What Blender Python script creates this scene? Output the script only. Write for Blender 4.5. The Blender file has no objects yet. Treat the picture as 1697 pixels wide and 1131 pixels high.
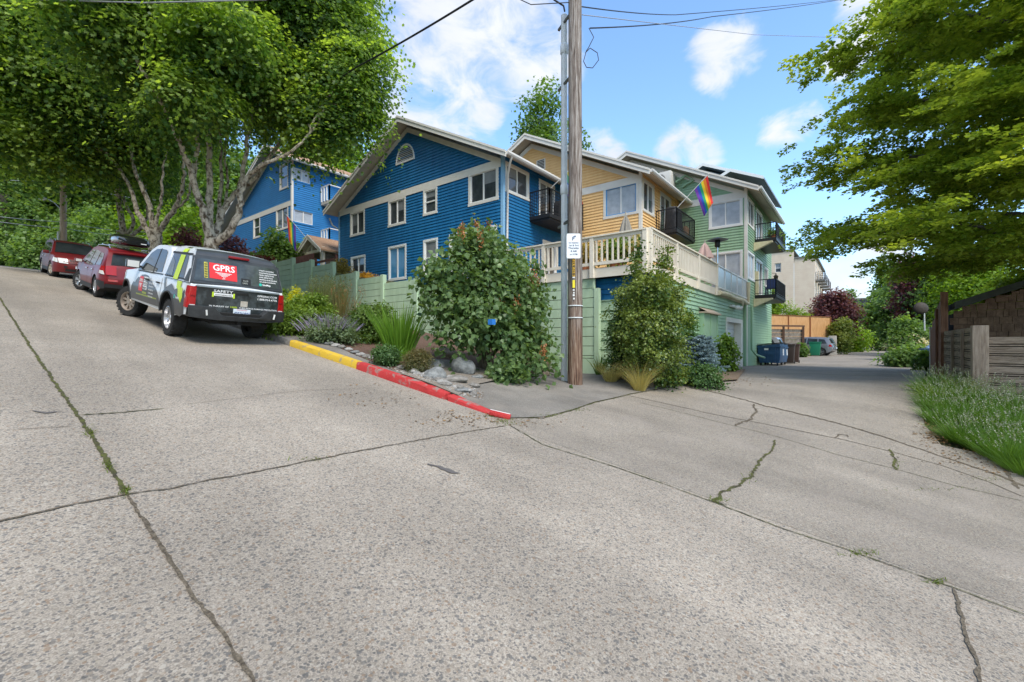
import bpy, bmesh, math, random
import numpy as np
from mathutils import Vector, Matrix, noise
from mathutils.geometry import delaunay_2d_cdt
R = math.radians
scene = bpy.context.scene
COL = scene.collection
# ---------------------------------------------------------------- camera, sky, sun, exposure
HC = 1.68                                   # eye height; the camera sits at z = 0, the street under it at -HC
F, CU, HV = 750.0, 848.5, 570.0             # focal length and principal point measured in the photograph
FX, FY = 0.79, 0.613                        # heading of the lens between the alley (+X) and the street (+Y)
cd = bpy.data.cameras.new("camera"); cam = bpy.data.objects.new("camera", cd); COL.objects.link(cam)
cd.sensor_width = 36; cd.lens = 36 * F / 1697; cd.shift_y = 4.5 / 1697
cd.clip_start = 0.1; cd.clip_end = 3000
cam.location = (0, 0, 0); cam.rotation_euler = (R(90), 0, math.atan2(FY, FX) - R(90))
scene.camera = cam
SUN_EL, SUN_AZ = 53, (-0.50, -0.87)        # the sun stands over the viewer's right shoulder
sd = bpy.data.lights.new("sun", 'SUN'); sd.energy = 1.8; sd.angle = R(22); sd.color = (1, .94, .84)
sun = bpy.data.objects.new("sun", sd); COL.objects.link(sun)
sv = Vector((SUN_AZ[0], SUN_AZ[1], 0)).normalized() * math.cos(R(SUN_EL)) + Vector((0, 0, math.sin(R(SUN_EL))))
sun.rotation_euler = sv.to_track_quat('Z', 'Y').to_euler()
scene.view_settings.view_transform = 'Standard'; scene.view_settings.look = 'None'
scene.view_settings.exposure = 1.18; scene.view_settings.gamma = 1

def ray(u):
    a = (u - CU) / F
    return FX + FY * a, FY - FX * a
def at(u, v, d):
    x, y = ray(u); return Vector((x * d, y * d, (HV - v) / F * d))
def onX(u, v, X):
    return at(u, v, X / ray(u)[0])
def onY(u, v, Y):
    return at(u, v, Y / ray(u)[1])

wd = bpy.data.worlds.new("World"); scene.world = wd; wd.use_nodes = True
def build_world():
    nt = wd.node_tree; N = nt.nodes; L = nt.links; N.clear()
    def nd(t, **k):
        n = N.new(t)
        for a, b in k.items(): setattr(n, a, b)
        return n
    def mth(op, a, b=None, c=None):
        n = nd('ShaderNodeMath', operation=op)
        for i, x in enumerate((a, b, c)):
            if x is None: continue
            if isinstance(x, (int, float)): n.inputs[i].default_value = x
            else: L.new(x, n.inputs[i])
        return n.outputs[0]
    out = nd('ShaderNodeOutputWorld'); bg = nd('ShaderNodeBackground'); bg.inputs[1].default_value = 0.15
    sky = nd('ShaderNodeTexSky', sky_type='NISHITA'); sky.sun_disc = False
    sky.sun_elevation = R(SUN_EL); sky.sun_rotation = math.atan2(sv.x, sv.y)
    sky.air_density = 1.0; sky.dust_density = 0.6; sky.ozone_density = 2.6
    tc = nd('ShaderNodeTexCoord'); g = tc.outputs['Generated']
    n1 = nd('ShaderNodeTexNoise'); n1.inputs['Scale'].default_value = 11; n1.inputs['Distortion'].default_value = .5; n1.inputs['Detail'].default_value = 11; n1.inputs['Roughness'].default_value = .58
    mp = nd('ShaderNodeMapping'); mp.inputs['Scale'].default_value = (1, 1, 1.7); L.new(g, mp.inputs[0]); L.new(mp.outputs[0], n1.inputs['Vector'])
    blobs = [(640, 20, 8), (700, 70, 7.5), (790, 20, 7), (850, 75, 4.5), (905, 95, 3.4), (770, 155, 4.2), (690, 160, 4.6), (800, 70, 5), (650, 215, 2.4),
             (1200, 90, 2.6), (1190, 125, 2.0), (1222, 70, 1.6), (1130, 240, 2.0), (1160, 255, 1.9), (1110, 258, 1.5), (985, 255, 2.2), (1010, 268, 1.7), (1295, 218, 1.8), (1330, 205, 1.6),
             (1405, 95, 1.7), (1420, 85, 1.5), (1445, 8, 2.2), (1480, 0, 2.6), (1420, 470, 2.2), (1390, 475, 1.8), (1470, 425, 2.6)]
    for k in range(80):                                    # unseen scattered cloud added round about, to make the fill light more neutral
        rr = random.Random(k * 7 + 3); a = rr.uniform(0, 6.28)
        if abs(((a - math.atan2(FY, FX) + math.pi) % 6.283) - math.pi) < 0.95: continue
        blobs.append((a, rr.uniform(.15, 1.6), rr.uniform(5, 14), 1))
    tot = None
    for b in blobs:
        c = (Vector((math.cos(b[0]), math.sin(b[0]), b[1])) if len(b) == 4 else at(b[0], b[1], 1)).normalized()
        dp = nd('ShaderNodeVectorMath', operation='DOT_PRODUCT'); L.new(g, dp.inputs[0]); dp.inputs[1].default_value = c
        mr = nd('ShaderNodeMapRange', interpolation_type='SMOOTHSTEP')
        mr.inputs['From Min'].default_value = math.cos(R(b[2] * 1.75)); mr.inputs['From Max'].default_value = math.cos(R(b[2] * .1))
        L.new(dp.outputs['Value'], mr.inputs['Value'])
        tot = mr.outputs[0] if tot is None else mth('MAXIMUM', tot, mr.outputs[0])
    nz = mth('MULTIPLY_ADD', n1.outputs['Fac'], 3.0, -1.95)
    sm = mth('ADD', mth('MULTIPLY', tot, 1.22), nz)
    cm = nd('ShaderNodeMapRange', interpolation_type='SMOOTHSTEP'); cm.inputs['From Min'].default_value = .0; cm.inputs['From Max'].default_value = 1.15
    L.new(sm, cm.inputs['Value'])
    msk = mth('MULTIPLY', cm.outputs[0], mth('MINIMUM', mth('MULTIPLY', tot, 4), 1))
    n2 = nd('ShaderNodeTexNoise'); n2.inputs['Scale'].default_value = 5; n2.inputs['Detail'].default_value = 5
    L.new(g, n2.inputs['Vector'])
    cc = nd('ShaderNodeMix', data_type='RGBA'); L.new(n2.outputs['Fac'], cc.inputs[0])
    cc.inputs[6].default_value = (2.1, 2.3, 2.65, 1); cc.inputs[7].default_value = (3.3, 3.35, 3.45, 1)
    tint = nd('ShaderNodeMix', data_type='RGBA', blend_type='MULTIPLY'); tint.inputs[0].default_value = 1
    L.new(sky.outputs[0], tint.inputs[6]); tint.inputs[7].default_value = (.92, 1.05, 1.12, 1)
    mx = nd('ShaderNodeMix', data_type='RGBA'); L.new(msk, mx.inputs[0]); L.new(tint.outputs[2], mx.inputs[6]); L.new(cc.outputs[2], mx.inputs[7])
    L.new(mx.outputs[2], bg.inputs[0]); L.new(bg.outputs[0], out.inputs[0])
build_world()

# ---------------------------------------------------------------- materials
MATS = {}
def mat(name, col=(.5, .5, .5), rough=.6, col2=None, nscale=6, bump=0, bscale=60, metal=0, spec=.4, stretch=None, coat=0, detail=5, lo=.35, hi=.65):
    if name in MATS: return MATS[name]
    m = bpy.data.materials.new(name); m.use_nodes = True; nt = m.node_tree; p = nt.nodes['Principled BSDF']
    p.inputs['Base Color'].default_value = (*col, 1); p.inputs['Roughness'].default_value = rough
    p.inputs['Metallic'].default_value = metal; p.inputs['Specular IOR Level'].default_value = spec
    if coat: p.inputs['Coat Weight'].default_value = coat; p.inputs['Coat Roughness'].default_value = .06
    if col2 is not None or bump:
        tc = nt.nodes.new('ShaderNodeTexCoord'); mp = nt.nodes.new('ShaderNodeMapping'); nt.links.new(tc.outputs['Object'], mp.inputs[0])
        if stretch: mp.inputs['Scale'].default_value = stretch
    if col2 is not None:
        n = nt.nodes.new('ShaderNodeTexNoise'); n.inputs['Scale'].default_value = nscale; n.inputs['Detail'].default_value = detail; n.inputs['Roughness'].default_value = .62
        nt.links.new(mp.outputs[0], n.inputs['Vector'])
        cr = nt.nodes.new('ShaderNodeValToRGB'); cr.color_ramp.elements[0].position = lo; cr.color_ramp.elements[1].position = hi
        cr.color_ramp.elements[0].color = (*col, 1); cr.color_ramp.elements[1].color = (*col2, 1)
        nt.links.new(n.outputs['Fac'], cr.inputs[0]); nt.links.new(cr.outputs[0], p.inputs['Base Color'])
    if bump:
        n = nt.nodes.new('ShaderNodeTexNoise'); n.inputs['Scale'].default_value = bscale; n.inputs['Detail'].default_value = 4
        nt.links.new(mp.outputs[0], n.inputs['Vector']); b = nt.nodes.new('ShaderNodeBump'); b.inputs['Strength'].default_value = min(1, bump); b.inputs['Distance'].default_value = .02
        nt.links.new(n.outputs['Fac'], b.inputs['Height']); nt.links.new(b.outputs[0], p.inputs['Normal'])
    MATS[name] = m; return m

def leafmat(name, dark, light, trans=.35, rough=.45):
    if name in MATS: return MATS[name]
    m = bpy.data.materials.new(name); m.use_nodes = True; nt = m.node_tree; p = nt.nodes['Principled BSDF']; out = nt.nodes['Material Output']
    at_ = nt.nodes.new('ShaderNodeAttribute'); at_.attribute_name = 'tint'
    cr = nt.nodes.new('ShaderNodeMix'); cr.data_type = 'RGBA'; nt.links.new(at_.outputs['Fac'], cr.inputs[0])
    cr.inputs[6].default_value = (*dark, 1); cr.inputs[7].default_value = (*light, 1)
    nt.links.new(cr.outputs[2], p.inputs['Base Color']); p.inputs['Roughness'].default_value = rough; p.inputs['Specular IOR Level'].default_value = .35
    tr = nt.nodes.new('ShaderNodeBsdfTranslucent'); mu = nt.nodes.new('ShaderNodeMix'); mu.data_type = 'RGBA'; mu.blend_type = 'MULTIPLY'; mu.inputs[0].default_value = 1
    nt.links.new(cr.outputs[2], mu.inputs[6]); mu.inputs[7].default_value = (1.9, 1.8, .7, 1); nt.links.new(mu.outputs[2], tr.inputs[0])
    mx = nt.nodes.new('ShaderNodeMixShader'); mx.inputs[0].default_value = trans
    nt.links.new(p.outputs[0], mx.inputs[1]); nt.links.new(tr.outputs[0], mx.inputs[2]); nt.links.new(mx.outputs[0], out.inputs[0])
    MATS[name] = m; return m

def pavemat(name, mortar, peb, scale, big=(.8, 1.1), warm=None):
    """washed concrete with the aggregate showing: two sizes of pebble in a pale matrix, broad stains"""
    m = bpy.data.materials.new(name); m.use_nodes = True; nt = m.node_tree; N = nt.nodes; L = nt.links; p = N['Principled BSDF']
    tc = N.new('ShaderNodeTexCoord')
    wob = N.new('ShaderNodeTexNoise'); wob.inputs['Scale'].default_value = 30; L.new(tc.outputs['Object'], wob.inputs['Vector'])
    ad = N.new('ShaderNodeVectorMath'); ad.operation = 'MULTIPLY_ADD'; L.new(wob.outputs['Color'], ad.inputs[0]); ad.inputs[1].default_value = (.012,) * 3; L.new(tc.outputs['Object'], ad.inputs[2])
    base = None; heights = []
    def mix(fac, a, b, blend='MIX'):
        n = N.new('ShaderNodeMix'); n.data_type = 'RGBA'; n.blend_type = blend
        for i, x in ((0, fac), (6, a), (7, b)):
            if hasattr(x, 'is_linked'): L.new(x, n.inputs[i])
            elif i == 0: n.inputs[0].default_value = x
            else: n.inputs[i].default_value = (*x, 1)
        return n.outputs[2]
    def mr(x, a, b, c=0, d=1):
        n = N.new('ShaderNodeMapRange'); L.new(x, n.inputs[0]); n.inputs[1].default_value = a; n.inputs[2].default_value = b; n.inputs[3].default_value = c; n.inputs[4].default_value = d
        return n.outputs[0]
    fine = N.new('ShaderNodeTexNoise'); fine.inputs['Scale'].default_value = 130; fine.inputs['Detail'].default_value = 3; L.new(tc.outputs['Object'], fine.inputs['Vector'])
    base = mix(mr(fine.outputs['Fac'], .32, .68), [c * .6 for c in mortar], [c * 1.33 for c in mortar])
    for sc, thr, amt in ((scale, .46, .76), (scale * .48, .33, .74)):
        v = N.new('ShaderNodeTexVoronoi'); v.inputs['Scale'].default_value = sc; L.new(ad.outputs[0], v.inputs['Vector'])
        sep = N.new('ShaderNodeSeparateColor'); L.new(v.outputs['Color'], sep.inputs[0])
        cr = N.new('ShaderNodeValToRGB'); cr.color_ramp.interpolation = 'CONSTANT'
        for i, c in enumerate(peb):
            e = cr.color_ramp.elements[0] if i == 0 else cr.color_ramp.elements.new(i / len(peb)) if i > 1 else cr.color_ramp.elements[1]
            e.position = i / len(peb); e.color = (*c, 1)
        L.new(sep.outputs[0], cr.inputs[0])
        # only part of the cells carry a stone at the surface
        has = N.new('ShaderNodeMath'); has.operation = 'GREATER_THAN'; L.new(sep.outputs[1], has.inputs[0]); has.inputs[1].default_value = .30 if sc == scale else .70
        ins = mr(v.outputs['Distance'], thr + .12, thr, 0, amt)
        mu = N.new('ShaderNodeMath'); mu.operation = 'MULTIPLY'; L.new(has.outputs[0], mu.inputs[0]); L.new(ins, mu.inputs[1])
        base = mix(mu.outputs[0], base, cr.outputs[0]); heights.append(mu.outputs[0])
    st = N.new('ShaderNodeTexNoise'); st.inputs['Scale'].default_value = .55; st.inputs['Detail'].default_value = 7; st.inputs['Roughness'].default_value = .65; L.new(tc.outputs['Object'], st.inputs['Vector'])
    g = mr(st.outputs['Fac'], .33, .67, big[0], big[1])
    cg = N.new('ShaderNodeCombineColor'); [L.new(g, cg.inputs[i]) for i in range(3)]
    base = mix(1.0, base, cg.outputs[0], 'MULTIPLY')
    wp = N.new('ShaderNodeMapping'); wp.inputs['Scale'].default_value = (1.1, .09, 1); L.new(tc.outputs['Object'], wp.inputs[0]); wn = N.new('ShaderNodeTexNoise'); wn.inputs['Scale'].default_value = 1; wn.inputs['Detail'].default_value = 4; L.new(wp.outputs[0], wn.inputs['Vector'])
    g2 = mr(wn.outputs['Fac'], .35, .68, .84, 1.08); cg2 = N.new('ShaderNodeCombineColor'); [L.new(g2, cg2.inputs[i]) for i in range(3)]; base = mix(1.0, base, cg2.outputs[0], 'MULTIPLY')
    oil = N.new('ShaderNodeTexNoise'); oil.inputs['Scale'].default_value = 1.3; oil.inputs['Detail'].default_value = 9; oil.inputs['Roughness'].default_value = .7; L.new(tc.outputs['Object'], oil.inputs['Vector'])
    base = mix(mr(oil.outputs['Fac'], .66, .78, 0, .45), base, (.10, .09, .08))
    if warm:
        st2 = N.new('ShaderNodeTexNoise'); st2.inputs['Scale'].default_value = 1.7; st2.inputs['Detail'].default_value = 5; L.new(tc.outputs['Object'], st2.inputs['Vector'])
        base = mix(mr(st2.outputs['Fac'], .5, .75, 0, .5), base, warm)
    L.new(base, p.inputs['Base Color']); p.inputs['Roughness'].default_value = .85; p.inputs['Specular IOR Level'].default_value = .25
    b = N.new('ShaderNodeBump'); b.inputs['Strength'].default_value = .4; b.inputs['Distance'].default_value = .004
    ah = N.new('ShaderNodeMath'); L.new(heights[0], ah.inputs[0]); L.new(heights[1], ah.inputs[1])
    ah2 = N.new('ShaderNodeMath'); L.new(ah.outputs[0], ah2.inputs[0]); L.new(fine.outputs['Fac'], ah2.inputs[1])
    L.new(ah.outputs[0], b.inputs['Height']); L.new(b.outputs[0], p.inputs['Normal'])
    MATS[name] = m; return m

# ---------------------------------------------------------------- object helpers
def tag(o, label=None, cat=None, group=None, kind=None):
    if label: o['label'] = label
    if cat: o['category'] = cat
    if group: o['group'] = group
    if kind: o['kind'] = kind
    return o
def thing(name, label, cat, loc=(0, 0, 0), rz=0, group=None):
    o = bpy.data.objects.new(name, None); COL.objects.link(o); o.location = loc; o.rotation_euler = (0, 0, rz); o.empty_display_size = .2
    return tag(o, label, cat, group)
def link(name, me, parent=None):
    o = bpy.data.objects.new(name, me); COL.objects.link(o)
    if parent is not None: o.parent = parent
    return o
CHILD = {}
def copy_tree(o, parent=None):
    c = o.copy(); COL.objects.link(c)
    if parent is not None: c.parent = parent
    for ch in [x for x in bpy.data.objects if x.parent == o]: copy_tree(ch, c)
    return c

class MB:
    """collects faces and becomes ONE mesh object"""
    def __init__(s): s.v = []; s.f = []; s.m = []; s.sm = []
    def add(s, vs, fs, mi=0, smooth=False):
        b = len(s.v); s.v += [tuple(x) for x in vs]
        for f in fs: s.f.append(tuple(i + b for i in f)); s.m.append(mi); s.sm.append(smooth)
        return s
    def quad(s, a, b, c, d, mi=0): return s.add((a, b, c, d), ((0, 1, 2, 3),), mi)
    def box(s, x0, x1, y0, y1, z0, z1, mi=0, fn=None):
        x0, x1 = min(x0, x1), max(x0, x1); y0, y1 = min(y0, y1), max(y0, y1); z0, z1 = min(z0, z1), max(z0, z1)
        vs = [(x, y, z) for x in (x0, x1) for y in (y0, y1) for z in (z0, z1)]
        if fn: vs = [fn(*p) for p in vs]
        return s.add(vs, ((0, 1, 3, 2), (4, 6, 7, 5), (0, 4, 5, 1), (2, 3, 7, 6), (0, 2, 6, 4), (1, 5, 7, 3)), mi)
    def bar(s, a, b, w, h=None, mi=0, up=(0, 0, 1)):
        a, b = Vector(a), Vector(b); d = (b - a).normalized(); u = Vector(up); sx = d.cross(u)
        if sx.length < 1e-4: sx = d.cross(Vector((1, 0, 0)))
        sx.normalize(); sy = sx.cross(d); h = h or w
        vs = [p + sx * (i * w / 2) + sy * (j * h / 2) for p in (a, b) for i, j in ((-1, -1), (1, -1), (1, 1), (-1, 1))]
        return s.add(vs, ((3, 2, 1, 0), (4, 5, 6, 7), (0, 1, 5, 4), (1, 2, 6, 5), (2, 3, 7, 6), (3, 0, 4, 7)), mi)
    def tube(s, pts, rad, n=8, mi=0, cap=True):
        pts = [Vector(p) for p in pts]; k = len(pts)
        if not hasattr(rad, '__len__'): rad = [rad] * k
        rings = []; ref = None
        for i, p in enumerate(pts):
            d = (pts[min(i + 1, k - 1)] - pts[max(i - 1, 0)]).normalized()
            if ref is None:
                ref = Vector((1, 0, 0)) if abs(d.x) < .8 else Vector((0, 1, 0))
            a = (ref - d * ref.dot(d)).normalized(); b = d.cross(a); ref = a
            rings.append([p + (a * math.cos(t) + b * math.sin(t)) * rad[i] for t in [6.28318 * j / n for j in range(n)]])
        vs = [q for r in rings for q in r]; fs = []
        for i in range(k - 1):
            for j in range(n): fs.append((i * n + j, i * n + (j + 1) % n, (i + 1) * n + (j + 1) % n, (i + 1) * n + j))
        s.add(vs, fs, mi, True)
        if cap: s.add(rings[0], (tuple(range(n))[::-1],), mi); s.add(rings[-1], (tuple(range(n)),), mi)
        return s
    def lathe(s, prof, c=(0, 0, 0), axis='z', n=24, mi=0, smooth=True):
        vs = []; fs = []; k = len(prof)
        for j in range(n):
            t = 6.28318 * j / n
            for r, h in prof:
                a, b = r * math.cos(t), r * math.sin(t)
                p = (a, b, h) if axis == 'z' else (a, h, b)
                vs.append((p[0] + c[0], p[1] + c[1], p[2] + c[2]))
        for j in range(n):
            for i in range(k - 1):
                q = (j * k + i, j * k + i + 1, ((j + 1) % n) * k + i + 1, ((j + 1) % n) * k + i)
                fs.append(q if axis != 'z' else q[::-1])
        return s.add(vs, fs, mi, smooth)
    def prism(s, poly, d0, d1, fn, mi=0):
        """poly in 2-D, extruded from d0 to d1; fn(a, b, d) -> point"""
        n = len(poly); vs = [fn(a, b, d0) for a, b in poly] + [fn(a, b, d1) for a, b in poly]
        fs = [tuple(range(n))[::-1], tuple(range(n, 2 * n))] + [(i, (i + 1) % n, n + (i + 1) % n, n + i) for i in range(n)]
        return s.add(vs, fs, mi)
    def build(s, name, mats, parent=None, sharp=None, recalc=False):
        me = bpy.data.meshes.new(name); me.from_pydata(s.v, [], s.f)
        for m in (mats if isinstance(mats, (list, tuple)) else [mats]): me.materials.append(m)
        me.polygons.foreach_set('material_index', s.m); me.polygons.foreach_set('use_smooth', s.sm)
        if recalc:
            bm = bmesh.new(); bm.from_mesh(me); bmesh.ops.remove_doubles(bm, verts=bm.verts, dist=1e-4); bmesh.ops.recalc_face_normals(bm, faces=bm.faces); bm.to_mesh(me); bm.free()
        if sharp: me.set_sharp_from_angle(angle=R(sharp))
        me.update(); return link(name, me, parent)

def bevel(o, w=.02, seg=2, ang=40):
    bm = bmesh.new(); bm.from_mesh(o.data); bmesh.ops.remove_doubles(bm, verts=bm.verts, dist=1e-5)
    bmesh.ops.recalc_face_normals(bm, faces=bm.faces)
    es = [e for e in bm.edges if len(e.link_faces) == 2 and e.calc_face_angle(0) > R(ang)]
    bmesh.ops.bevel(bm, geom=es, offset=w, segments=seg, affect='EDGES', clamp_overlap=True, profile=.6)
    for f in bm.faces: f.smooth = True
    bm.to_mesh(o.data); bm.free(); o.data.set_sharp_from_angle(angle=R(50)); return o

def cdt(poly, sp):
    """triangles filling a polygon, with extra points every sp inside"""
    pts = []
    for i, (a, b) in enumerate(poly):
        c, d = poly[(i + 1) % len(poly)]; n = max(1, int(math.hypot(c - a, d - b) / sp))
        pts += [(a + (c - a) * k / n, b + (d - b) * k / n) for k in range(n)]
    nb = len(pts); A = np.array(pts)
    xs = np.arange(A[:, 0].min() + sp / 2, A[:, 0].max(), sp); ys = np.arange(A[:, 1].min() + sp / 2, A[:, 1].max(), sp)
    if len(xs) and len(ys):
        G = np.stack(np.meshgrid(xs, ys), -1).reshape(-1, 2)
        ins = np.zeros(len(G), bool); dmin = np.full(len(G), 1e9)
        for i in range(nb):
            p, q = A[i], A[(i + 1) % nb]
            cond = (p[1] > G[:, 1]) != (q[1] > G[:, 1])
            with np.errstate(divide='ignore', invalid='ignore'):
                xi = (q[0] - p[0]) * (G[:, 1] - p[1]) / (q[1] - p[1]) + p[0]
            ins ^= cond & (G[:, 0] < xi)
            dmin = np.minimum(dmin, np.hypot(G[:, 0] - p[0], G[:, 1] - p[1]))
        pts += [tuple(g) for g in G[ins & (dmin > sp * .45)]]
    r = delaunay_2d_cdt([Vector(p) for p in pts], [(i, (i + 1) % nb) for i in range(nb)], [], 1, 1e-6)
    return [tuple(p) for p in r[0]], [tuple(f) for f in r[2]], nb

def text_mesh(txt, size, bold=False):
    cu = bpy.data.curves.new('t', 'FONT'); cu.body = txt; cu.size = size; cu.resolution_u = 2; cu.align_x = 'LEFT'
    if bold: cu.offset = size * .018
    ob = bpy.data.objects.new('t', cu); COL.objects.link(ob); bpy.context.view_layer.update()
    me = bpy.data.meshes.new_from_object(ob.evaluated_get(bpy.context.evaluated_depsgraph_get()))
    bpy.data.objects.remove(ob); bpy.data.curves.remove(cu)
    vs = [tuple(v.co) for v in me.vertices]; fs = [tuple(p.vertices) for p in me.polygons]; bpy.data.meshes.remove(me)
    return vs, fs
def put_text(mb, txt, size, fn, mi=0, bold=False, center=False, width=None):
    vs, fs = text_mesh(txt, size, bold)
    if not vs: return
    w = max(v[0] for v in vs); k = width / w if width else 1; off = w * k / 2 if center else 0
    mb.add([fn(v[0] * k - off, v[1]) for v in vs], fs, mi)

# ---------------------------------------------------------------- ground shape
def sst(a, b, x):
    t = min(1, max(0, (x - a) / (b - a))); return t * t * (3 - 2 * t)
def street_z(x, y):
    if y < -12: s = -1.98 + .06 * (y + 12)
    elif y < 32: s = .165 * y
    elif y < 46: s = 5.28 + .125 * (y - 32)
    else: s = 7.03 + .02 * (y - 46)
    return s - .024 * min(x, 14) - HC
STEPS = [(26.2, 4.6), (24.3, 4.27), (22.35, 3.93), (20.35, 3.28), (18.4, 2.94), (16.4, 2.6), (14.2, 2.25)]
def gz(x, y):
    p = street_z(x, y)
    za = -1.03 - .022 * min(10, max(0, x - 21)) + .012 * min(14, max(0, x - 31)) + .0025 * max(0, min(x, 160) - 45)
    xp = x + .6 * min(y, 5)
    w = sst(7, 16, xp)
    if y > 4.6: w *= 1 - sst(4.6, 8.5, y)
    if y > 4.6 and 12 < x: w = max(w, sst(12, 12.3, x) * (1 - sst(11, 12, y)))
    z = p + (za - p) * w
    if y < -4:                                                # the ground falls away with the street on the near side too
        z = z + (p - z) * .6 * (1 - sst(9, 20, x))
    z += .24 * math.exp(-((x - 11.7) / 1.5) ** 2 - ((y - 5.1) / 1.1) ** 2)   # planting mound at the garage corner
    if x > 12 and y > 10.5:                                   # terrace behind the stepped wall
        t = 1.9 + (y - 12) * .195
        if y > 27: t = max(4.8, p + .6)
        z = z + (t - z) * sst(12.02, 12.12, x) * sst(10.5, 12, y)
    if x > 33.5 and y > 4.6: z += 1.6 * sst(34, 36, x) * sst(8, 10, y)
    return z
def gp(u, v, off=0):
    x, y = ray(u); s = (HV - v) / F; lo = .5; d = .5
    while d < 300:
        if s * d < gz(x * d, y * d) + off: break
        lo = d; d += max(.05, d * .02)
    hi = d
    for _ in range(24):
        m = (lo + hi) / 2
        if s * m < gz(x * m, y * m) + off: hi = m
        else: lo = m
    return Vector((x * hi, y * hi, s * hi)), hi
def sheet(name, poly, sp, m, off, parent=None, fn=None):
    vs, fs, _ = cdt(poly, sp)
    mb = MB(); mb.add([(x, y, (fn or gz)(x, y) + off) for x, y in vs], fs, 0, True)
    return mb.build(name, m, parent)

# ---------------------------------------------------------------- foliage
SHAPES = {  # x, y (along the leaf), z fold; faces
    'kite': ([(0, 0, 0), (.3, .42, .07), (0, 1, -.06), (-.3, .42, .07)], [(0, 1, 2), (0, 2, 3)]),
    'wide': ([(0, 0, 0), (.5, .32, .08), (.3, .62, .05), (0, 1, -.1), (-.3, .62, .05), (-.5, .32, .08)], [(0, 1, 2, 3), (0, 3, 4, 5)]),
    'maple': ([(0, 0, 0), (.5, .12, .06), (.32, .42, .02), (.55, .7, -.02), (.16, .68, .02), (0, 1, -.1), (-.16, .68, .02), (-.55, .7, -.02), (-.32, .42, .02), (-.5, .12, .06)],
              [(0, 1, 2, 4), (2, 3, 4), (0, 4, 5, 6), (6, 7, 8), (0, 6, 8, 9)]),
    'needle': ([(-.06, 0, 0), (.06, 0, 0), (.03, 1, 0), (-.03, 1, 0)], [(0, 1, 2, 3)]),
    'spray': ([(0, 0, 0), (.16, .25, .03), (.2, .6, 0), (0, 1, -.08), (-.2, .6, 0), (-.16, .25, .03)], [(0, 1, 2, 3), (0, 3, 4, 5)]),
}
def unit(a): return a / np.maximum(1e-9, np.linalg.norm(a, axis=-1, keepdims=True))
def leaf_mesh(name, C, Nn, D, S, T, shape, m, parent=None):
    """C centres, Nn normals, D directions, S sizes, T tint 0..1"""
    sv_, sf = SHAPES[shape]; sv_ = np.array(sv_); k = len(sv_); n = len(C)
    Y = unit(D - Nn * np.sum(D * Nn, 1, keepdims=True)); X = np.cross(Y, Nn)
    V = C[:, None] + S[:, None, None] * (sv_[None, :, 0:1] * X[:, None] + sv_[None, :, 1:2] * Y[:, None] + sv_[None, :, 2:3] * Nn[:, None])
    V = V.reshape(-1, 3); loops = []; starts = []; tot = []
    lf = np.concatenate([np.array(f) for f in sf]); ln = np.array([len(f) for f in sf])
    L_ = (lf[None] + (np.arange(n) * k)[:, None]).ravel(); lt = np.tile(ln, n); ls = np.concatenate([[0], np.cumsum(lt)[:-1]])
    me = bpy.data.meshes.new(name); me.vertices.add(n * k); me.vertices.foreach_set('co', V.astype(np.float32).ravel())
    me.loops.add(len(L_)); me.loops.foreach_set('vertex_index', L_.astype(np.int32))
    me.polygons.add(len(lt)); me.polygons.foreach_set('loop_start', ls.astype(np.int32)); me.polygons.foreach_set('loop_total', lt.astype(np.int32))
    at_ = me.attributes.new('tint', 'FLOAT', 'POINT'); at_.data.foreach_set('value', np.repeat(T, k).astype(np.float32))
    me.materials.append(m); me.update(calc_edges=True); me.validate()
    return link(name, me, parent)
def crown(name, blobs, nclu, per, crad, lsize, m, seed, parent=None, shape='wide', shell=.55, flat=.3, up=.6, tintvar=.5, droop=.2, sizevar=.35, clip=None, toplight=0.25, jit=.5):
    """leaf clumps through the volume of a set of ellipsoids: each clump is a tilted tuft of leaves"""
    g = np.random.default_rng(seed); B = np.array(blobs, float)
    vol = np.prod(B[:, 3:6], 1) ** .67; bi = g.choice(len(B), nclu, p=vol / vol.sum())
    d = unit(g.normal(size=(nclu, 3))); r = (shell ** 3 + (1 - shell ** 3) * g.random(nclu)) ** (1 / 3.)
    lump = 1 + .22 * np.sin(d[:, 0] * 5 + bi) * np.sin(d[:, 1] * 6 + 2 * bi) * np.sin(d[:, 2] * 5)
    cc = B[bi, :3] + d * B[bi, 3:6] * (r * lump)[:, None]
    cn = unit(d * .7 + np.array([0, 0, up]) + g.normal(size=(nclu, 3)) * .35)
    ct = np.clip(.5 + g.normal(size=nclu) * tintvar * .5 + toplight * d[:, 2], 0, 1)  # upward clumps tinted lighter: top light put into the leaf colour
    cs = crad * (.6 + .8 * g.random(nclu))
    ids = np.repeat(np.arange(nclu), per); n = len(ids)
    a = unit(np.cross(cn, np.array([.3, .2, 1.]) + g.normal(size=(nclu, 3)) * .2)); b = np.cross(cn, a)
    p, q, h = g.normal(size=n) * .55, g.normal(size=n) * .55, g.normal(size=n) * flat
    off = (a[ids] * p[:, None] + b[ids] * q[:, None] + cn[ids] * h[:, None]) * cs[ids][:, None]
    off[:, 2] -= droop * (p * p + q * q) * cs[ids]
    C = cc[ids] + off
    Nn = unit(cn[ids] + g.normal(size=(n, 3)) * jit)
    D = unit(off + d[ids] * .4 * cs[ids][:, None] + np.array([0, 0, -droop]) * cs[ids][:, None] + g.normal(size=(n, 3)) * .15)
    S = lsize * (1 - sizevar + 2 * sizevar * g.random(n)); T = np.clip(ct[ids] + g.normal(size=n) * .14, 0, 1)
    if clip is not None:
        k = clip(C); C, Nn, D, S, T = C[k], Nn[k], D[k], S[k], T[k]
    return leaf_mesh(name, C, Nn, D, S, T, shape, m, parent)
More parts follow.
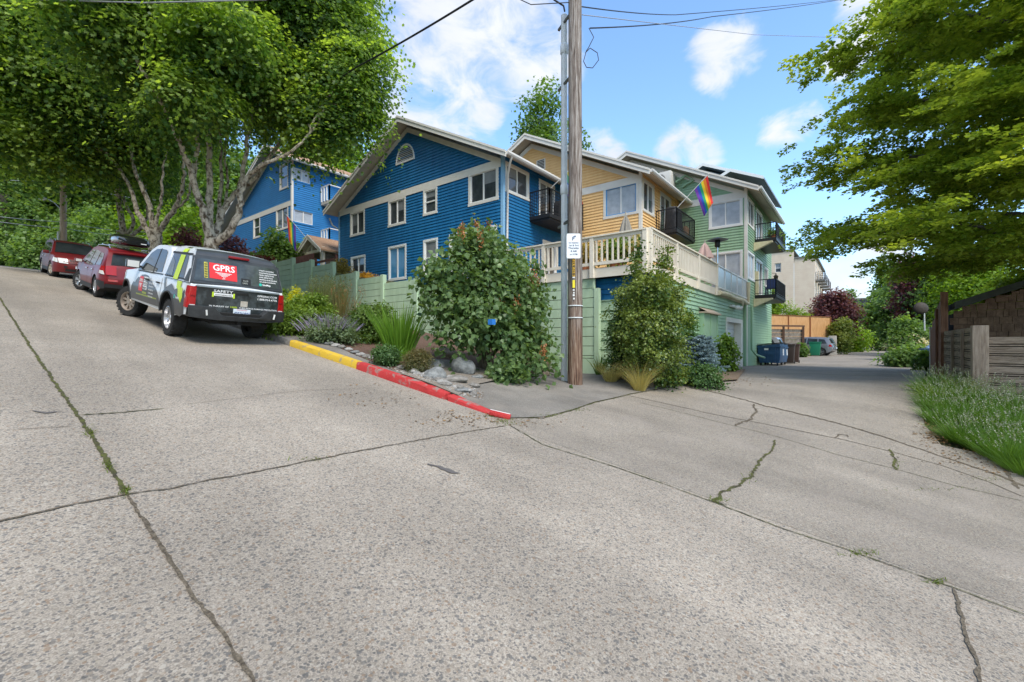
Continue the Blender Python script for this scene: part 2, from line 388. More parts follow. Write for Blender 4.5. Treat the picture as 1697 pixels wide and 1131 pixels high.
def blades(name, bases, dirs, lens, wid, bend, m, parent=None, tints=None, seg=3, tip=.1, seed=0):
    """arching grass blades; bases, dirs (n,3), lens (n), bend pulls the tip outwards and down"""
    g = np.random.default_rng(seed); n = len(bases); t = np.linspace(0, 1, seg + 1)
    dirs = unit(dirs); out = dirs.copy(); out[:, 2] = 0; out = unit(out + 1e-4)
    pos = bases[:, None] + dirs[:, None] * (lens[:, None] * t[None])[..., None]
    pos = pos + (out[:, None] * .55 - np.array([0, 0, 1.])[None, None] * .75) * (bend * lens[:, None] * t[None] ** 2.2)[..., None]
    sd_ = unit(np.cross(dirs, np.array([0, 0, 1.])) + g.normal(size=(n, 3)) * .4)
    w = wid * (1 - (1 - tip) * t ** 1.5) / 2
    V = np.stack([pos - sd_[:, None] * w[None, :, None], pos + sd_[:, None] * w[None, :, None]], 2).reshape(-1, 3)
    k = (seg + 1) * 2; fq = np.array([(2 * i, 2 * i + 1, 2 * i + 3, 2 * i + 2) for i in range(seg)])
    L_ = (fq[None] + (np.arange(n) * k)[:, None, None]).reshape(-1)
    me = bpy.data.meshes.new(name); me.vertices.add(len(V)); me.vertices.foreach_set('co', V.astype(np.float32).ravel())
    me.loops.add(len(L_)); me.loops.foreach_set('vertex_index', L_.astype(np.int32)); nf = n * seg
    me.polygons.add(nf); me.polygons.foreach_set('loop_start', (np.arange(nf) * 4).astype(np.int32)); me.polygons.foreach_set('loop_total', np.full(nf, 4, np.int32))
    T = np.clip(g.normal(size=n) * .25 + .5, 0, 1) if tints is None else tints
    at_ = me.attributes.new('tint', 'FLOAT', 'POINT'); at_.data.foreach_set('value', np.repeat(T, k).astype(np.float32))
    me.materials.append(m); me.update(calc_edges=True); me.validate()
    return link(name, me, parent)
# ================================================================ the ground
_sz = street_z
def street_z(x, y): return _sz(max(-12, x), y)
STONES = [(.25, .21, .165), (.145, .13, .115), (.32, .28, .225), (.12, .118, .115), (.38, .33, .265), (.24, .17, .115), (.18, .168, .15), (.42, .38, .32), (.10, .098, .095)]
M_PAVE = pavemat('washed_concrete', (.325, .283, .233), STONES, 66, (.86, 1.1))
M_ALLEY = pavemat('alley_concrete', (.295, .258, .212), STONES, 78, (.8, 1.1), warm=(.27, .235, .2))
M_WALK = pavemat('sidewalk_concrete', (.20, .18, .153), [(.25, .235, .215), (.20, .19, .175), (.29, .27, .25)], 90, (.62, 1.15), warm=(.29, .255, .215))
M_SOIL = mat('soil', (.07, .045, .03), .95, (.15, .10, .07), 22, .9, 45)
M_MULCH = mat('bark_mulch', (.075, .04, .028), .95, (.19, .115, .08), 55, 1, 80, lo=.3, hi=.7)
M_CRACK = mat('crack_soil', (.06, .047, .033), .95, (.19, .155, .11), 40, .8, 120)
M_MOSS = mat('crack_moss', (.06, .05, .03), .95, (.12, .13, .03), 9, 1, 120)
M_ROUGH = mat('rough_grass', (.05, .06, .02), .95, (.11, .10, .05), 3, .8, 30)

xs = sorted(set([-300, -200, -120, -70, -40, -25, -14, -9, -5, -2] + list(np.arange(0, 11.8, .7)) + [11.9, 12.02, 12.06, 12.12, 12.3, 13, 14, 15, 16, 17, 18, 19, 20, 21, 22, 24, 26, 28, 30, 32, 33.5, 34.5, 36, 40, 50, 65, 90, 130, 200, 300, 420]))
ys = sorted(set([-300, -150, -80, -40, -25, -18, -12, -9] + list(np.arange(-7, 13, .6)) + list(np.arange(13, 48, 1.2)) + [50, 55, 60, 70, 90, 130, 200, 300, 420]))
def terrain():
    mb = MB(); n = len(ys)
    mb.add([(x, y, gz(x, y) - .07 - (.12 if x > 33 else 0)) for x in xs for y in ys], [(i * n + j, (i + 1) * n + j, (i + 1) * n + j + 1, i * n + j + 1) for i in range(len(xs) - 1) for j in range(n - 1)], 0, True)
    o = mb.build('ground', M_ROUGH); tag(o, kind='structure')
terrain()
def px(*uv): return [tuple(gp(u, v)[0][:2]) for u, v in uv]
tag(sheet('street', [(-9, -20), (4.9, -20), (4.93, -3), (4.93, 3.6), (5.2, 4.6), (5.2, 63), (-9, 63)], .55, M_PAVE, 0), kind='structure')
EDGE_L = px((845, 694), (900, 692), (945, 681), (985, 667), (1045, 653), (1112, 641), (1150, 636))
EDGE_R = px((1697, 778), (1625, 752), (1560, 738), (1533, 705), (1522, 660))
alley = [(4.934, -20), (13.9, -20)] + EDGE_R + [(21.5, -1.75), (26, -2.1), (34, -1.9), (60, -2.6), (140, -3.5), (140, 5.2), (60, 5.8), (44, 5.5), (34.5, 5.4), (33.2, 4.64), (20, 4.64), (19.4, 3.6)] + EDGE_L[::-1] + [(5.202, 4.62), (4.934, 3.6)]
tag(sheet('alley', alley, .6, M_ALLEY, .001), kind='structure')
def kerb_h(y): return .005 + .135 * sst(4.0, 6.2, y)
def walk_z(x, y): return gz(x, y) + kerb_h(y) * (1 - .8 * sst(7.5, 11, x))
inner = px((1120, 632), (1000, 628), (988, 614), (930, 607), (905, 624), (880, 634), (800, 641), (760, 662), (735, 668), (690, 650), (655, 628), (600, 605), (540, 577), (470, 556))
inner = [(max(x, 5.31), y) for x, y in inner]
walk = [(5.33, 13.2), (5.33, 4.36)] + EDGE_L[:-1] + inner
tag(sheet('sidewalk', walk, .45, M_WALK, .006, fn=walk_z), kind='structure')
bed = [(5.33, 44), (5.33, 13.2)] + inner[::-1][:-2] + [(12.0, 6.3), (12.05, 44)]
tag(sheet('garden_bed', bed, .6, M_MULCH, .013, fn=lambda x, y: walk_z(x, y) + .12 * sst(6, 9, x)), kind='structure')
grav = px((662, 634), (700, 652), (738, 668), (790, 650), (838, 642), (800, 628), (740, 612), (690, 606))
grav = [(max(x, 5.32), y) for x, y in grav]
tag(sheet('gravel_bed', grav, .35, mat('pale_gravel', (.13, .105, .08), .95, (.34, .30, .255), 60, 1, 70, lo=.3, hi=.7), .022, fn=lambda x, y: walk_z(x, y) + .12 * sst(6, 9, x)), kind='structure')
bed2 = px((1120, 632), (1000, 628), (988, 614)) + [(12.4, 6.2), (14, 4.7), (19.9, 4.62), (19.4, 3.6)] + px((1222, 632), (1150, 637))
tag(sheet('planting_soil', bed2, .5, mat('needle_litter', (.13, .085, .055), .95, (.24, .17, .11), 40, .9, 70), .05), kind='structure')

def kerb(name, y0, y1, m, ex=0):
    mb = MB(); n = max(2, int((y1 - y0) / .12)); prof = [(0, -.06), (.012, .75), (.035, .97), (.06, 1), (.165, 1), (.165, -.06)]; rows = []
    for i in range(n + 1):
        y = y0 + (y1 - y0) * i / n; h = kerb_h(y); xo = 5.17
        r = []
        for k, (dx, dz) in enumerate(prof):
            chip = max(0, noise.noise((y * 2.1, k * .4, ex)) - .18) * ex
            r.append((xo + dx + chip * .12 * (k in (1, 2, 3)), y, gz(5.2, y) + .003 + h * dz - chip * .07 * (k in (2, 3))))
        rows.append(r)
    k = len(prof)
    mb.add([p for r in rows for p in r], [(i * k + j, i * k + j + 1, (i + 1) * k + j + 1, (i + 1) * k + j) for i in range(n) for j in range(k - 1)], 0, True)
    mb.add(rows[0], [tuple(range(k))]); mb.add(rows[-1], [tuple(range(k))[::-1]])
    o = mb.build(name, m, sharp=40, recalc=True); return tag(o, kind='structure')
PK = mat('bare_kerb', (.16, .145, .13), .9, (.27, .25, .225), 8, .8, 60)
PY = mat('yellow_kerb_paint', (.62, .40, .035), .8, (.30, .25, .17), 5, .7, 50, lo=.55, hi=.66, detail=9)
PR = mat('red_kerb_paint', (.46, .035, .035), .8, (.27, .19, .165), 5, .9, 40, lo=.55, hi=.63, detail=9)
kerb('kerb', 10.62, 44, PK); kerb('yellow_kerb', 9.27, 10.6, PY, .3); kerb('yellow_kerb', 7.92, 9.255, PY, .3)
kerb('red_kerb', 5.42, 7.905, PR, 1.3); kerb('red_kerb', 4.35, 5.34, PR, 1.8)
e = MB(); p0, p1 = gp(812, 689)[0], gp(846, 695)[0]; e.bar(p0 + Vector((0, 0, .045)), p1 + Vector((0, 0, .03)), .10, .07, 0); e.bar(p0 + Vector((.0, 0, .088)), p1 + Vector((0, 0, .07)), .06, .012, 1)
tag(bevel(e.build('kerb_end', [PR, mat('white_chip', (.75, .73, .7), .8)]), .008, 1), kind='structure')

def crack(name, pix, w, m, seed=0, jag=.5):
    g = random.Random(seed); mb = MB(); P = [gp(u, v)[0] for u, v in pix]; L = []; R_ = []; pts = []
    for a, b in zip(P[:-1], P[1:]):
        n = max(2, int((b - a).length / max(.035, w * .8)))
        pts += [a + (b - a) * k / n for k in range(n)]
    pts.append(P[-1]); off = 0
    for i, p in enumerate(pts):
        d = (pts[min(i + 1, len(pts) - 1)] - pts[max(i - 1, 0)]); d.z = 0; d.normalize(); s = Vector((-d.y, d.x, 0))
        off = off * .75 + g.uniform(-1, 1) * w * jag * .45
        end = min(1, i / 2, (len(pts) - 1 - i) / 2)
        for arr, sg in ((L, 1), (R_, -1)):
            q = p + s * (off + sg * w * (.5 + g.uniform(-.3, .35) * min(1, jag * 2)) * (.15 + .85 * end)); arr.append((q.x, q.y, gz(q.x, q.y) + .008))
    n = len(pts); mb.add(L + R_, [(i, n + i, n + i + 1, i + 1) for i in range(n - 1)])
    return tag(mb.build(name, m), kind='structure')
crack('street_joint', [(-40, 442), (0, 495), (60, 590), (110, 663), (140, 705), (165, 745), (185, 780), (210, 820)], .028, M_MOSS, 1)
crack('street_joint', [(210, 821), (240, 868), (285, 935), (320, 985), (365, 1045), (400, 1100), (430, 1150)], .017, M_CRACK, 2, .6)
crack('street_joint', [(-60, 878), (0, 865), (100, 842), (210, 821), (280, 812), (340, 798), (400, 788), (520, 763), (640, 740), (740, 722), (840, 706)], .015, M_CRACK, 3, .7)
crack('street_joint', [(128, 689), (200, 685), (275, 678)], .02, M_MOSS, 4)
crack('street_joint', [(300, 672), (400, 660), (500, 648), (600, 645)], .006, M_CRACK, 44)
crack('street_joint', [(0, 714), (60, 711), (128, 707)], .008, M_CRACK, 45)
crack('alley_joint', [(845, 706), (900, 738), (1020, 775), (1100, 803), (1190, 836), (1300, 878), (1400, 911), (1500, 947), (1580, 975), (1720, 1028)], .014, M_MOSS, 5, .6)
crack('alley_joint', [(1580, 975), (1592, 1020), (1605, 1060), (1620, 1110), (1630, 1150)], .020, M_CRACK, 6, .7)
crack('alley_joint', [(1035, 655), (1100, 669), (1180, 687), (1260, 702), (1330, 716), (1400, 730), (1480, 750), (1560, 772), (1640, 800), (1700, 826)], .02, M_CRACK, 7, .3)
crack('alley_joint', [(1130, 640), (1190, 652), (1270, 674), (1340, 690), (1410, 708), (1470, 727), (1530, 747), (1600, 770), (1660, 790), (1710, 812)], .05, M_CRACK, 8, .5)
crack('alley_joint', [(1060, 668), (1190, 700), (1290, 725), (1390, 755), (1480, 777), (1580, 805), (1697, 832)], .012, M_MOSS, 9, .3)
crack('alley_crack', [(1285, 730), (1275, 750), (1255, 768), (1245, 790), (1222, 805), (1200, 818), (1185, 832), (1205, 838)], .03, M_MOSS, 10, 1)
crack('alley_crack', [(1250, 670), (1253, 685), (1242, 697), (1215, 706)], .035, M_CRACK, 11, 1)
crack('alley_crack', [(1475, 745), (1485, 760), (1483, 775), (1492, 782)], .035, M_MOSS, 12, 1)
crack('alley_crack', [(1382, 727), (1390, 721), (1403, 722), (1406, 726)], .02, M_CRACK, 13, 1)
crack('alley_crack', [(1660, 768), (1672, 790), (1690, 812)], .05, M_CRACK, 14, .5)
crack('sidewalk_joint', [(845, 693), (900, 694), (945, 682), (985, 668), (1045, 654), (1112, 642)], .022, M_MOSS, 15, .6)
crack('sidewalk_joint', [(985, 668), (1010, 657), (985, 648)], .008, M_CRACK, 16, .4)
crack('tar_patch', [(708, 770), (728, 775), (752, 784), (762, 786)], .05, mat('tar', (.11, .10, .095), .8), 17, .6)
crack('tar_patch', [(55, 681), (75, 685), (105, 683)], .03, MATS['tar'], 18, 1)
# grass in the joints
def joint_grass():
    g = np.random.default_rng(5); B = []; 
    for (u, v, su, sv_, n) in ((838, 700, 22, 6, 130), (905, 690, 25, 3, 70), (950, 680, 22, 3, 80), (208, 815, 6, 8, 60), (180, 775, 6, 10, 50), (1190, 830, 12, 5, 50), (1430, 918, 25, 6, 60), (1553, 965, 14, 5, 50), (815, 690, 14, 3, 60), (150, 720, 8, 16, 40), (520, 762, 30, 3, 20), (1640, 795, 25, 6, 40), (1240, 790, 10, 12, 30), (1488, 770, 4, 10, 25), (1550, 812, 60, 4, 30)):
        for _ in range(n):
            uu, vv = u + g.normal() * su * .6, v + g.normal() * sv_ * .5
            B.append(tuple(gp(uu, vv)[0]))
    B = np.array(B); n = len(B); d = np.stack([g.normal(size=n) * .6, g.normal(size=n) * .6, np.ones(n)], 1)
    o = blades('grass', B, d, .02 + .05 * g.random(n), .008, .5, leafmat('joint_grass', (.07, .09, .02), (.16, .22, .03)), seed=2)
    tag(o, 'short weeds and grass growing in the pavement joints', 'grass', kind='stuff')
joint_grass()

# ================================================================ houses
M_TRIM = mat('trim_paint', (.66, .63, .57), .6, (.72, .69, .63), 3)
M_WHITE = mat('white_paint', (.74, .74, .72), .5)
M_ROOFT = mat('roof_underside', (.52, .46, .37), .8, (.6, .54, .45), 3)
M_SHING = mat('dark_shingle', (.05, .045, .045), .9, (.12, .11, .105), 18, .8, 60)
M_TANSH = mat('tan_shingle', (.27, .15, .085), .9, (.42, .27, .17), 14, .8, 50)
M_BLUE = mat('blue_siding', (.006, .108, .265), .5, (.013, .155, .355), 2.2, .12, 40, stretch=(1.6, 1.6, .3), lo=.3, hi=.7)
M_BLUE2 = mat('blue_siding_back', (.02, .17, .42), .5, (.026, .21, .50), 1.6, .12, 40)
M_YEL = mat('yellow_siding', (.76, .47, .195), .55, (.84, .55, .245), 2.2, .12, 40, stretch=(1.6, 1.6, .3), lo=.3, hi=.7)
M_GREEN = mat('green_siding', (.235, .38, .225), .55, (.30, .45, .295), 2.2, .12, 40, stretch=(1.6, 1.6, .3), lo=.3, hi=.7)
M_GWALL = mat('green_boards', (.39, .52, .345), .6, (.47, .60, .42), 2, .15, 30, stretch=(1.5, 1.5, .4))
M_MASK = mat('masking_tape', (.10, .30, .58), .6)
M_FILM = mat('plastic_film', (.33, .37, .42), .28, (.46, .50, .55), 2.5, .5, 6, spec=.6)
M_PANE = mat('window_pane', (.035, .042, .05), .04, (.075, .085, .095), .9, spec=.9, lo=.4, hi=.6)
M_PANEL = mat('pane_with_blind', (.16, .17, .18), .12, (.25, .26, .27), 1.3, spec=.8)
M_IRON = mat('black_iron', (.012, .012, .013), .5)
M_DARK = mat('dark_void', (.02, .018, .016), .9)
M_GUT = mat('gutter_white', (.66, .64, .60), .45)

class Wall:
    def __init__(s, o, u, n): s.o, s.u, s.n = Vector(o), Vector(u), Vector(n)
    def p(s, a, z, d=0):
        q = s.o + s.u * a + s.n * d; return (q.x, q.y, z)
    def box(s, mb, a0, a1, z0, z1, d0, d1, mi=0):
        return mb.box(a0, a1, d0, d1, z0, z1, mi, fn=lambda a, d, z: s.p(a, z, d))
def WX(X): return Wall((X, 0, 0), (0, 1, 0), (-1, 0, 0))       # faces the street, a = Y
def WY(Y): return Wall((0, Y, 0), (1, 0, 0), (0, -1, 0))       # faces the alley,  a = X
def siding(name, w, poly, holes, m, parent, ex=.14, lip=.032):
    """lap siding: every course a slab that leans out at its foot, cut round the openings"""
    mb = MB(); zs = [p[1] for p in poly]; z = min(zs); zt = max(zs); n = len(poly)
    def span(zz):
        c = []
        for i in range(n):
            (a, b), (c2, d) = poly[i], poly[(i + 1) % n]
            if min(b, d) - 1e-9 <= zz <= max(b, d) + 1e-9:
                if abs(b - d) < 1e-9: c += [a, c2]
                else: c.append(a + (c2 - a) * (zz - b) / (d - b))
        return (min(c), max(c)) if c else None
    cuts = sorted({q for h in holes for q in (h[2], h[3])} | set(zs))
    while z < zt - 1e-4:
        z1 = min(z + ex, zt); sub = [z] + [c for c in cuts if z + 1e-4 < c < z1 - 1e-4] + [z1]
        for p, q in zip(sub[:-1], sub[1:]):
            op, oq = lip * (1 - (p - z) / ex), lip * (1 - (q - z) / ex)
            sp_, sq = span(p + 1e-6), span(q - 1e-6)
            if not sp_ or not sq: continue
            cut = sorted((h[0], h[1]) for h in holes if h[2] < (p + q) / 2 < h[3]); segs = []; ca, cb = sp_[0], sq[0]
            for h0, h1 in cut: segs.append((ca, h0, cb, h0)); ca = cb = h1
            segs.append((ca, sp_[1], cb, sq[1]))
            for a0, a1, b0, b1 in segs:
                if a1 - a0 < .005 and b1 - b0 < .005: continue
                mb.quad(w.p(a0, p, op), w.p(a1, p, op), w.p(b1, q, oq), w.p(b0, q, oq))
                if p == z: mb.quad(w.p(a0, p, op), w.p(a0, p, 0), w.p(a1, p, 0), w.p(a1, p, op))
        z = z1
    return mb.build(name, m, parent)
def window(root, w, a0, a1, z0, z1, kind='slider', casing=.10, frame=None, pane=None, tape=False, name='window'):
    """outer sizes include the casing; returns the hole for the siding"""
    mb = MB(); c = casing
    w.box(mb, a0, a1, z1 - c, z1, -.02, .04); w.box(mb, a0 - .015, a1 + .015, z0, z0 + c, -.02, .048)
    w.box(mb, a0, a0 + c, z0 + c, z1 - c, -.02, .038); w.box(mb, a1 - c, a1, z0 + c, z1 - c, -.02, .038)
    i0, i1, j0, j1 = a0 + c, a1 - c, z0 + c, z1 - c; t = .045
    for b in ((i0, i0 + t, j0, j1), (i1 - t, i1, j0, j1), (i0 + t, i1 - t, j0, j0 + t), (i0 + t, i1 - t, j1 - t, j1)): w.box(mb, *b, -.06, .012, 2 if tape else 1)
    if kind == 'slider': w.box(mb, (i0 + i1) / 2 - .03, (i0 + i1) / 2 + .03, j0 + t, j1 - t, -.058, .006, 1)
    if kind == 'hung': w.box(mb, i0 + t, i1 - t, (j0 + j1) / 2 - .03, (j0 + j1) / 2 + .03, -.058, .006, 1)
    if kind == 'triple':
        for k in (1, 2): w.box(mb, i0 + (i1 - i0) * k / 3 - .03, i0 + (i1 - i0) * k / 3 + .03, j0 + t, j1 - t, -.058, .006, 1)
    f = mb.build(name, [frame or M_TRIM, M_WHITE, M_MASK], root)
    pb = MB(); w.box(pb, i0 + .01, i1 - .01, j0 + .01, j1 - .01, -.05, -.035); pb.build('pane', pane or M_PANE, f)
    if pane is None:                                              # a drawn curtain or a half blind behind part of the glass, seen as a paler pane
        r = random.Random(int(a0 * 97 + z0 * 31)).random()
        if r < .7:
            cb = MB(); a = (i0 + t + .01, (i0 + i1) / 2 - .04) if r < .35 else ((i0 + i1) / 2 + .04, i1 - t - .01)
            if kind == 'hung': a = (i0 + t + .01, i1 - t - .01)
            w.box(cb, a[0], a[1], j1 - t - (j1 - j0) * (.25 + r * .5), j1 - t - .01, -.0345, -.031); cb.build('blind', M_PANEL, f)
    return (a0 + .02, a1 - .02, z0 + .02, z1 - .02)
def roof_pair(root, xa, xb, yr, zr, e0, ze0, e1, ze1, m, t=.16, gutter=True, xg=None):
    mb = MB()
    for e, ze in ((e0, ze0), (e1, ze1)):
        mb.prism([(yr, zr), (e, ze), (e, ze - t * .6), (yr, zr - t)], xa, xb, lambda a, b, d: (d, a, b))
    r = mb.build('roof', m, root, recalc=False)
    sb = MB()
    for e, ze in ((e0, ze0), (e1, ze1)):
        k = .04 if e < yr else -.04
        sb.prism([(yr, zr - t - .003), (e + k, ze - t * .6 - .003), (e + k, ze - t * .6 - .03), (yr, zr - t - .03)], xa + .02, xb - .02, lambda a, b, d: (d, a, b))
    sb.build('soffit', M_ROOFT, r)
    bb = MB()
    for e, ze in ((e0, ze0), (e1, ze1)):
        bb.prism([(yr, zr - .035), (e, ze - .03), (e, ze - .24), (yr, zr - .27)], xa - .04, xa - .002, lambda a, b, d: (d, a, b))
        bb.prism([(yr, zr + .02), (e, ze + .015), (e, ze - .075), (yr, zr - .08)], xa - .07, xa - .042, lambda a, b, d: (d, a, b))
    bb.build('barge_board', M_TRIM, r)
    if gutter:
        gb = MB(); g0 = xg or xa - .02
        prof = [(e0 + .0, ze0 - .02), (e0 + .0, ze0 - .15), (e0 - .09, ze0 - .15), (e0 - .13, ze0 - .09), (e0 - .13, ze0 - .02)]
        gb.prism(prof, g0, xb, lambda a, b, d: (d, a, b)); gb.build('gutter', M_GUT, r)
    return r
def railing(name, pts, h, root, m, gap=.11, r=.009, post=.02, mesh=False):
    """black steel balcony rail along a floor polyline"""
    mb = MB()
    for a, b in zip(pts[:-1], pts[1:]):
        a, b = Vector(a), Vector(b); up = Vector((0, 0, h)); n = max(1, int((b - a).length / gap))
        mb.bar(a + up, b + up, .045, .045); mb.bar(a + Vector((0, 0, .08)), b + Vector((0, 0, .08)), .03, .03)
        for k in range(n + 1):
            p = a + (b - a) * k / n; mb.bar(p + Vector((0, 0, 0)), p + up, (post if k in (0, n) else r) * 2)
        if mesh:
            for q in range(1, int(h / .13)): mb.bar(a + Vector((0, 0, q * .13)), b + Vector((0, 0, q * .13)), .012)
    return mb.build(name, m, root)
def balcony(root, x0, x1, yo, yw, zf, zr, m=M_IRON, mesh=False):
    mb = MB(); mb.box(x0, x1, yo, yw - .02, zf - .16, zf); mb.box(x0 + .06, x1 - .06, yo + .06, yw - .02, zf - .24, zf - .163)
    b = mb.build('balcony', m, root)
    railing('railing', [(x0 + .03, yw - .03, zf), (x0 + .03, yo + .03, zf), (x1 - .03, yo + .03, zf), (x1 - .03, yw - .03, zf)], zr - zf, b, m, mesh=mesh)
    return b
def gable_house(name, label, X0, X1, y0, zbase, m, roofm=M_SHING, z0=0, wins=(), side=(), yl=12.2, xover=.6, side_base=None, cornermat=None, trim=None, zE1=None, belt=None):
    root = thing(name, label, 'house', (0, 0, 0)); y1 = y0 + yl; w = WX(X0); s = WY(y0); zE = 7.67 + z0; zE1 = zE if zE1 is None else zE1; yr = (y0 + y1) / 2 + (zE1 - zE) / 1.02; zP = zE + .51 * (yr - y0); T = trim or M_TRIM
    holes = [window(root, w, *q[:4], **(q[4] if len(q) > 4 else {})) for q in wins]
    belt = belt or (7.36 + z0, 7.70 + z0)
    siding('front_wall', w, [(y0, zbase), (y1, zbase), (y1, zE1), (yr, zP), (y0, zE)], holes, m, root)
    holes = [window(root, s, *q[:4], **(q[4] if len(q) > 4 else {})) for q in side]
    sb = zbase if side_base is None else side_base
    siding('side_wall', s, [(X0, sb), (X1, sb), (X1, zE + .28), (X0, zE + .28)], holes, m, root)
    tb = MB(); w.box(tb, y0 + .06, y1, belt[0], belt[1], .004, .042)
    k = .51; nrm = .22
    for a, b, zz in ((y0, 1, zE), (y1, -1, zE1)):                 # raking trim under the roof, along the wall
        tb.prism([(a, zz - .02), (yr, zP - .02), (yr, zP - .02 - nrm * 1.12), (a + b * nrm * 2.2, zz - .02)], -.004, .036, lambda a_, b_, d: w.p(a_, b_, d))
    tb.build('trim_board', T, root)
    for a, b, zz in ((y0 - .045, y0 + .09, zE + .2), (y1 - .09, y1 + .03, zE1 - .05)): MB().box(X0 - .045, X0 + .09, a, b, zbase, zz).build('corner_board', cornermat or T, root)
    e = .65; r = roof_pair(root, X0 - xover, X1, yr, zP + .30, y0 - e, zE + .30 - .51 * e, y1 + e, zE1 + .30 - .51 * e, roofm)
    return root, w, s

# --- the front blue house
blue, bw, bs = gable_house('blue_house', 'deep blue clapboard house with half round attic vent, nearest the street corner', 14.6, 19.9, 11.8, 1.6, M_BLUE,
    wins=[(21.48, 22.86, 6.0, 7.38), (18.02, 19.42, 6.0, 7.38), (15.74, 16.71, 6.12, 7.38, dict(kind='hung')), (12.02, 13.74, 6.02, 7.5, dict(casing=.12)),
          (21.42, 22.8, 3.0, 4.87, dict(frame=M_WHITE)), (17.97, 19.42, 3.22, 5.0, dict(frame=M_WHITE, pane=mat('blue_masked_pane', (.03, .19, .38), .12, (.05, .25, .45), 1.5, spec=.7))),
          (15.7, 16.71, 3.2, 4.97, dict(frame=M_WHITE, kind='hung')), (12.1, 14.94, 3.2, 4.99, dict(frame=M_WHITE, kind='triple'))],
    side=[(14.72, 16.42, 6.35, 7.62), (17.2, 18.55, 5.62, 7.6, dict(name='balcony_door', frame=M_WHITE)), (17.5, 18.7, 2.2, 4.85, dict(name='deck_door', frame=M_WHITE))], cornermat=mat('light_blue_paint', (.22, .42, .62), .6))
def half_round_vent():
    c, z, r = 18.06, 9.05, .72; mb = MB(); n = 20
    arc = [(c + r * math.cos(math.pi * i / n), z + r * 1.28 * math.sin(math.pi * i / n)) for i in range(n + 1)]
    inn = [(c + (r - .09) * math.cos(math.pi * i / n), z + .09 + (r * 1.28 - .18) * math.sin(math.pi * i / n)) for i in range(n + 1)]
    for i in range(n): mb.prism([arc[i], arc[i + 1], inn[i + 1], inn[i]], .0, .05, lambda a, b, d: bw.p(a, b, d))
    bw.box(mb, c - r, c + r, z, z + .09, .0, .052)
    k = 0; zz = z + .12
    while zz < z + r * 1.28 - .12:
        hw = (r - .06) * math.sqrt(max(0, 1 - ((zz - z) / (r * 1.28)) ** 2)); mb.add([bw.p(c - hw, zz, .040), bw.p(c + hw, zz, .040), bw.p(c + hw, zz + .06, .022), bw.p(c - hw, zz + .06, .022)], [(0, 1, 2, 3), (3, 2, 1, 0)], 0); zz += .088
    v = mb.build('attic_vent', M_WHITE, blue)
    d = MB(); d.add([bw.p(a, b, .0205) for a, b in arc], [tuple(range(n + 1))]); d.build('vent_backing', M_DARK, v)
half_round_vent()
balcony(blue, 16.45, 19.45, 10.7, 11.8, 5.66, 6.74, mesh=True)
def downpipe(root, pts, m=M_GUT, r=.045): return MB().tube(pts, r, 8).build('downpipe', m, root)
downpipe(blue, [(14.3, 11.1, 7.5), (14.35, 11.25, 7.25), (14.7, 11.62, 7.0), (14.72, 11.68, 4), (14.72, 11.68, 1.8)])
downpipe(blue, [(14.3, 24.55, 7.3), (14.4, 24.4, 6.9), (14.75, 24.12, 6.6), (14.78, 24.1, 2.6)])

# --- the yellow house
yellow, yw, ysd = gable_house('yellow_house', 'yellow clapboard house between the blue house and the green house', 19.9, 25.2, 8.0, 2.0, M_YEL,
    wins=[(8.1, 9.86, 5.96, 7.5, dict(casing=.12, tape=True, pane=M_FILM))], side=[(20.06, 21.5, 6.1, 7.62), (22.3, 23.9, 5.5, 7.6, dict(name='balcony_door'))])
balcony(yellow, 21.7, 24.6, 6.95, 8.0, 5.46, 6.45)
v = MB(); yw.box(v, 13.2, 13.75, 9.2, 9.75, 0, .05); [yw.box(v, 13.26, 13.69, 9.26 + i * .08, 9.30 + i * .08, .051, .065, 1) for i in range(6)]; v.build('attic_vent', [M_TRIM, M_DARK], yellow)
# --- the green house
green, gw, gs = gable_house('green_house', 'green clapboard house with two stacked balconies over the alley', 25.2, 33.0, 4.64, -1.3, M_GREEN,
    wins=[(4.8, 6.42, 5.98, 7.42, dict(frame=M_WHITE, pane=M_FILM)), (4.8, 6.42, 3.3, 4.75, dict(frame=M_WHITE, pane=M_FILM))],
    side=[(25.45, 27.1, 6.05, 7.5), (27.7, 29.6, 5.5, 7.45, dict(name='balcony_door', frame=M_WHITE)), (25.4, 27.2, 3.3, 4.75, dict(frame=M_WHITE, pane=M_FILM)), (27.7, 29.6, 2.7, 4.7, dict(name='balcony_door', frame=M_WHITE)), (30.3, 31.6, 3.4, 4.6)], side_base=-1.5)
b1 = balcony(green, 27.3, 30.9, 3.6, 4.64, 5.62, 6.42); b2 = balcony(green, 27.3, 30.9, 3.6, 4.64, 2.62, 3.42)
c = mat('cream_wrap', (.62, .53, .33), .7, (.72, .64, .45), 5, .5, 15)
for z in (5.3, 2.3):
    mb = MB(); mb.prism([(4.62, z - .35), (3.75, z + .05), (3.75, z + .1), (4.62, z + .1)], 27.0, 27.28, lambda a, b, d: (d, a, b)); mb.build('balcony_bracket', c, green)
mb = MB(); mb.box(27.32, 27.6, 4.45, 4.63, 2.62, 3.9); mb.build('wrapped_post', c, green)
def lantern(root):
    mb = MB(); mb.lathe([(.02, 0), (.10, .05), (.12, .32), (.16, .34), (.03, .48), (.02, .55)], (33.15, 4.4, 3.95), n=10); mb.bar((33.0, 4.6, 4.5), (33.15, 4.4, 4.5), .03); mb.build('wall_lantern', mat('dark_bronze', (.05, .04, .03), .5), root)
lantern(green)
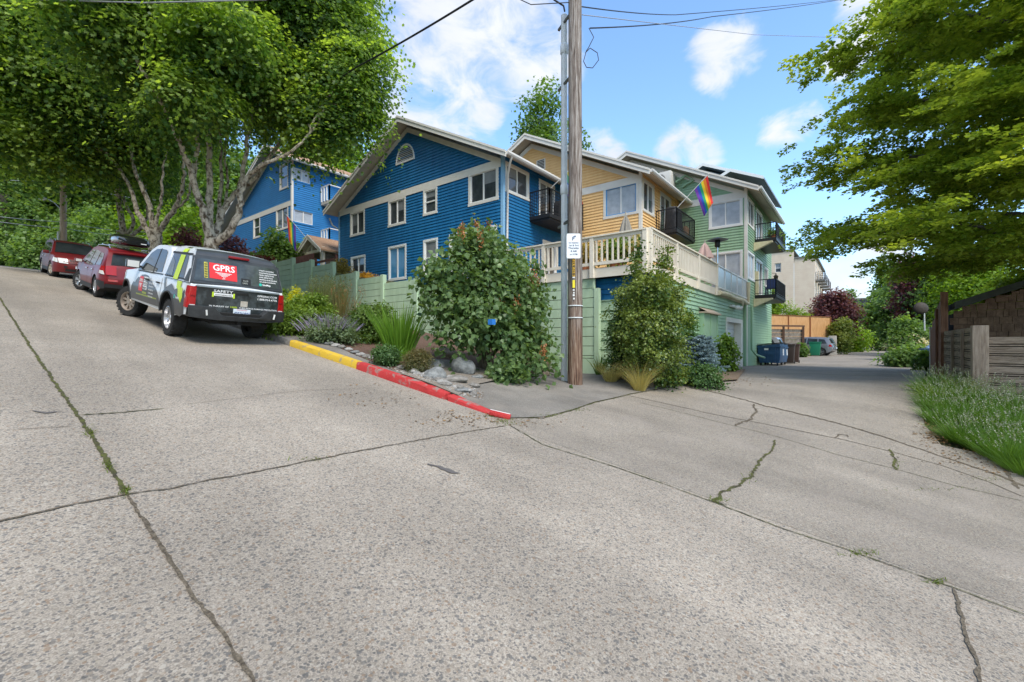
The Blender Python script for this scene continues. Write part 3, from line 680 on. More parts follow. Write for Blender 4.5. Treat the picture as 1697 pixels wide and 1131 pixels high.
# --- garage under the deck (its alley wall runs on from the green house)
gar = thing('garage', 'green clapboard garage with white roller door under the wooden deck', 'garage', (0, 0, 0))
ga = WY(4.66); gd = (20.95, 23.9, -1.35, 1.13)
siding('alley_wall', ga, [(12.3, -1.6), (25.16, -1.6), (25.16, 1.95), (12.3, 1.95)], [gd], M_GREEN, gar)
siding('street_wall', WX(12.3), [(4.68, 1.3), (11.0, 1.3), (11.0, 1.93), (4.68, 1.93)], [], M_BLUE, gar, ex=.16)
siding('lower_wall', WX(12.3), [(4.68, -1.3), (6.2, -1.3), (6.2, 1.3), (4.68, 1.3)], [], M_GWALL, gar, ex=.285)
mb = MB(); ga.box(mb, 20.9, 21.05, -1.4, 1.15, -.35, .05); ga.box(mb, 23.8, 24.2, -1.4, 1.15, -.35, .05); ga.box(mb, 21.05, 23.8, .96, 1.151, -.35, .052)
fr = mb.build('door_frame', M_TRIM, gar)
mb = MB(); [ga.box(mb, 21.05, 23.8, -1.35 + i * .29, -1.35 + i * .29 + .278, -.30, -.26 + .0 * i) for i in range(8)]; ga.box(mb, 21.05, 23.8, -1.35, .96, -.32, -.301)
bevel(mb.build('garage_door', mat('white_door', (.72, .73, .75), .45), gar), .012, 1)
mb = MB(); ga.box(mb, 21.6, 22.9, 1.62, 1.72, .0, .12); mb.lathe([(.0, -.1), (.09, -.1), (.11, .06), (.0, .06)], (21.9, 4.40, 1.62), n=10); mb.lathe([(.0, -.1), (.09, -.1), (.11, .06), (.0, .06)], (22.5, 4.40, 1.62), n=10); mb.build('flood_light', M_WHITE, gar)
mb = MB(); ga.box(mb, 24.5, 24.62, -1.4, 1.9, .02, .13); mb.build('corner_post', M_GREEN, gar)
downpipe(green, [(25.75, 4.5, 1.9), (25.75, 4.5, -.3), (25.9, 4.35, -.55), (27.6, 4.2, -.75)], M_GREEN, .05)
mb = MB(); ga.box(mb, 16.9, 18.9, -1.3, 1.15, .02, .16); mb.add([ga.p(16.85, 1.15, .3), ga.p(18.95, 1.15, .3), ga.p(18.95, 1.32, 0), ga.p(16.85, 1.32, 0)], [(0, 1, 2, 3)], 1); ga.box(mb, 16.85, 18.95, 1.1, 1.149, .0, .3, 1); [ga.box(mb, a, a + .07, -1.3, 1.15, .161, .19) for a in (16.9, 17.86, 18.82)]
mb.build('chimney_chase', [M_GREEN, mat('tan_flashing', (.42, .33, .25), .8)], gar)

# --- deck over the garage
deck = thing('deck', 'beige timber deck with slatted railing over the green garage', 'deck', (0, 0, 0))
M_DECK = mat('deck_paint', (.68, .61, .50), .65, (.75, .68, .57), 2.5, .2, 30)
mb = MB(); mb.box(12.0, 19.88, 4.66, 11.78, 2.06, 2.2); mb.box(19.88, 25.18, 4.66, 7.97, 2.06, 2.2); mb.build('floor', mat('deck_boards', (.28, .2, .14), .8, (.36, .27, .19), 4), deck)
mb = MB(); mb.box(11.96, 11.998, 4.62, 11.7, 1.93, 2.2); mb.box(12.0, 25.18, 4.60, 4.638, 1.93, 2.2); mb.build('fascia', M_DECK, deck)
def deck_rail(name, a, b, zf, h, m, step, infill, posts, parent):
    a, b = Vector(a), Vector(b); d = (b - a); L = d.length; d.normalize(); mb = MB(); Z = lambda p, z: Vector((p.x, p.y, z))
    mb.bar(Z(a, zf + h), Z(b, zf + h), .14, .045); mb.bar(Z(a, zf + h - .07), Z(b, zf + h - .07), .045, .09); mb.bar(Z(a, zf + .13), Z(b, zf + .13), .045, .09)
    r = mb.build(name, m, parent)
    for t in posts:
        p = a + d * t; q = MB(); q.bar(Z(p, zf - .28), Z(p, zf + h - .024), .115); q.build('rail_post', m, r)
    k = int(L / step); q = MB()
    for i in range(k + 1):
        p = a + d * (L * i / k)
        if min(abs(L * i / k - t) for t in posts) > .09: MB().bar(Z(p, zf + .17), Z(p, zf + h - .11), infill).build('baluster', m, r)
    return r
deck_rail('street_railing', (11.93, 11.7, 0), (11.93, 4.62, 0), 2.2, .92, M_DECK, .165, .045, [0.1, 1.9, 3.72, 5.42, 7.02], deck)
deck_rail('alley_railing', (11.98, 4.58, 0), (19.15, 4.58, 0), 2.2, .94, M_DECK, .16, .036, [.05, 2.2, 4.6, 7.1], deck)
def glass_rail():
    mb = MB(); mb.bar((19.25, 4.58, 2.2 + .92), (25.1, 4.58, 2.2 + .92), .06, .05); mb.bar((19.25, 4.58, 2.26), (25.1, 4.58, 2.26), .05, .05)
    for i in range(6): x = 19.27 + i * 1.165; mb.bar((x, 4.58, 2.2), (x, 4.58, 3.1), .05)
    r = mb.build('white_railing', M_WHITE, deck)
    for i in range(5): x = 19.27 + i * 1.165; MB().box(x + .03, x + 1.135, 4.575, 4.585, 2.3, 3.08).build('infill_panel', mat('frosted_panel', (.55, .58, .60), .25), r)
    w = MB(); w.tube([(19.2, 4.5, 2.02), (20.5, 4.48, 2.05), (22, 4.49, 2.0), (23.4, 4.47, 2.04), (24.3, 4.5, 1.98), (25.1, 4.5, 2.0)], [.09, .1, .085, .1, .09, .05], 8)
    w.tube([(25.0, 4.5, 2.0), (24.98, 4.5, 2.6), (24.95, 4.5, 3.05)], [.05, .08, .1], 8); w.add([(22.9, 4.42, 2.0), (23.5, 4.40, 2.02), (23.0, 4.38, 1.6)], [(0, 1, 2), (2, 1, 0)]); w.build('wrapped_edge', c, deck)
glass_rail()

# --- the board walls in front (green planks, stepping down the street)
ret = thing('retaining_wall', 'pale green plank retaining wall stepping down the street with square posts', 'wall', (12, 20, 0))
ret.location = (0, 0, 0)
def plank_wall(w, a0, a1, z0, z1, parent, name='plank_panel', ph=.285):
    mb = MB(); z = z1; i = 0
    while z > z0:
        zz = max(z0, z - ph + .017); w.box(mb, a0, a1, zz, z, -.05, 0.0 + .004 * (i % 2)); z -= ph; i += 1
    w.box(mb, a0, a1, z0, z1 - .01, -.12, -.051, 1)
    return mb.build(name, [M_GWALL, M_DARK], parent)
rw = WX(12.02); pr = 29.5
for i, (y, zt) in enumerate(STEPS):
    y2 = STEPS[i + 1][0] if i + 1 < len(STEPS) else 12.1
    base = min(gz(11.8, y2), gz(11.8, y)) - .4
    plank_wall(rw, y2 + .0, y - .0, base, zt, ret)
    mb = MB(); zp = (STEPS[i - 1][1] + .32 if i == 0 else STEPS[i - 1][1]) + .04
    rw.box(mb, y - .10, y + .10, base, zp, -.125, .06); mb.build('wall_post', M_GWALL, ret)
mb = MB(); rw.box(mb, 12.0, 12.2, -.6, 2.29, -.125, .06); mb.build('wall_post', M_GWALL, ret)
plank_wall(rw, 26.2, 30, 2.2, 4.75, ret)
low = thing('plank_wall', 'tall pale green plank wall below the deck, behind the utility pole', 'wall', (0, 0, 0))
plank_wall(WX(12.01), 6.25, 12.0, -.42, 1.92, low); plank_wall(WY(6.24), 12.06, 13.9, -1.2, 1.62, low, 'plank_return')
mb = MB(); WX(12.01).box(mb, 6.16, 12.0, -1.1, -.44, -.08, .03); WX(12.01).box(mb, 6.1, 6.24, -1.15, 1.63, -.12, .035); mb.build('base_board', M_GWALL, low)
mb = MB(); WX(12.01).box(mb, 6.24, 6.30, 1.62, 1.92, -.05, .02); mb.build('edge_trim', M_GWALL, low)

# --- the second blue house up the hill, gatehouse, terrace rail
back, kw, ks = gable_house('blue_house', 'brighter blue house with tan shingle roof farther up the hill behind the maple', 14.6, 20.5, 29.6, 4.0, M_BLUE2, M_TANSH, z0=4.3, zE1=8.3, belt=(9.08, 9.42),
    wins=[(30.05, 31.25, 10.35, 12.05, dict(kind='hung')), (30.05, 31.75, 7.65, 9.3), (34.2, 35.3, 7.65, 9.25, dict(kind='hung')), (34.9, 36.0, 5.0, 6.5)],
    side=[(14.62, 15.9, 10.7, 11.7, dict(pane=M_FILM, frame=M_BLUE2)), (14.64, 16.1, 7.95, 8.95, dict(pane=M_FILM, frame=M_BLUE2))])
def white_balcony(x0, x1, zf, zr):
    mb = MB(); mb.box(x0, x1, 28.5, 29.55, zf - .2, zf); b = mb.build('balcony', M_ROOFT, back)
    q = MB()
    for a, b_ in (((x0, 29.5), (x0, 28.5)), ((x0, 28.5), (x1, 28.5))):
        q.bar((*a, zr), (*b_, zr), .08, .06)
        for k in range(4): p = [a[i] + (b_[i] - a[i]) * k / 3 for i in (0, 1)]; q.bar((*p, zf), (*p, zr), .08)
    q.build('railing', M_WHITE, b)
white_balcony(16.6, 19.5, 9.75, 10.75); white_balcony(16.6, 19.5, 6.6, 7.8)
gate = thing('gatehouse', 'small open gatehouse with tan shingle gable roof between the two blue houses', 'gatehouse', (0, 0, 0))
roof_pair(gate, 14.0, 18.5, 26.4, 6.55, 24.95, 5.55, 27.85, 5.6, M_TANSH, gutter=False)
mb = MB()
for y in (25.3, 27.4):
    for x in (14.3, 17.8): MB().box(x - .1, x + .1, y - .1, y + .1, 3.5, 5.75).build('gate_post', M_DECK, gate)
MB().box(14.2, 14.4, 25.1, 27.6, 5.45, 5.62).build('tie_beam', M_DECK, gate); MB().box(14.22, 14.38, 26.3, 26.5, 5.63, 6.25).build('king_post', M_DECK, gate); mb.bar((14.3, 25.6, 5.62), (14.3, 26.35, 6.05), .1); mb.bar((14.3, 27.2, 5.62), (14.3, 26.45, 6.05), .1)
mb.build('gable_truss', M_DECK, gate)
mb = MB(); mb.box(18.0, 18.1, 25.3, 27.4, 3.5, 5.7); mb.box(14.5, 18, 25.25, 25.3, 3.4, 5.4, 1); mb.build('back_panel', [mat('dark_green_paint', (.06, .09, .05), .6), mat('weathered_board', (.09, .075, .06), .8, (.16, .13, .1), 8)], gate)
downpipe(gate, [(14.1, 25.0, 5.45), (14.25, 25.2, 5.2), (14.3, 25.25, 3.6)])
tr = thing('terrace_fence', 'low red brown board fence on the terrace behind the stepped wall', 'fence', (0, 0, 0)); M_RB = mat('red_brown_stain', (.15, .05, .035), .75, (.22, .08, .055), 5)
mb = MB(); mb.box(12.75, 12.8, 21.3, 29.0, 4.3, 4.42); mb.box(12.75, 12.8, 21.3, 29.0, 4.0, 4.12); mb.box(12.75, 12.8, 23.5, 31.5, 4.5, 4.9); mb.build('rail', M_RB, tr)
mb = MB(); [mb.box(12.82, 12.92, y, y + .1, 3.2, 4.6) for y in (21.4, 23.4, 25.4, 27.4, 29.3)]; mb.build('fence_post', M_RB, tr)
# grey blue house whose gables look over the green roof
far = thing('grey_house', 'grey blue gabled roof top showing over the ridge of the green house', 'house', (0, 0, 0))
p = onX(1178, 275, 42); M_GB = mat('grey_blue_siding', (.19, .25, .30), .6); M_GB2 = mat('grey_blue_roof', (.20, .25, .29), .7)
mb = MB(); mb.prism([(p.y - 2.2, 0), (p.y + 3.2, 0), (p.y + 3.2, p.z - 1.5), (p.y + .4, p.z - .3), (p.y - 2.2, p.z - 1.6)], 42, 50, lambda a, b, d: (d, a, b)); mb.build('wall', M_GB, far)
mb = MB()
for y, z, e, x in ((p.y + .4, p.z, -3.0, 41.0), (p.y + .4, p.z, 4.2, 41.0), (p.y - 2.0, p.z - 1.35, -2.4, 40.0), (p.y - 2.0, p.z - 1.35, 2.2, 40.0)):
    mb.prism([(y, z), (y + e, z - abs(e) * .48), (y + e, z - abs(e) * .48 - .16), (y, z - .18)], x, 50, lambda a, b, d: (d, a, b), 0)
    mb.prism([(y, z + .02), (y + e, z - abs(e) * .48 + .02), (y + e, z - abs(e) * .48 - .22), (y, z - .24)], x - .06, x - .002, lambda a, b, d: (d, a, b), 1)
mb.build('roof', [M_GB2, M_WHITE], far)
# ================================================================ vehicles
M_TYRE = mat('tyre_rubber', (.018, .018, .019), .85, (.03, .03, .03), 20, .3, 60)
M_RIM = mat('alloy', (.55, .55, .56), .3, metal=.85)
M_RIMD = mat('dusty_steel_rim', (.42, .36, .31), .5, metal=.6)
M_GLASS = mat('car_glass', (.016, .022, .023), .04, (.04, .048, .05), 1.5, spec=.2)
M_BLK = mat('black_plastic', (.022, .023, .025), .55)
M_TAIL = mat('tail_lens', (.36, .008, .010), .2, spec=.5, coat=.3)
M_CLEAR = mat('clear_lens', (.72, .72, .70), .12, spec=.8, coat=1)
M_CHROME = mat('chrome', (.75, .75, .76), .12, metal=1)
M_UNDER = mat('underbody', (.012, .012, .012), .9)
class Car:
    def __init__(s, name, label, L, W, top, wheels, r, arch, belt, tumble, paint, zbot=.28, front=(.9, .15), rear=(.5, .07), bow=(.10, .05), group=None, flare=0):
        s.root = thing(name, label, 'pickup' if 'pickup' in name else 'car', group=group); s.L, s.W, s.belt, s.tumble, s.front, s.rear, s.bow = L, W, belt, tumble, front, rear, bow
        bot = []
        for xw in sorted(wheels, reverse=True):
            a0 = math.asin(max(-1, min(1, (zbot - r) / arch)))
            bot += [(xw + arch * math.cos(a0 + (math.pi - 2 * a0) * k / 10), r + arch * math.sin(a0 + (math.pi - 2 * a0) * k / 10)) for k in range(11)]
        s.outline = top + bot; s.top = top; s.nt = len(top); s.r = r; s.wheels = wheels
        s.body(paint)
    def side(s, x, z):
        tf = min(1, max(0, (x - (s.L - s.front[0])) / s.front[0])); tr = min(1, max(0, (s.rear[0] - x) / s.rear[0]))
        y = s.W / 2 - s.front[1] * tf ** 2.2 - s.rear[1] * tr ** 2
        y -= .07 * ((s.belt * .62 - z) / s.belt) ** 2 * 2 if z < s.belt * .62 else .035 * ((z - s.belt * .62) / (s.belt * .38)) ** 2 if z < s.belt else .035 + s.tumble * (z - s.belt)
        return y
    def bend(s, x, q):
        """the nose and tail bow across the width"""
        tf = min(1, max(0, (x - (s.L - .5)) / .5)); tr = min(1, max(0, (.4 - x) / .4))
        return x - s.bow[0] * tf * q * q + s.bow[1] * tr * q * q
    def body(s, paint, mats=None):
        vs, fs, nb = cdt(s.outline, .11); mb = MB()
        for sg in (1, -1):
            pts = [(s.bend(x, 1), sg * s.side(x, z), z) for x, z in vs]
            mb.add(pts, [f if sg > 0 else f[::-1] for f in fs], 0, True)
        K = 8; rows = []
        for x, z in vs[:nb]:
            y = s.side(x, z); rows.append([(s.bend(x, q), y * q, z + (.03 * (1 - q * q) if z > s.belt * .9 else 0)) for q in [1 - 2 * k / K for k in range(K + 1)]])
        flat = [p for r in rows for p in r]; F_ = []; G = []
        ntb = sum(max(1, int(math.hypot(s.outline[i + 1][0] - s.outline[i][0], s.outline[i + 1][1] - s.outline[i][1]) / .11)) for i in range(s.nt - 1))
        for i in range(nb):
            j = (i + 1) % nb
            for k in range(K): (F_ if i < ntb else G).append((i * (K + 1) + k, i * (K + 1) + k + 1, j * (K + 1) + k + 1, j * (K + 1) + k))
        mb.add(flat, F_, 0, True); mb.add(flat, G, 1, True)
        o = mb.build('body', [paint, M_UNDER], s.root, recalc=True); o.data.set_sharp_from_angle(angle=R(48)); s.bodyo = o
    def patch(s, name, poly, m, off=.006, sg=1, parent=None, sp=.1, mb=None, mi=0):
        vs, fs, _ = cdt(poly, sp); own = mb is None; mb = mb or MB()
        mb.add([(s.bend(x, 1), sg * (s.side(x, z) + off), z) for x, z in vs], [f if sg > 0 else f[::-1] for f in fs], mi, True)
        return mb.build(name, m, parent or s.root) if own else mb
    def both(s, name, poly, m, off=.006, **k):
        for sg in (1, -1): s.patch(name, poly, m, off, sg, **k)
    def across(s, name, a, b, m, q=.88, off=.012, parent=None, q0=None, n=8, q1=None):
        """a sheet across the car between two outline points (windscreen, rear window, lamps)"""
        dx, dz = b[0] - a[0], b[1] - a[1]; l = math.hypot(dx, dz); nx, nz = -dz / l * off, dx / l * off
        if a[0] < s.L / 2: nx, nz = (nx, nz) if nx < 0 else (-nx, -nz)
        elif nx < 0: nx, nz = -nx, -nz
        lo, hi = (-q if q0 is None else q0), (q if q1 is None else q1); mb = MB(); V = []
        for t in range(4):
            x, z = a[0] + dx * t / 3, a[1] + dz * t / 3; y = s.side(x, z)
            V += [(s.bend(x, qq) + nx, y * qq, z + nz + (.03 * (1 - qq * qq) if z > s.belt * .9 else 0)) for qq in [lo + (hi - lo) * k / n for k in range(n + 1)]]
        mb.add(V, [(t * (n + 1) + k, (t + 1) * (n + 1) + k, (t + 1) * (n + 1) + k + 1, t * (n + 1) + k + 1) for t in range(3) for k in range(n)], 0, True)
        return mb.build(name, m, parent or s.root)
    def wheel(s, x, sg, w=.24, steer=0, rim=M_RIM, spokes=5, ratio=.64):
        r = s.r; mb = MB(); h = w / 2; rr = r * ratio
        mb.lathe([(rr - .02, -h * .8), (rr, -h), (r * .93, -h), (r * .985, -h * .8), (r, -h * .5), (r, h * .5), (r * .985, h * .8), (r * .93, h), (rr, h), (rr - .015, h * .7)], axis='y', n=36)
        mb.lathe([(0, -h * .5), (rr, -h * .5)], axis='y', n=24)
        for k in range(26):                                       # tread blocks
            t = 6.28318 * k / 26
            for yy in (-.33, .33): mb.bar((r * math.cos(t), yy * w - .05 * w, r * math.sin(t)), (r * math.cos(t) * 1.0, yy * w + .16 * w, r * math.sin(t)), .045, .012, 0, up=(math.cos(t), 0, math.sin(t)))
        o = mb.build('wheel', M_TYRE, s.root, sharp=50)
        q = MB(); q.lathe([(rr, h * .72), (rr * .985, h * .95), (rr * .93, h * .98), (rr * .9, h * .6), (rr * .86, h * .2)], axis='y', n=36)
        q.lathe([(0, h * .72), (.055, h * .72), (.075, h * .5), (.09, h * .3)], axis='y', n=16)
        q.lathe([(0, h * .12), (rr * .95, h * .12)], axis='y', n=20, mi=1)
        for k in range(spokes):
            t = 6.28318 * k / spokes + .3
            if spokes > 7:
                q.bar((.06 * math.cos(t), h * .42, .06 * math.sin(t)), (rr * .9 * math.cos(t), h * .42, rr * .9 * math.sin(t)), .055, .05, 0, up=(0, 1, 0))
            else:
                for dt in (-.16, .16): q.bar((.05 * math.cos(t), h * .66, .05 * math.sin(t)), (rr * .94 * math.cos(t + dt), h * .72, rr * .94 * math.sin(t + dt)), .045, .05, 0, up=(0, 1, 0))
        q.build('rim', [rim, M_UNDER], o, sharp=40)
        y = s.W / 2 - w / 2 - .025; o.location = (x, sg * y, r); o.rotation_euler = (0, 0, steer + (0 if sg > 0 else math.pi)); return o
    def mirror(s, x, z, m, glass=M_CLEAR, size=(.12, .24, .17)):
        for sg in (1, -1):
            y = s.side(x, z); mb = MB(); mb.box(x - size[0] / 2, x + size[0] / 2, sg * (y + .03), sg * (y + .03 + size[1]), z, z + size[2]); mb.bar((x, sg * (y - .02), z + .05), (x, sg * (y + .06), z + .05), .05)
            o = bevel(mb.build('wing_mirror', m, s.root), .03, 3)
            g = MB(); g.box(x - size[0] / 2 - .004, x - size[0] / 2 - .001, sg * (y + .05), sg * (y + .01 + size[1]), z + .025, z + size[2] - .025); g.build('mirror_glass', glass, o)
    def place(s, x, y, heading, tilt=True):
        """stand it on the ground: heading is the forward direction on plan"""
        h = Vector((math.cos(heading), math.sin(heading), 0)); l = Vector((-h.y, h.x, 0)); a, b = s.wheels[0], s.wheels[-1]
        g = lambda p: Vector((p.x, p.y, gz(p.x, p.y)))
        o = Vector((x, y, 0)); p0, p1 = g(o + h * min(a, b)), g(o + h * max(a, b)); f = (p1 - p0).normalized()
        q0, q1 = g(o + h * 1.5 + l * .8), g(o + h * 1.5 - l * .8); lv = (q0 - q1).normalized(); up = f.cross(lv).normalized(); lv = up.cross(f)
        M = Matrix((f, lv, up)).transposed().to_4x4(); M.translation = p0 - f * min(a, b); s.root.matrix_world = M
def side_text(c, mb, txt, x, z, size, mi=0, sg=1, off=.012, **k):
    put_text(mb, txt, size, lambda a, b: (x - sg * a, sg * (c.side(x - a, z + b) + off), z + b), mi, **k)

# ---- the wrapped pickup ---------------------------------------------------
def pickup():
    WP = mat('wrap_silver', (.60, .63, .66), .32, (.68, .70, .72), 1.5, coat=.5); GP = mat('wrap_charcoal', (.028, .031, .034), .4, (.048, .052, .056), 2, coat=.3)
    LIME = mat('wrap_lime', (.50, .66, .03), .4); REDS = mat('decal_red', (.66, .03, .035), .4); WD = mat('decal_white', (.8, .8, .8), .5); TEAL = mat('decal_teal', (.03, .42, .33), .4); SM = mat('wrap_smoke', (.16, .19, .20), .4, (.05, .055, .06), 5, coat=.3)
    YD = mat('decal_yellow', (.62, .55, .08), .5); HAZ = mat('decal_black', (.015, .015, .015), .5)
    top = [(.06, .50), (.02, .62), (.0, .80), (.0, 1.08), (.03, 1.12), (1.60, 1.13), (1.64, 1.30), (1.76, 1.70), (1.88, 1.79), (2.3, 1.83), (2.8, 1.81), (3.15, 1.70), (3.55, 1.42), (3.85, 1.17), (4.2, 1.13), (4.9, 1.07), (5.22, .98), (5.33, .82), (5.36, .60), (5.28, .42)]
    c = Car('pickup_truck', 'silver and charcoal wrapped pickup with canopy, lime stripe and red square on its rear glass', 5.36, 1.90, top, [1.15, 4.45], .385, .47, 1.10, .24, WP, zbot=.40, front=(1.0, .16), rear=(.3, .03), bow=(.14, .02))
    # the canopy over the bed: a mesh of its own in the same line as the cab
    cp = [(.045, 1.135), (.20, 1.60), (.27, 1.73), (.40, 1.80), (.8, 1.845), (1.3, 1.86), (1.52, 1.84), (1.58, 1.78), (1.575, 1.14)]
    vs, fs, nb = cdt(cp, .12); mb = MB(); cy = lambda x, z: c.side(x, z) + .02 - .10 * max(0, (z - 1.68) / .18) ** 2
    for sg in (1, -1): mb.add([(x, sg * cy(x, z), z) for x, z in vs], [f if sg > 0 else f[::-1] for f in fs], 0, True)
    K = 8; rows = []
    for x, z in vs[:nb]: rows.append([(x + (.02 * q * q if x < .5 else 0), cy(x, z) * q, z + (.035 * (1 - q * q) if z > 1.6 else 0)) for q in [1 - 2 * k / K for k in range(K + 1)]])
    mb.add([p for r in rows for p in r], [(i * (K + 1) + k, i * (K + 1) + k + 1, ((i + 1) % nb) * (K + 1) + k + 1, ((i + 1) % nb) * (K + 1) + k) for i in range(nb) for k in range(K)], 0, True)
    can = mb.build('canopy', [WP, GP], c.root, recalc=True)
    for p_ in can.data.polygons:
        if p_.center.x < .5 and (p_.normal.x < -.15 or abs(p_.normal.y) < .75): p_.material_index = 1
    can.data.set_sharp_from_angle(angle=R(42))
    def cpatch(name, poly, m, off=.008, parent=can, sgs=(1, -1), sp=.12):
        for sg in sgs:
            v2, f2, _ = cdt(poly, sp); mb = MB(); mb.add([(x, sg * (cy(x, z) + off), z) for x, z in v2], [f if sg > 0 else f[::-1] for f in f2], 0, True); mb.build(name, m, parent)
    cpatch('side_window', [(.36, 1.20), (.50, 1.62), (.56, 1.67), (1.46, 1.67), (1.50, 1.20)], M_GLASS)
    cpatch('window_trim', [(.30, 1.675), (1.55, 1.675), (1.55, 1.715), (.32, 1.715)], M_BLK, .012)
    cpatch('window_trim', [(.28, 1.165), (1.52, 1.165), (1.52, 1.195), (.30, 1.195)], M_BLK, .012)
    cpatch('lime_stripe', [(.66, 1.14), (.70, 1.66), (.98, 1.66), (.94, 1.14)], LIME, .014, sgs=(1,)); cpatch('lime_stripe', [(.72, 1.72), (.76, 1.80), (1.02, 1.80), (1.0, 1.72)], LIME, .013)
    mb = MB(); mb.add([(x, y, z) for x in (.72, 1.0) for y, z in ((.72, 1.835), (.4, 1.868), (0, 1.885), (-.4, 1.868), (-.72, 1.835))], [(i, i + 1, i + 6, i + 5) for i in range(4)]); mb.build('lime_stripe', LIME, can)
    cpatch('smoke_patch', [(.08, 1.15), (.30, 1.15), (.24, 1.4), (.16, 1.42)], GP, .010, sgs=(1,)); cpatch('smoke_patch', [(1.06, 1.2), (1.2, 1.5), (1.42, 1.6), (1.46, 1.22)], SM, .011, sgs=(1,))
    # rear of the canopy
    rx = lambda y, z, o=.012: (.045 + (z - 1.135) * .333 - o + .02 * (y / .85) ** 2, y, z)
    def rear(name, poly, m, o=.012, parent=can, sp=.15, fn=rx):
        v2, f2, _ = cdt(poly, sp); mb = MB(); mb.add([fn(y, z, o) for y, z in v2], f2, 0, True); return mb.build(name, m, parent)
    rear('rear_surround', [(.90, 1.14), (-.90, 1.14), (-.84, 1.66), (-.76, 1.70), (.76, 1.70), (.84, 1.66)], GP, .006)
    glass = rear('rear_window', [(.83, 1.20), (-.83, 1.20), (-.77, 1.60), (-.72, 1.64), (.72, 1.64), (.77, 1.60)], mat('tinted_glass', (.03, .038, .04), .06, (.08, .095, .095), 3, spec=.6), .014)
    mb = MB(); mb.box(.03, .12, -.86, .86, 1.125, 1.165); bevel(mb.build('canopy_lip', GP, can), .012)
    mb = MB(); mb.box(.195, .25, -.20, .20, 1.725, 1.775); bevel(mb.build('brake_light', mat('dark_red_lens', (.25, .015, .02), .2), can), .01)
    rear('red_square', [(.56, 1.27), (.05, 1.25), (.05, 1.575), (.56, 1.58)], REDS, .020, glass)
    mb = MB(); T = lambda y0, z0, o=.024: (lambda a, b: rx(y0 - a, z0 + b, o))
    put_text(mb, 'GPRS', .17, T(.50, 1.435), bold=True, width=.41)
    for k in range(6): mb.add([rx(.46 - .035 * k, 1.40 - .022 * k, .024), rx(.15 + .035 * k, 1.395 - .022 * k, .024), rx(.15 + .035 * k + .012, 1.385 - .022 * k, .024), rx(.46 - .035 * k - .012, 1.39 - .022 * k, .024)], [(0, 1, 2, 3)])
    for k, t in enumerate(('UTILITY LOCATING', 'CONCRETE SCANNING', 'VIDEO INSPECTION', 'LEAK DETECTION', 'MAPPING & MODELING', '3D LASER SCANNING')): put_text(mb, t, .036, T(-.40, 1.545 - .048 * k), bold=True)
    put_text(mb, 'SiteMap', .055, T(-.46, 1.235), bold=True)
    mb.build('window_lettering', WD, glass)
    rear('teal_mark', [(-.39, 1.235), (-.42, 1.22), (-.45, 1.24), (-.45, 1.27), (-.42, 1.285), (-.39, 1.27)], TEAL, .022, glass)
    mb = MB()
    for k in range(9): mb.add([rx(.645, 1.27 + k * .033, .022), rx(.595, 1.285 + k * .033, .022), rx(.595, 1.303 + k * .033, .022), rx(.645, 1.288 + k * .033, .022)], [(0, 1, 2, 3)])
    rear('hazard_strip', [(.65, 1.265), (.59, 1.265), (.59, 1.575), (.65, 1.575)], YD, .019, glass); mb.build('hazard_bars', HAZ, glass)
    rear('dark_sticker', [(-.03, 1.21), (-.22, 1.205), (-.22, 1.335), (-.03, 1.34)], HAZ, .020, glass)
    mb = MB(); put_text(mb, 'SAFE', .05, T(-.05, 1.225)); put_text(mb, 'work', .05, T(-.06, 1.28)); mb.build('sticker_lettering', mat('grey_ink', (.4, .42, .38), .6), glass)
    # tailgate
    tx = lambda y, z, o=.012: (-.004 - o + .02 * (y / .9) ** 2 + (.06 * (.62 - z) if z < .62 else 0), y, z)
    tg = rear('tailgate', [(.80, .60), (-.80, .60), (-.82, 1.085), (-.78, 1.105), (.78, 1.105), (.82, 1.085)], mat('tailgate_wrap', (.020, .024, .026), .3, (.065, .08, .085), 4.5, coat=.5, lo=.45, hi=.62), .010, c.root, fn=tx)
    mb = MB(); mb.box(-.035, -.004, -.80, .80, 1.075, 1.112); bevel(mb.build('tailgate_edge', mat('wrap_grey_edge', (.22, .25, .27), .35, coat=.5), tg), .01)
    mb = MB(); mb.box(-.03, -.01, -.16, .10, .985, 1.05); bevel(mb.build('tailgate_handle', HAZ, tg), .008)
    mb = MB(); G = lambda y0, z0, o=.018: (lambda a, b: tx(y0 - a, z0 + b, o))
    put_text(mb, 'SAFETY', .075, G(.50, 1.00), bold=True, width=.36)
    put_text(mb, 'GPRSINC.COM', .055, G(-.34, .985), bold=True, width=.42); put_text(mb, '1.888.914.4776', .06, G(-.34, .915), bold=True, width=.43)
    put_text(mb, 'IN PURSUIT OF', .042, G(.56, .70), bold=True, width=.36); put_text(mb, 'SUBSURFACE DAMAGE PREVENTION', .042, G(-.0, .70), bold=True, width=.78)
    mb.add([tx(.49, .925, .018), tx(.14, .925, .018), tx(.14, .985, .018), tx(.49, .985, .018)], [(0, 1, 2, 3)])
    mb.build('tailgate_lettering', WD, tg)
    mb = MB(); put_text(mb, '100%', .048, G(.18, .70), bold=True, width=.14); [mb.add([tx(y, .90, .02), tx(y - .035, .90, .02), tx(y - .035, 1.0, .02), tx(y, 1.0, .02)], [(0, 1, 2, 3)]) for y in (.525, .14)]; mb.build('yellow_lettering', LIME, tg)
    mb = MB(); put_text(mb, 'ALWAYS BEGINS HERE', .03, G(.47, .94, .022), bold=True, width=.31); mb.build('sign_lettering', HAZ, tg)
    rear('emblem', [(-.02, .74), (-.16, .74), (-.16, .86), (-.02, .86)], mat('emblem_tan', (.40, .35, .28), .45, (.5, .46, .4), 20), .016, tg, fn=tx)
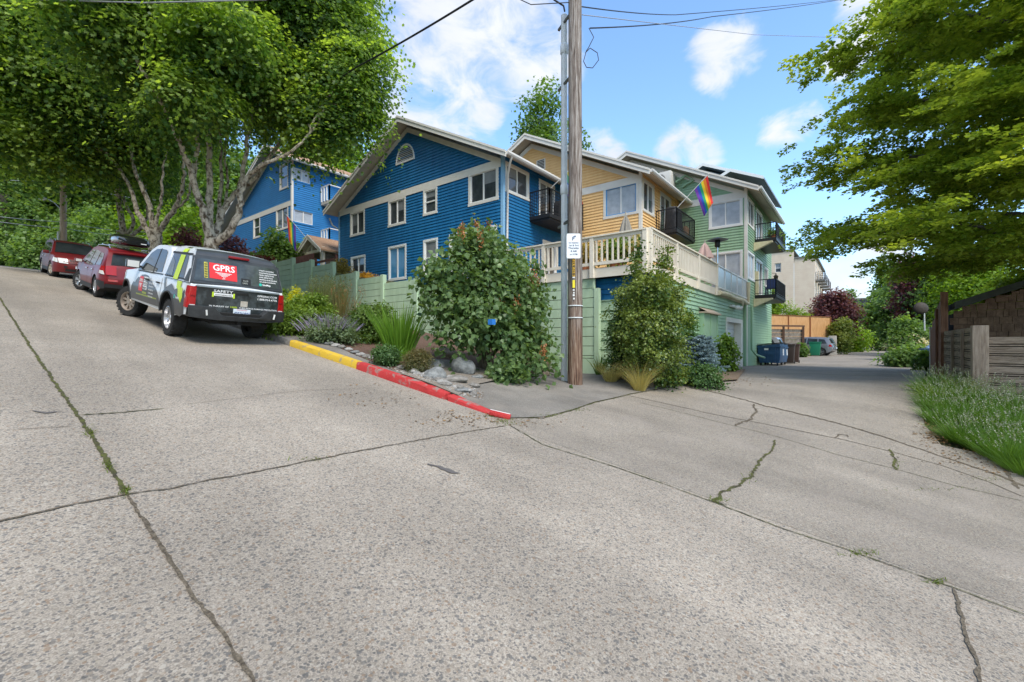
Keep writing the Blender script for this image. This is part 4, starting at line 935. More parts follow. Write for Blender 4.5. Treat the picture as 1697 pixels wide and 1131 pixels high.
    # lamps wrap the corners
    for sg in (1, -1):
        mb = MB(); prof = [(.86, .645), (.885, .72), (.885, .80), (.865, .86), (.885, .92), (.885, 1.04), (.86, 1.075)]
        V = []
        for yy, z in prof:
            ye = c.side(.1, z) + .014; V += [(-.016, sg * .80, z), (-.02, sg * .87, z), (.0, sg * (ye - .012), z), (.03, sg * ye, z), (.13 - .05 * (abs(z - .86) < .05), sg * (c.side(.15, z) + .012), z)]
        n = 5; mb.add(V, [(i * n + j, i * n + j + 1, (i + 1) * n + j + 1, (i + 1) * n + j) for i in range(len(prof) - 1) for j in range(n - 1)], 0, True)
        t = mb.build('tail_light', [M_TAIL], c.root, recalc=True)
        q = MB(); q.box(-.026, -.014, sg * .81, sg * .90, .66, .715); q.build('reversing_light', M_CLEAR, t); q = MB(); q.box(-.0265, -.014, sg * .815, sg * .895, .88, .90); q.build('lamp_bar', mat('lamp_dark', (.2, .005, .008), .3), t)
    # bumper with a step in the middle
    mb = MB(); prof = [(.92, .70), (.92, .47), (.44, .44), (-.44, .44), (-.92, .47), (-.92, .70), (-.52, .70), (-.36, .545), (.36, .545), (.52, .70)]
    mb.prism(prof, -.20, .10, lambda y, z, d: (d + .10 * max(0, (abs(y) - .55) / .4) ** 2 + (.02 if z < .5 else 0), y, z))
    bp = bevel(mb.build('rear_bumper', mat('bumper_black', (.022, .023, .025), .45, (.036, .038, .04), 8), c.root), .018, 2, 25)
    mb = MB(); mb.box(-.19, .05, -.40, .40, .547, .60); mb.build('bumper_recess', M_UNDER, bp)
    for sg in (1, -1):
        mb = MB(); mb.bar((-.205, sg * .66, .64), (-.203, sg * .645, .53), .012, .03); mb.build('reflector', M_CLEAR, bp)
        mb = MB(); mb.box(-.02, .02, sg * .86, sg * .93, .50, .64); mb.build('bumper_vent', M_UNDER, bp)
    pl = MB(); pl.box(-.115, -.10, -.19, .14, .53, .695); plate = pl.build('licence_plate', mat('plate', (.62, .70, .78), .4, (.75, .78, .82), 20), c.root)
    mb = MB(); put_text(mb, 'C53692J', .10, lambda a, b: (-.118, .125 - a, .56 + b), bold=True, width=.30); mb.build('plate_number', mat('plate_blue', (.03, .07, .25), .5), plate)
    mb = MB(); put_text(mb, 'WASHINGTON', .03, lambda a, b: (-.118, .08 - a, .665 + b), width=.20); mb.build('plate_state', REDS, plate)
    # cab glass, doors, trim
    gl = [[(1.86, 1.22), (1.98, 1.68), (2.10, 1.72), (2.42, 1.73), (2.42, 1.20)], [(2.50, 1.20), (2.50, 1.73), (2.82, 1.71), (3.10, 1.61), (3.48, 1.30), (3.60, 1.17)]]
    doors = [[(1.66, 1.10), (1.66, .86), (1.72, .62), (1.80, .50), (2.44, .48), (2.44, 1.10)], [(2.46, 1.10), (2.46, .48), (3.55, .45), (3.68, .62), (3.72, 1.08)]]
    for sg in (1, -1):
        for d, g_ in zip(doors, gl):
            do = c.patch('door', d, WP, .006, sg); c.patch('door_window', g_, M_GLASS, .008, sg, parent=do)
            xh = d[0][0] + (.10 if d is doors[0] else .12); mb = MB(); y = c.side(xh, .98); mb.box(xh, xh + .17, sg * (y + .01), sg * (y + .045), .965, 1.0); bevel(mb.build('door_handle', M_BLK, do), .008)
        c.patch('pillar', [(2.43, 1.15), (2.43, 1.74), (2.49, 1.74), (2.49, 1.15)], M_BLK, .007, sg)
        c.patch('belt_trim', [(1.72, 1.165), (1.72, 1.19), (3.6, 1.16), (3.62, 1.135)], M_BLK, .011, sg)
    # charcoal lower wrap with a torn edge, seen from the street side
    jag = [(0.2, .98), (.28, .86), (.36, .90), (.44, .80), (.52, .83), (.60, .97), (.75, .92), (.88, .99), (1.0, 1.03), (1.15, .98), (1.3, .93), (1.42, .86), (1.5, .80), (1.62, .70), (1.68, .64), (1.74, .70), (1.9, .80), (2.02, .86), (2.2, .90), (2.34, .98), (2.44, 1.03), (2.55, 1.00), (2.62, 1.06), (2.75, 1.08), (2.95, 1.085), (3.2, 1.06), (3.32, .98), (3.42, 1.00), (3.56, .92), (3.64, .84), (3.76, .86), (3.86, .80), (3.92, .72)]
    rear_poly = [(x, z) for x, z in jag if x < 1.63] + [(1.64, .44)] + [(1.15 + .475 * math.cos(t), .385 + .475 * math.sin(t)) for t in [R(a) for a in (8, 25, 45, 65, 90, 115, 135, 155, 172)]] + [(.66, .44), (.3, .42), (.12, .5), (.14, .8), (.16, .96)]
    c.patch('wrap_patch', rear_poly, GP, .010, 1)
    fp = [(x, z) for x, z in jag if x > 1.63] + [(3.98, .44), (1.66, .46)]
    c.patch('wrap_patch', fp, GP, .010, 1)
    c.patch('wrap_patch', [(1.30, .90), (1.45, 1.12), (1.55, 1.12), (1.40, .86)], SM, .011, 1)
    c.patch('lime_stripe', [(.30, .70), (.22, .82), (.30, 1.0), (.42, 1.0), (.42, 1.12), (.70, 1.12), (.66, .98), (.55, .95), (.50, .82)], LIME, .013, 1)
    c.patch('lime_stripe', [(1.85, .60), (1.85, .63), (3.45, .61), (3.45, .58)], mat('dull_lime', (.30, .36, .06), .5), .013, 1)
    c.patch('red_square', [(3.28, .68), (2.98, .68), (2.98, 1.03), (3.28, 1.03)], REDS, .013, 1)
    mb = MB(); side_text(c, mb, 'GPRS', 3.26, .90, .10, off=.016, bold=True, width=.26)
    for k in range(4): x0 = 3.23 - .03 * k; mb.add([(x, c.side(x, z) + .016, z) for x, z in ((x0, .86 - .03 * k), (3.03 + .03 * k, .86 - .03 * k), (3.03 + .03 * k, .84 - .03 * k), (x0, .84 - .03 * k))], [(0, 1, 2, 3)])
    for k in range(3): z = .95 - .105 * k; mb.add([(x, c.side(x, zz) + .014, zz) for x, zz in ((2.95, z), (2.62, z), (2.62, z + .085), (2.95, z + .085))], [(3, 2, 1, 0)])
    for k in range(6): side_text(c, mb, ('CONCRETE SCANNING', 'UTILITY LOCATING', 'VIDEO INSPECTION', 'LEAK DETECTION', '3D LASER SCANNING', 'WATER & SEWER')[k], 2.48 - .0 * k, .98 - .075 * k, .045, off=.016, bold=True, width=.36)
    side_text(c, mb, 'SiteMap', .62, .76, .07, off=.016, bold=True); mb.build('side_lettering', WD, c.root)
    mb = MB(); [side_text(c, mb, t, 2.94, .965 - .105 * k, .07, off=.018, bold=True, width=.30) for k, t in enumerate(('PROTECT', 'YOUR DIG', 'SAFELY'))]; mb.build('sign_lettering', HAZ, c.root)
    c.patch('lime_stripe', [(2.95, .64), (2.62, .64), (2.62, .69), (2.95, .69)], mat('dull_lime', (.3, .36, .06), .5), .014, 1)
    c.patch('teal_mark', [(.72, .75), (.66, .75), (.65, .83), (.72, .83)], TEAL, .014, 1)
    for sg in (1, -1):                                            # wheel-arch lips
        for xw in (1.15, 4.45):
            mb = MB(); ar = [(xw + .47 * math.cos(R(a)), .385 + .47 * math.sin(R(a))) for a in range(0, 181, 12)]
            mb.tube([(x, sg * (c.side(x, z) + .003), z) for x, z in ar], .022, 6); mb.build('arch_lip', M_BLK, c.root)
    c.across('windscreen', (3.80, 1.20), (3.02, 1.74), M_GLASS, .86)
    mb = MB(); mb.box(.02, 3.9, -.5, .5, .34, .42); mb.box(.3, 1.9, -.75, -.4, .25, .35); mb.tube([(.05, -.55, .36), (.6, -.55, .36)], .035, 8); mb.lathe([(0, .3), (.13, .3), (.13, 1.2), (0, 1.2)], c=(1.15, -.75, .385), axis='y', n=12)
    mb.build('chassis', M_UNDER, c.root)
    mb = MB(); mb.tube([(1.15, -.8, .36), (1.15, .8, .36)], .06, 8); mb.lathe([(0, -.14), (.12, -.1), (.15, 0), (.12, .1), (0, .14)], c=(1.15, 0, .36), n=12); mb.build('axle', M_UNDER, c.root)
    mb = MB(); mb.box(-.12, .2, -.04, .04, .36, .43); mb.build('tow_hitch', M_UNDER, c.root)
    c.mirror(3.50, 1.19, GP, size=(.12, .26, .20))
    c.both('headlight', [(4.95, .84), (5.25, .82), (5.22, .97), (4.9, 1.03)], M_CLEAR, .01)
    c.wheel(1.15, 1, .27, 0, M_RIM, 9); c.wheel(1.15, -1, .27, 0, M_RIM, 9); c.wheel(4.45, 1, .27, R(24), M_RIMD, 9); c.wheel(4.45, -1, .27, R(24), M_RIMD, 9)
    for ch in c.root.children:                                    # the body rides high over its wheels
        if not ch.name.startswith('wheel'): ch.location.z += .085
    c.place(4.02, 10.60, R(90)); return c
pickup()

# ---- red estate-type SUV with a roof box, and a dark red one facing down the hill
def suv(name, label, paint, top, L, W, wheels, r, belt, gl, doors, tail=None, head=None, rim=M_RIM, rearwin=None, wind=None, steer=0, clad=True, lite=False, group=None, rails=True, spokes=5):
    c = Car(name, label, L, W, top, wheels, r, r + .07, belt, .30, paint, zbot=.24, front=(.9, .20), rear=(.6, .13), bow=(.20, .10), group=group)
    for sg in (1, -1):
        for d, g_ in zip(doors, gl[:len(doors)]):
            if lite: c.patch('door_window', g_, M_GLASS, .008, sg); continue
            do = c.patch('door', d, paint, .005, sg); c.patch('door_window', g_, M_GLASS, .010, sg, parent=do)
            xh = d[0][0] + .08; y = c.side(xh, belt - .1); mb = MB(); mb.box(xh, xh + .17, sg * (y + .008), sg * (y + .04), belt - .13, belt - .095); bevel(mb.build('door_handle', M_CHROME, do), .008)
        for g_ in gl[len(doors):]: c.patch('quarter_window', g_, M_GLASS, .008, sg)
        if clad: c.patch('sill_cladding', [(wheels[0] + r + .05, .25), (wheels[0] + r + .05, .40), (wheels[1] - r - .05, .40), (wheels[1] - r - .05, .25)], M_BLK, .010, sg)
        if rails and not lite:
            z = max(p[1] for p in top); mb = MB(); y = c.side(1.5, z) - .06
            mb.tube([(.62, sg * y, z - .03), (.75, sg * y, z + .06), (1.5, sg * y, z + .075), (2.3, sg * y, z + .05), (2.45, sg * y, z - .03)], .018, 8); mb.build('roof_rail', M_CHROME, c.root)
    if rearwin: c.across('rear_window', *rearwin, M_GLASS, .84)
    if wind: c.across('windscreen', *wind, M_GLASS, .88)
    if tail:
        for sg in (1, -1):
            t = c.patch('tail_light', tail, M_TAIL, .012, sg)
            if not lite: c.across('tail_light_inner', (tail[0][0] - .02, tail[0][1]), (tail[0][0] + .10, tail[2][1]), M_TAIL, q0=sg * .66 if sg > 0 else -.99, q1=.99 if sg > 0 else -.66, off=.02, parent=t, n=3); c.patch('reversing_lens', [(x, tail[0][1] + (z - tail[0][1]) * .45) for x, z in tail], M_CLEAR, .016, sg, parent=t)
    if head:
        for sg in (1, -1): c.patch('headlight', head, M_CLEAR, .012, sg)
    if not lite: c.mirror(doors[-1][-1][0] - .15, belt + .02, paint, size=(.14, .20, .14))
    for i, xw in enumerate(wheels):
        for sg in (1, -1): c.wheel(xw, sg, .22, steer if i else 0, rim, spokes)
    return c
RED = mat('red_car_paint', (.16, .006, .010), .38, coat=.2, spec=.4)
foretop = [(.12, .40), (.03, .50), (.0, .66), (.05, .80), (.09, .98), (.20, 1.18), (.36, 1.48), (.44, 1.575), (.60, 1.63), (1.4, 1.68), (2.2, 1.67), (2.6, 1.60), (3.35, 1.14), (3.55, 1.05), (4.1, .98), (4.42, .86), (4.57, .70), (4.6, .50), (4.5, .30)]
f = suv('red_suv', 'bright red SUV parked uphill with black roof box, seen from behind', RED, foretop, 4.6, 1.80, [.93, 3.57], .345, 1.0,
        [[(1.22, 1.04), (1.22, 1.50), (1.98, 1.56), (2.02, 1.02)], [(2.10, 1.02), (2.06, 1.56), (2.45, 1.53), (2.80, 1.36), (3.12, 1.08)], [(.50, 1.08), (.56, 1.30), (.70, 1.46), (1.14, 1.50), (1.14, 1.06)]],
        [[(1.25, .98), (1.35, .75), (1.42, .42), (2.02, .41), (2.05, .99)], [(2.07, .99), (2.05, .41), (3.05, .41), (3.15, .70), (3.2, 1.02)]],
        tail=[(.05, .80), (.40, .86), (.40, 1.08), (.14, 1.06)], head=[(4.05, .80), (4.45, .74), (4.4, .86), (4.1, .94)], rearwin=((.164, 1.115), (.352, 1.465)), wind=((3.315, 1.165), (2.66, 1.563)), steer=R(24))
mb = MB(); V = [(-.02, -.90, .36), (-.02, .90, .36)]; f.both('bumper_cladding', [(.02, .36), (.04, .58), (.50, .62), (.52, .45), (.2, .34)], M_BLK, .012); f.across('bumper_step', (.06, .40), (.02, .52), M_BLK, 1.0); f.across('bumper_reflector', (.005, .60), (.015, .66), M_TAIL, q0=.62, q1=.92); f.across('licence_plate', (.05, .82), (.075, .93), MATS['plate'], .22, off=.02)
mb = MB(); mb.add([(.36, y, 1.60 + .03 * (1 - abs(y))) for y in (-.62, 0, .62)] + [(.22, y, 1.575 + .03 * (1 - abs(y))) for y in (-.6, 0, .6)], [(0, 1, 4, 3), (1, 2, 5, 4), (3, 4, 1, 0), (4, 5, 2, 1)]); mb.build('rear_spoiler', RED, f.root)
f.place(4.22, 19.15, R(90))
def roof_box():
    mb = MB(); secs = [(-.15, .30, .05, .17), (-.05, .38, .0, .24), (.3, .44, -.02, .33), (1.0, .46, -.02, .38), (1.5, .43, -.01, .34), (1.85, .33, .03, .22), (2.0, .2, .08, .14)]; n = 14; rows = []
    for x, w, z0, z1 in secs:
        r = []
        for k in range(n):
            t = 6.28318 * k / n; cx_, cz = math.cos(t), math.sin(t); e = .55
            r.append((x, w * math.copysign(abs(cx_) ** e, cx_), (z0 + z1) / 2 + (z1 - z0) / 2 * math.copysign(abs(cz) ** e, cz)))
        rows.append(r)
    mb.add([p for r in rows for p in r], [(i * n + j, i * n + (j + 1) % n, (i + 1) * n + (j + 1) % n, (i + 1) * n + j) for i in range(len(secs) - 1) for j in range(n)], 0, True); mb.add(rows[0], [tuple(range(n))]); mb.add(rows[-1], [tuple(range(n))[::-1]])
    root = thing('roof_box', 'glossy black roof box strapped on top of the bright red SUV', 'roof box')
    o = mb.build('shell', mat('gloss_black', (.012, .012, .014), .15, coat=1), root, recalc=True); o.data.set_sharp_from_angle(angle=R(50))
    q = MB(); [MB().bar((x, -.62, -.06), (x, .62, -.06), .07, .04).build('cross_bar', M_CHROME, root) for x in (.35, 1.3)]
    q = MB(); q.box(-.165, -.145, -.25, -.10, .10, .13); q.build('badge', M_CLEAR, root)
    q = MB(); q.add([(x - .003 * (i == 0), s_ * (w + .004), .125) for s_ in (1, -1) for i, (x, w) in enumerate(((-.06, .375), (.3, .44), (1.0, .46), (1.5, .43)))] + [(x, s_ * (w + .004), .14) for s_ in (1, -1) for x, w in ((-.06, .375), (.3, .44), (1.0, .46), (1.5, .43))], [(i, i + 1, i + 9, i + 8) for i in (0, 1, 2, 4, 5, 6)]); q.build('seam', M_RIMD, root)
    M = f.root.matrix_world.copy(); root.matrix_world = M @ Matrix.Translation((.55, -.02, 1.83))
bpy.context.view_layer.update(); roof_box()
DRED = mat('dark_red_paint', (.15, .014, .016), .4, coat=.15, spec=.4)
hightop = [(.12, .40), (.02, .55), (.03, .80), (.10, 1.0), (.34, 1.45), (.50, 1.62), (1.4, 1.68), (2.2, 1.66), (2.55, 1.60), (3.38, 1.08), (3.6, 1.03), (4.2, .98), (4.48, .90), (4.60, .74), (4.62, .52), (4.52, .28)]
h = suv('dark_red_suv', 'dark red older SUV at the top of the street, facing downhill', DRED, hightop, 4.64, 1.80, [.95, 3.65], .345, 1.0,
        [[(1.25, 1.04), (1.25, 1.52), (2.0, 1.56), (2.04, 1.03)], [(2.12, 1.03), (2.08, 1.56), (2.45, 1.53), (2.85, 1.32), (3.12, 1.07)], [(.48, 1.08), (.6, 1.46), (1.17, 1.52), (1.17, 1.06)]],
        [[(1.28, .98), (1.38, .75), (1.45, .42), (2.04, .41), (2.07, .99)], [(2.09, .99), (2.07, .41), (3.08, .41), (3.2, .70), (3.25, 1.0)]],
        tail=[(.05, .80), (.30, .86), (.30, 1.04), (.12, 1.02)], head=[(4.08, .74), (4.58, .70), (4.5, .88), (4.12, .92)], wind=((3.34, 1.12), (2.60, 1.58)), rearwin=((.2, 1.12), (.46, 1.52)), steer=R(10), rim=mat('champagne_alloy', (.55, .48, .38), .4, metal=.7))
for sg in (1, -1):
    h.across('headlight', (4.61, .68), (4.47, .89), M_CLEAR, q0=.58 if sg > 0 else -.99, q1=.99 if sg > 0 else -.58, off=.016, n=3)
    h.across('fog_light', (4.62, .50), (4.63, .58), M_BLK, q0=.62 if sg > 0 else -.78, q1=.78 if sg > 0 else -.62, off=.016, n=3)
g_ = h.across('grille', (4.60, .70), (4.50, .87), M_BLK, .50, off=.012)
for k in range(4): h.across('grille_bar', (4.60 - .027 * k, .705 + .042 * k), (4.588 - .027 * k, .722 + .042 * k), DRED, .46, off=.026, parent=g_)
h.across('lower_intake', (4.58, .34), (4.62, .45), M_BLK, .70); mb = MB(); mb.box(4.56, 4.66, -.18, .18, .50, .61); mb.build('licence_plate', MATS['plate'], h.root)
h.place(4.28, 33.1, R(-90))

# ---- cars standing far down the alley
def far_car(name, label, paint, x, y, head, kind, group=None):
    tops = {'suv': foretop, 'sedan': [(.12, .35), (.0, .50), (.02, .85), (.1, .98), (.55, 1.02), (1.05, 1.36), (1.5, 1.44), (2.3, 1.42), (2.7, 1.30), (3.25, .98), (4.2, .86), (4.5, .70), (4.55, .45), (4.45, .28)],
            'truck': [(.06, .50), (.0, .62), (.0, 1.08), (1.75, 1.10), (1.85, 1.5), (2.0, 1.72), (2.9, 1.74), (3.3, 1.55), (3.85, 1.12), (4.9, 1.05), (5.3, .85), (5.3, .45), (5.2, .38)]}
    gls = {'suv': [[(1.22, 1.04), (1.22, 1.50), (1.98, 1.56), (2.02, 1.02)], [(2.10, 1.02), (2.06, 1.56), (2.45, 1.53), (2.80, 1.36), (3.12, 1.08)], [(.50, 1.08), (.70, 1.46), (1.14, 1.50), (1.14, 1.06)]],
           'sedan': [[(.95, 1.02), (1.25, 1.33), (1.9, 1.36), (1.9, .99)], [(1.98, .99), (1.98, 1.36), (2.5, 1.28), (3.0, .99)]],
           'truck': [[(1.98, 1.16), (2.08, 1.62), (2.5, 1.65), (2.5, 1.15)], [(2.58, 1.15), (2.58, 1.65), (2.95, 1.62), (3.5, 1.17)]]}
    W_ = {'suv': [.93, 3.57], 'sedan': [.95, 3.6], 'truck': [1.15, 4.3]}[kind]; b = {'suv': 1.0, 'sedan': .95, 'truck': 1.08}[kind]
    L = {'suv': 4.6, 'sedan': 4.55, 'truck': 5.3}[kind]
    rw = {'suv': ((.164, 1.115), (.352, 1.465)), 'sedan': ((.62, 1.05), (1.02, 1.34)), 'truck': ((1.86, 1.18), (1.98, 1.62))}[kind]; ww = {'suv': ((3.315, 1.165), (2.66, 1.563)), 'sedan': ((3.2, 1.0), (2.72, 1.29)), 'truck': ((3.8, 1.15), (3.32, 1.53))}[kind]
    c = suv(name, label, paint, tops[kind], L, 1.8, W_, .34, b, gls[kind], gls[kind][:2], tail=[(.05, .80), (.34, .84), (.30, 1.0), (.08, .98)], head=[(L - .5, .72), (L - .12, .68), (L - .16, .82), (L - .45, .86)], rearwin=rw, wind=ww, lite=True, clad=kind == 'suv', group=group)
    c.across('licence_plate', (.0, .62), (.0, .74), MATS['plate'], .2, off=.06); c.place(x, y, head); return c
GREYC = mat('grey_car_paint', (.20, .21, .23), .25, coat=1, metal=.3); WHITEC = mat('white_car_paint', (.62, .63, .64), .25, coat=1); BLACKC = mat('black_car_paint', (.03, .035, .045), .2, coat=1); BLUEC = mat('blue_car_paint', (.03, .07, .20), .25, coat=1)
# ================================================================ street furniture
def polemat():
    m = bpy.data.materials.new('weathered_pole'); m.use_nodes = True; nt = m.node_tree; N = nt.nodes; L = nt.links; p = N['Principled BSDF']; tc = N.new('ShaderNodeTexCoord')
    def noise_(sc, st, det=6, rg=.65):
        mp = N.new('ShaderNodeMapping'); mp.inputs['Scale'].default_value = st; L.new(tc.outputs['Object'], mp.inputs[0]); n = N.new('ShaderNodeTexNoise'); n.inputs['Scale'].default_value = sc; n.inputs['Detail'].default_value = det; n.inputs['Roughness'].default_value = rg; L.new(mp.outputs[0], n.inputs['Vector']); return n.outputs['Fac']
    def ramp(x, cols):
        r = N.new('ShaderNodeValToRGB'); L.new(x, r.inputs[0])
        for i, (q, c) in enumerate(cols):
            e = r.color_ramp.elements[i] if i < 2 else r.color_ramp.elements.new(q)
            e.position = q; e.color = (*c, 1)
        return r.outputs[0]
    g = noise_(3.4, (9, 9, .5))
    grey = ramp(g, [(.33, (.05, .035, .028)), (.45, (.17, .135, .115)), (.56, (.30, .265, .24)), (.68, (.46, .43, .40))]); brown = ramp(g, [(.34, (.045, .024, .017)), (.46, (.14, .075, .048)), (.56, (.22, .145, .10)), (.68, (.36, .28, .21))])
    sep = N.new('ShaderNodeSeparateXYZ'); L.new(tc.outputs['Object'], sep.inputs[0]); blot = noise_(1.6, (4, 4, .8), 4)
    ad = N.new('ShaderNodeMath'); ad.operation = 'MULTIPLY_ADD'; L.new(blot, ad.inputs[0]); ad.inputs[1].default_value = 3.2; L.new(sep.outputs[2], ad.inputs[2])
    mr = N.new('ShaderNodeMapRange'); mr.inputs[1].default_value = 2.7; mr.inputs[2].default_value = 4.4; L.new(ad.outputs[0], mr.inputs[0])
    mx = N.new('ShaderNodeMix'); mx.data_type = 'RGBA'; L.new(mr.outputs[0], mx.inputs[0]); L.new(brown, mx.inputs[6]); L.new(grey, mx.inputs[7]); L.new(mx.outputs[2], p.inputs['Base Color']); p.inputs['Roughness'].default_value = .9
    b = N.new('ShaderNodeBump'); b.inputs['Strength'].default_value = .9; b.inputs['Distance'].default_value = .03; L.new(g, b.inputs['Height']); L.new(b.outputs[0], p.inputs['Normal']); return m
M_WOODP = polemat(); M_WOODP2 = M_WOODP
M_GALV = mat('galvanised', (.60, .64, .66), .5, (.70, .73, .75), 6, metal=.05)
pb = gp(953, 641)[0]
pole = thing('utility_pole', 'tall weathered wooden utility pole on the corner pavement', 'utility pole', pb)
def wood_pole(root, r0, r1, hgt, zsplit, seed, m1, m2, bands=()):
    g = random.Random(seed); mb = MB(); n = 28; zs_ = [0, .05, .2] + [i * .35 for i in range(1, int(hgt / .35))] + [hgt]; zs_ = sorted(set(zs_)); V = []
    for z in zs_:
        for k in range(n):
            t = 6.28318 * k / n; r = r0 + (r1 - r0) * z / hgt
            r += .012 * noise.noise((math.cos(t) * 3, math.sin(t) * 3, z * .35 + seed)) + .018 * min(0, noise.noise((k * 1.7, seed, z * .12)) + .1); V.append((r * math.cos(t), r * math.sin(t), z))
    F1 = []; F2 = []
    for i in range(len(zs_) - 1):
        for k in range(n): (F2 if zs_[i] < zsplit else F1).append((i * n + k, i * n + (k + 1) % n, (i + 1) * n + (k + 1) % n, (i + 1) * n + k))
    mb.add(V, F1, 0, True); mb.add(V, F2, 1, True); mb.add(V[-n:], [tuple(range(n))], 0)
    return mb.build('pole', [m1, m2], root, recalc=True)
pl_ = wood_pole(pole, .172, .148, 13.0, 1.6, 3, M_WOODP, M_WOODP2)
[MB().lathe([(.176, z), (.181, z), (.181, z + .025), (.176, z + .025)], n=28).build('steel_band', M_GALV, pole) for z in (1.60, 1.88)]
vdir = Vector((-FX, -FY, 0)).normalized(); vr = Vector((vdir.y, -vdir.x, 0)) * -1; vr = Vector((FY, -FX, 0)).normalized()     # towards the viewer / to the viewer's right
def on_pole(a, b, z, d=.2): q = vdir * d + vr * a; return (q.x, q.y, z + b)
tgm = [mat('tag_yellow', (.62, .36, .03), .6), mat('tag_bright', (.75, .62, .03), .6), mat('tag_white', (.7, .7, .68), .6), MATS['decal_black']]
def strip(mb, a0, a1, z0, z1, mi, d): mb.add([on_pole(a, 0, z, d) for a, z in ((a0, z0), (a1, z0), (a1, z1), (a0, z1))], [(0, 1, 2, 3)], mi)
mb = MB(); strip(mb, -.085, -.025, 2.56, 3.03, 0, .184); strip(mb, -.085, -.03, 2.525, 2.555, 2, .184); strip(mb, -.083, -.027, 2.30, 2.48, 1, .184)
for k, (z0, z1) in enumerate(((2.235, 2.265), (2.17, 2.20), (2.11, 2.15), (2.03, 2.07))): strip(mb, -.078 + .01 * (k % 2), -.035, z0, z1, 2, .184)
for k, ch in enumerate('42428'): put_text(mb, ch, .095, lambda a, b: on_pole(-.08 + a, b, 2.945 - k * .09, .187), 3, bold=True, width=.05)
mb.build('pole_tags', tgm, pole)
cb_ = gp(935, 636)[0] + Vector((0, 0, .0))
con = thing('conduit_pole', 'grey steel conduit strapped beside the wooden utility pole', 'conduit', cb_)
mb = MB(); mb.tube([(0, 0, -.1), (0, 0, 1.0), (0, 0, 3.4), (0, 0, 6.6), (0, 0, 9.0)], .078, 16); mb.build('pipe', M_GALV, con)
mb = MB()
for z in (4.62, 8.05): MB().lathe([(.083, z), (.097, z + .02), (.097, z + .22), (.083, z + .24)], n=16).build('collar', M_GALV, con)
def bracket(z):
    mb = MB(); a = cb_ * -1 + pb; d = Vector((a.x, a.y, 0)).normalized(); mb.bar(-d * .28 + vdir * .09 + Vector((0, 0, z)), d * .32 + vdir * .05 + Vector((0, 0, z + .09)), .05, .05); o = mb.build('strut', mat('strut_steel', (.16, .16, .16), .5, metal=.5), con)
for z in (3.85, 7.25, 8.75): bracket(z)
sc = at(950.5, 408, 10.15); sgn = thing('parking_sign', 'white parking restriction sign on the utility pole', 'sign', sc)
def sg_p(a, b, d=0): q = vr * a + vdir * d; return (q.x, q.y, b + .0)
mb = MB(); w_, h_, r_ = .155, .278, .03
rp = [(sx * (w_ - r_) + r_ * math.cos(R(t)), sy * (h_ - r_) + r_ * math.sin(R(t))) for sx, sy, t0 in ((1, 1, 0), (-1, 1, 90), (-1, -1, 180), (1, -1, 270)) for t in (t0, t0 + 30, t0 + 60, t0 + 90)]
mb.prism(rp, 0, .004, lambda a, b, d: sg_p(a, b, d)); plate_ = mb.build('plate', mat('sign_white', (.72, .74, .76), .35), sgn)
mb = MB(); S = lambda y: (lambda a, b: sg_p(a, y + b, .008))
put_text(mb, 'P', .11, lambda a, b: sg_p(a - .035, .125 + b, .008), bold=True)
mb.add([sg_p(a, b, .0085) for a, b in ((-.02, .205), (.04, .235), (.055, .2), (.02, .2))], [(0, 1, 2, 3)])
for t, y, s_, w in (('NO PARKING', .055, .04, .22), ('1st & 3rd', -.005, .05, .22), ('Thursday', -.065, .055, .24), ('8 AM', -.135, .055, .13), ('to 5 PM', -.205, .05, .17)): put_text(mb, t, s_, S(y), bold=True, center=True, width=w)
mb.build('lettering', mat('sign_ink', (.05, .08, .16), .5), plate_)
mb = MB(); mb.bar(sg_p(0, .2, -.01), sg_p(0, .2, -.2), .03); mb.build('sign_bracket', M_GALV, sgn)
# cables
M_CABLE = mat('cable_black', (.015, .015, .016), .5); M_WIRE = mat('wire_grey', (.30, .31, .33), .5)
def cable(label, pts, r, m, sag=0, n=24, name='cable'):
    P = []
    for a, b in zip(pts[:-1], pts[1:]):
        for k in range(n): t = k / n; p = Vector(a).lerp(Vector(b), t); p.z -= sag * 4 * t * (1 - t); P.append(p)
    P.append(Vector(pts[-1])); return tag(MB().tube(P, r, 6).build(name, m), label, 'cable')
ptop = pb + Vector((0, 0, 9.6))
cable('thick black service cable crossing from the pole into the maple', [at(940, -110, 10.4), at(780, 2, 11), at(590, 112, 15), at(520, 155, 18)], .028, M_CABLE, .04)
cable('pale overhead wire across the top of the left maple crown', [at(-120, -60, 14), at(60, 0, 13.2), at(240, 5, 12.4), at(440, 0, 11.6), at(620, -70, 10.8)], .018, M_WIRE, 0)
cable('upper black wire running right from the pole', [pb + Vector((.1, -.1, 8.95)), at(1120, 25, 17), at(1385, 0, 32)], .014, M_CABLE, .05)
cable('lower black wire running right from the pole', [at(978, 47, 10.7), at(1180, 28, 18), at(1420, -5, 34)], .016, M_CABLE, .08)
cable('thin grey wire high over the alley, towards the hornbeam', [at(965, 25, 10.6), at(1250, 58, 22), at(1800, 76, 26)], .010, M_WIRE, 0)
cable('two thin wires meeting the pole top from the left', [at(820, -20, 10), at(880, 8, 10.4), pb + Vector((-.1, .05, 9.0))], .010, M_CABLE, 0)
cable('black cable dropping down to the conduit head', [at(905, -40, 10.4), at(918, 0, 10.55), at(934, 10, 10.65), at(936, 20, 10.7)], .02, M_CABLE, 0, 8)
lp = [at(976, 47, 10.6), at(984, 62, 10.6), at(976, 78, 10.6), at(970, 88, 10.6), at(978, 80, 10.6), at(990, 88, 10.6), at(992, 100, 10.6), at(982, 113, 10.6), at(972, 112, 10.6), at(967, 102, 10.6), at(972, 84, 10.6), at(975, 80, 10.6)]
cable('coil of slack black wire hanging beside the pole', lp, .009, M_CABLE, 0, 4, 'wire_coil')
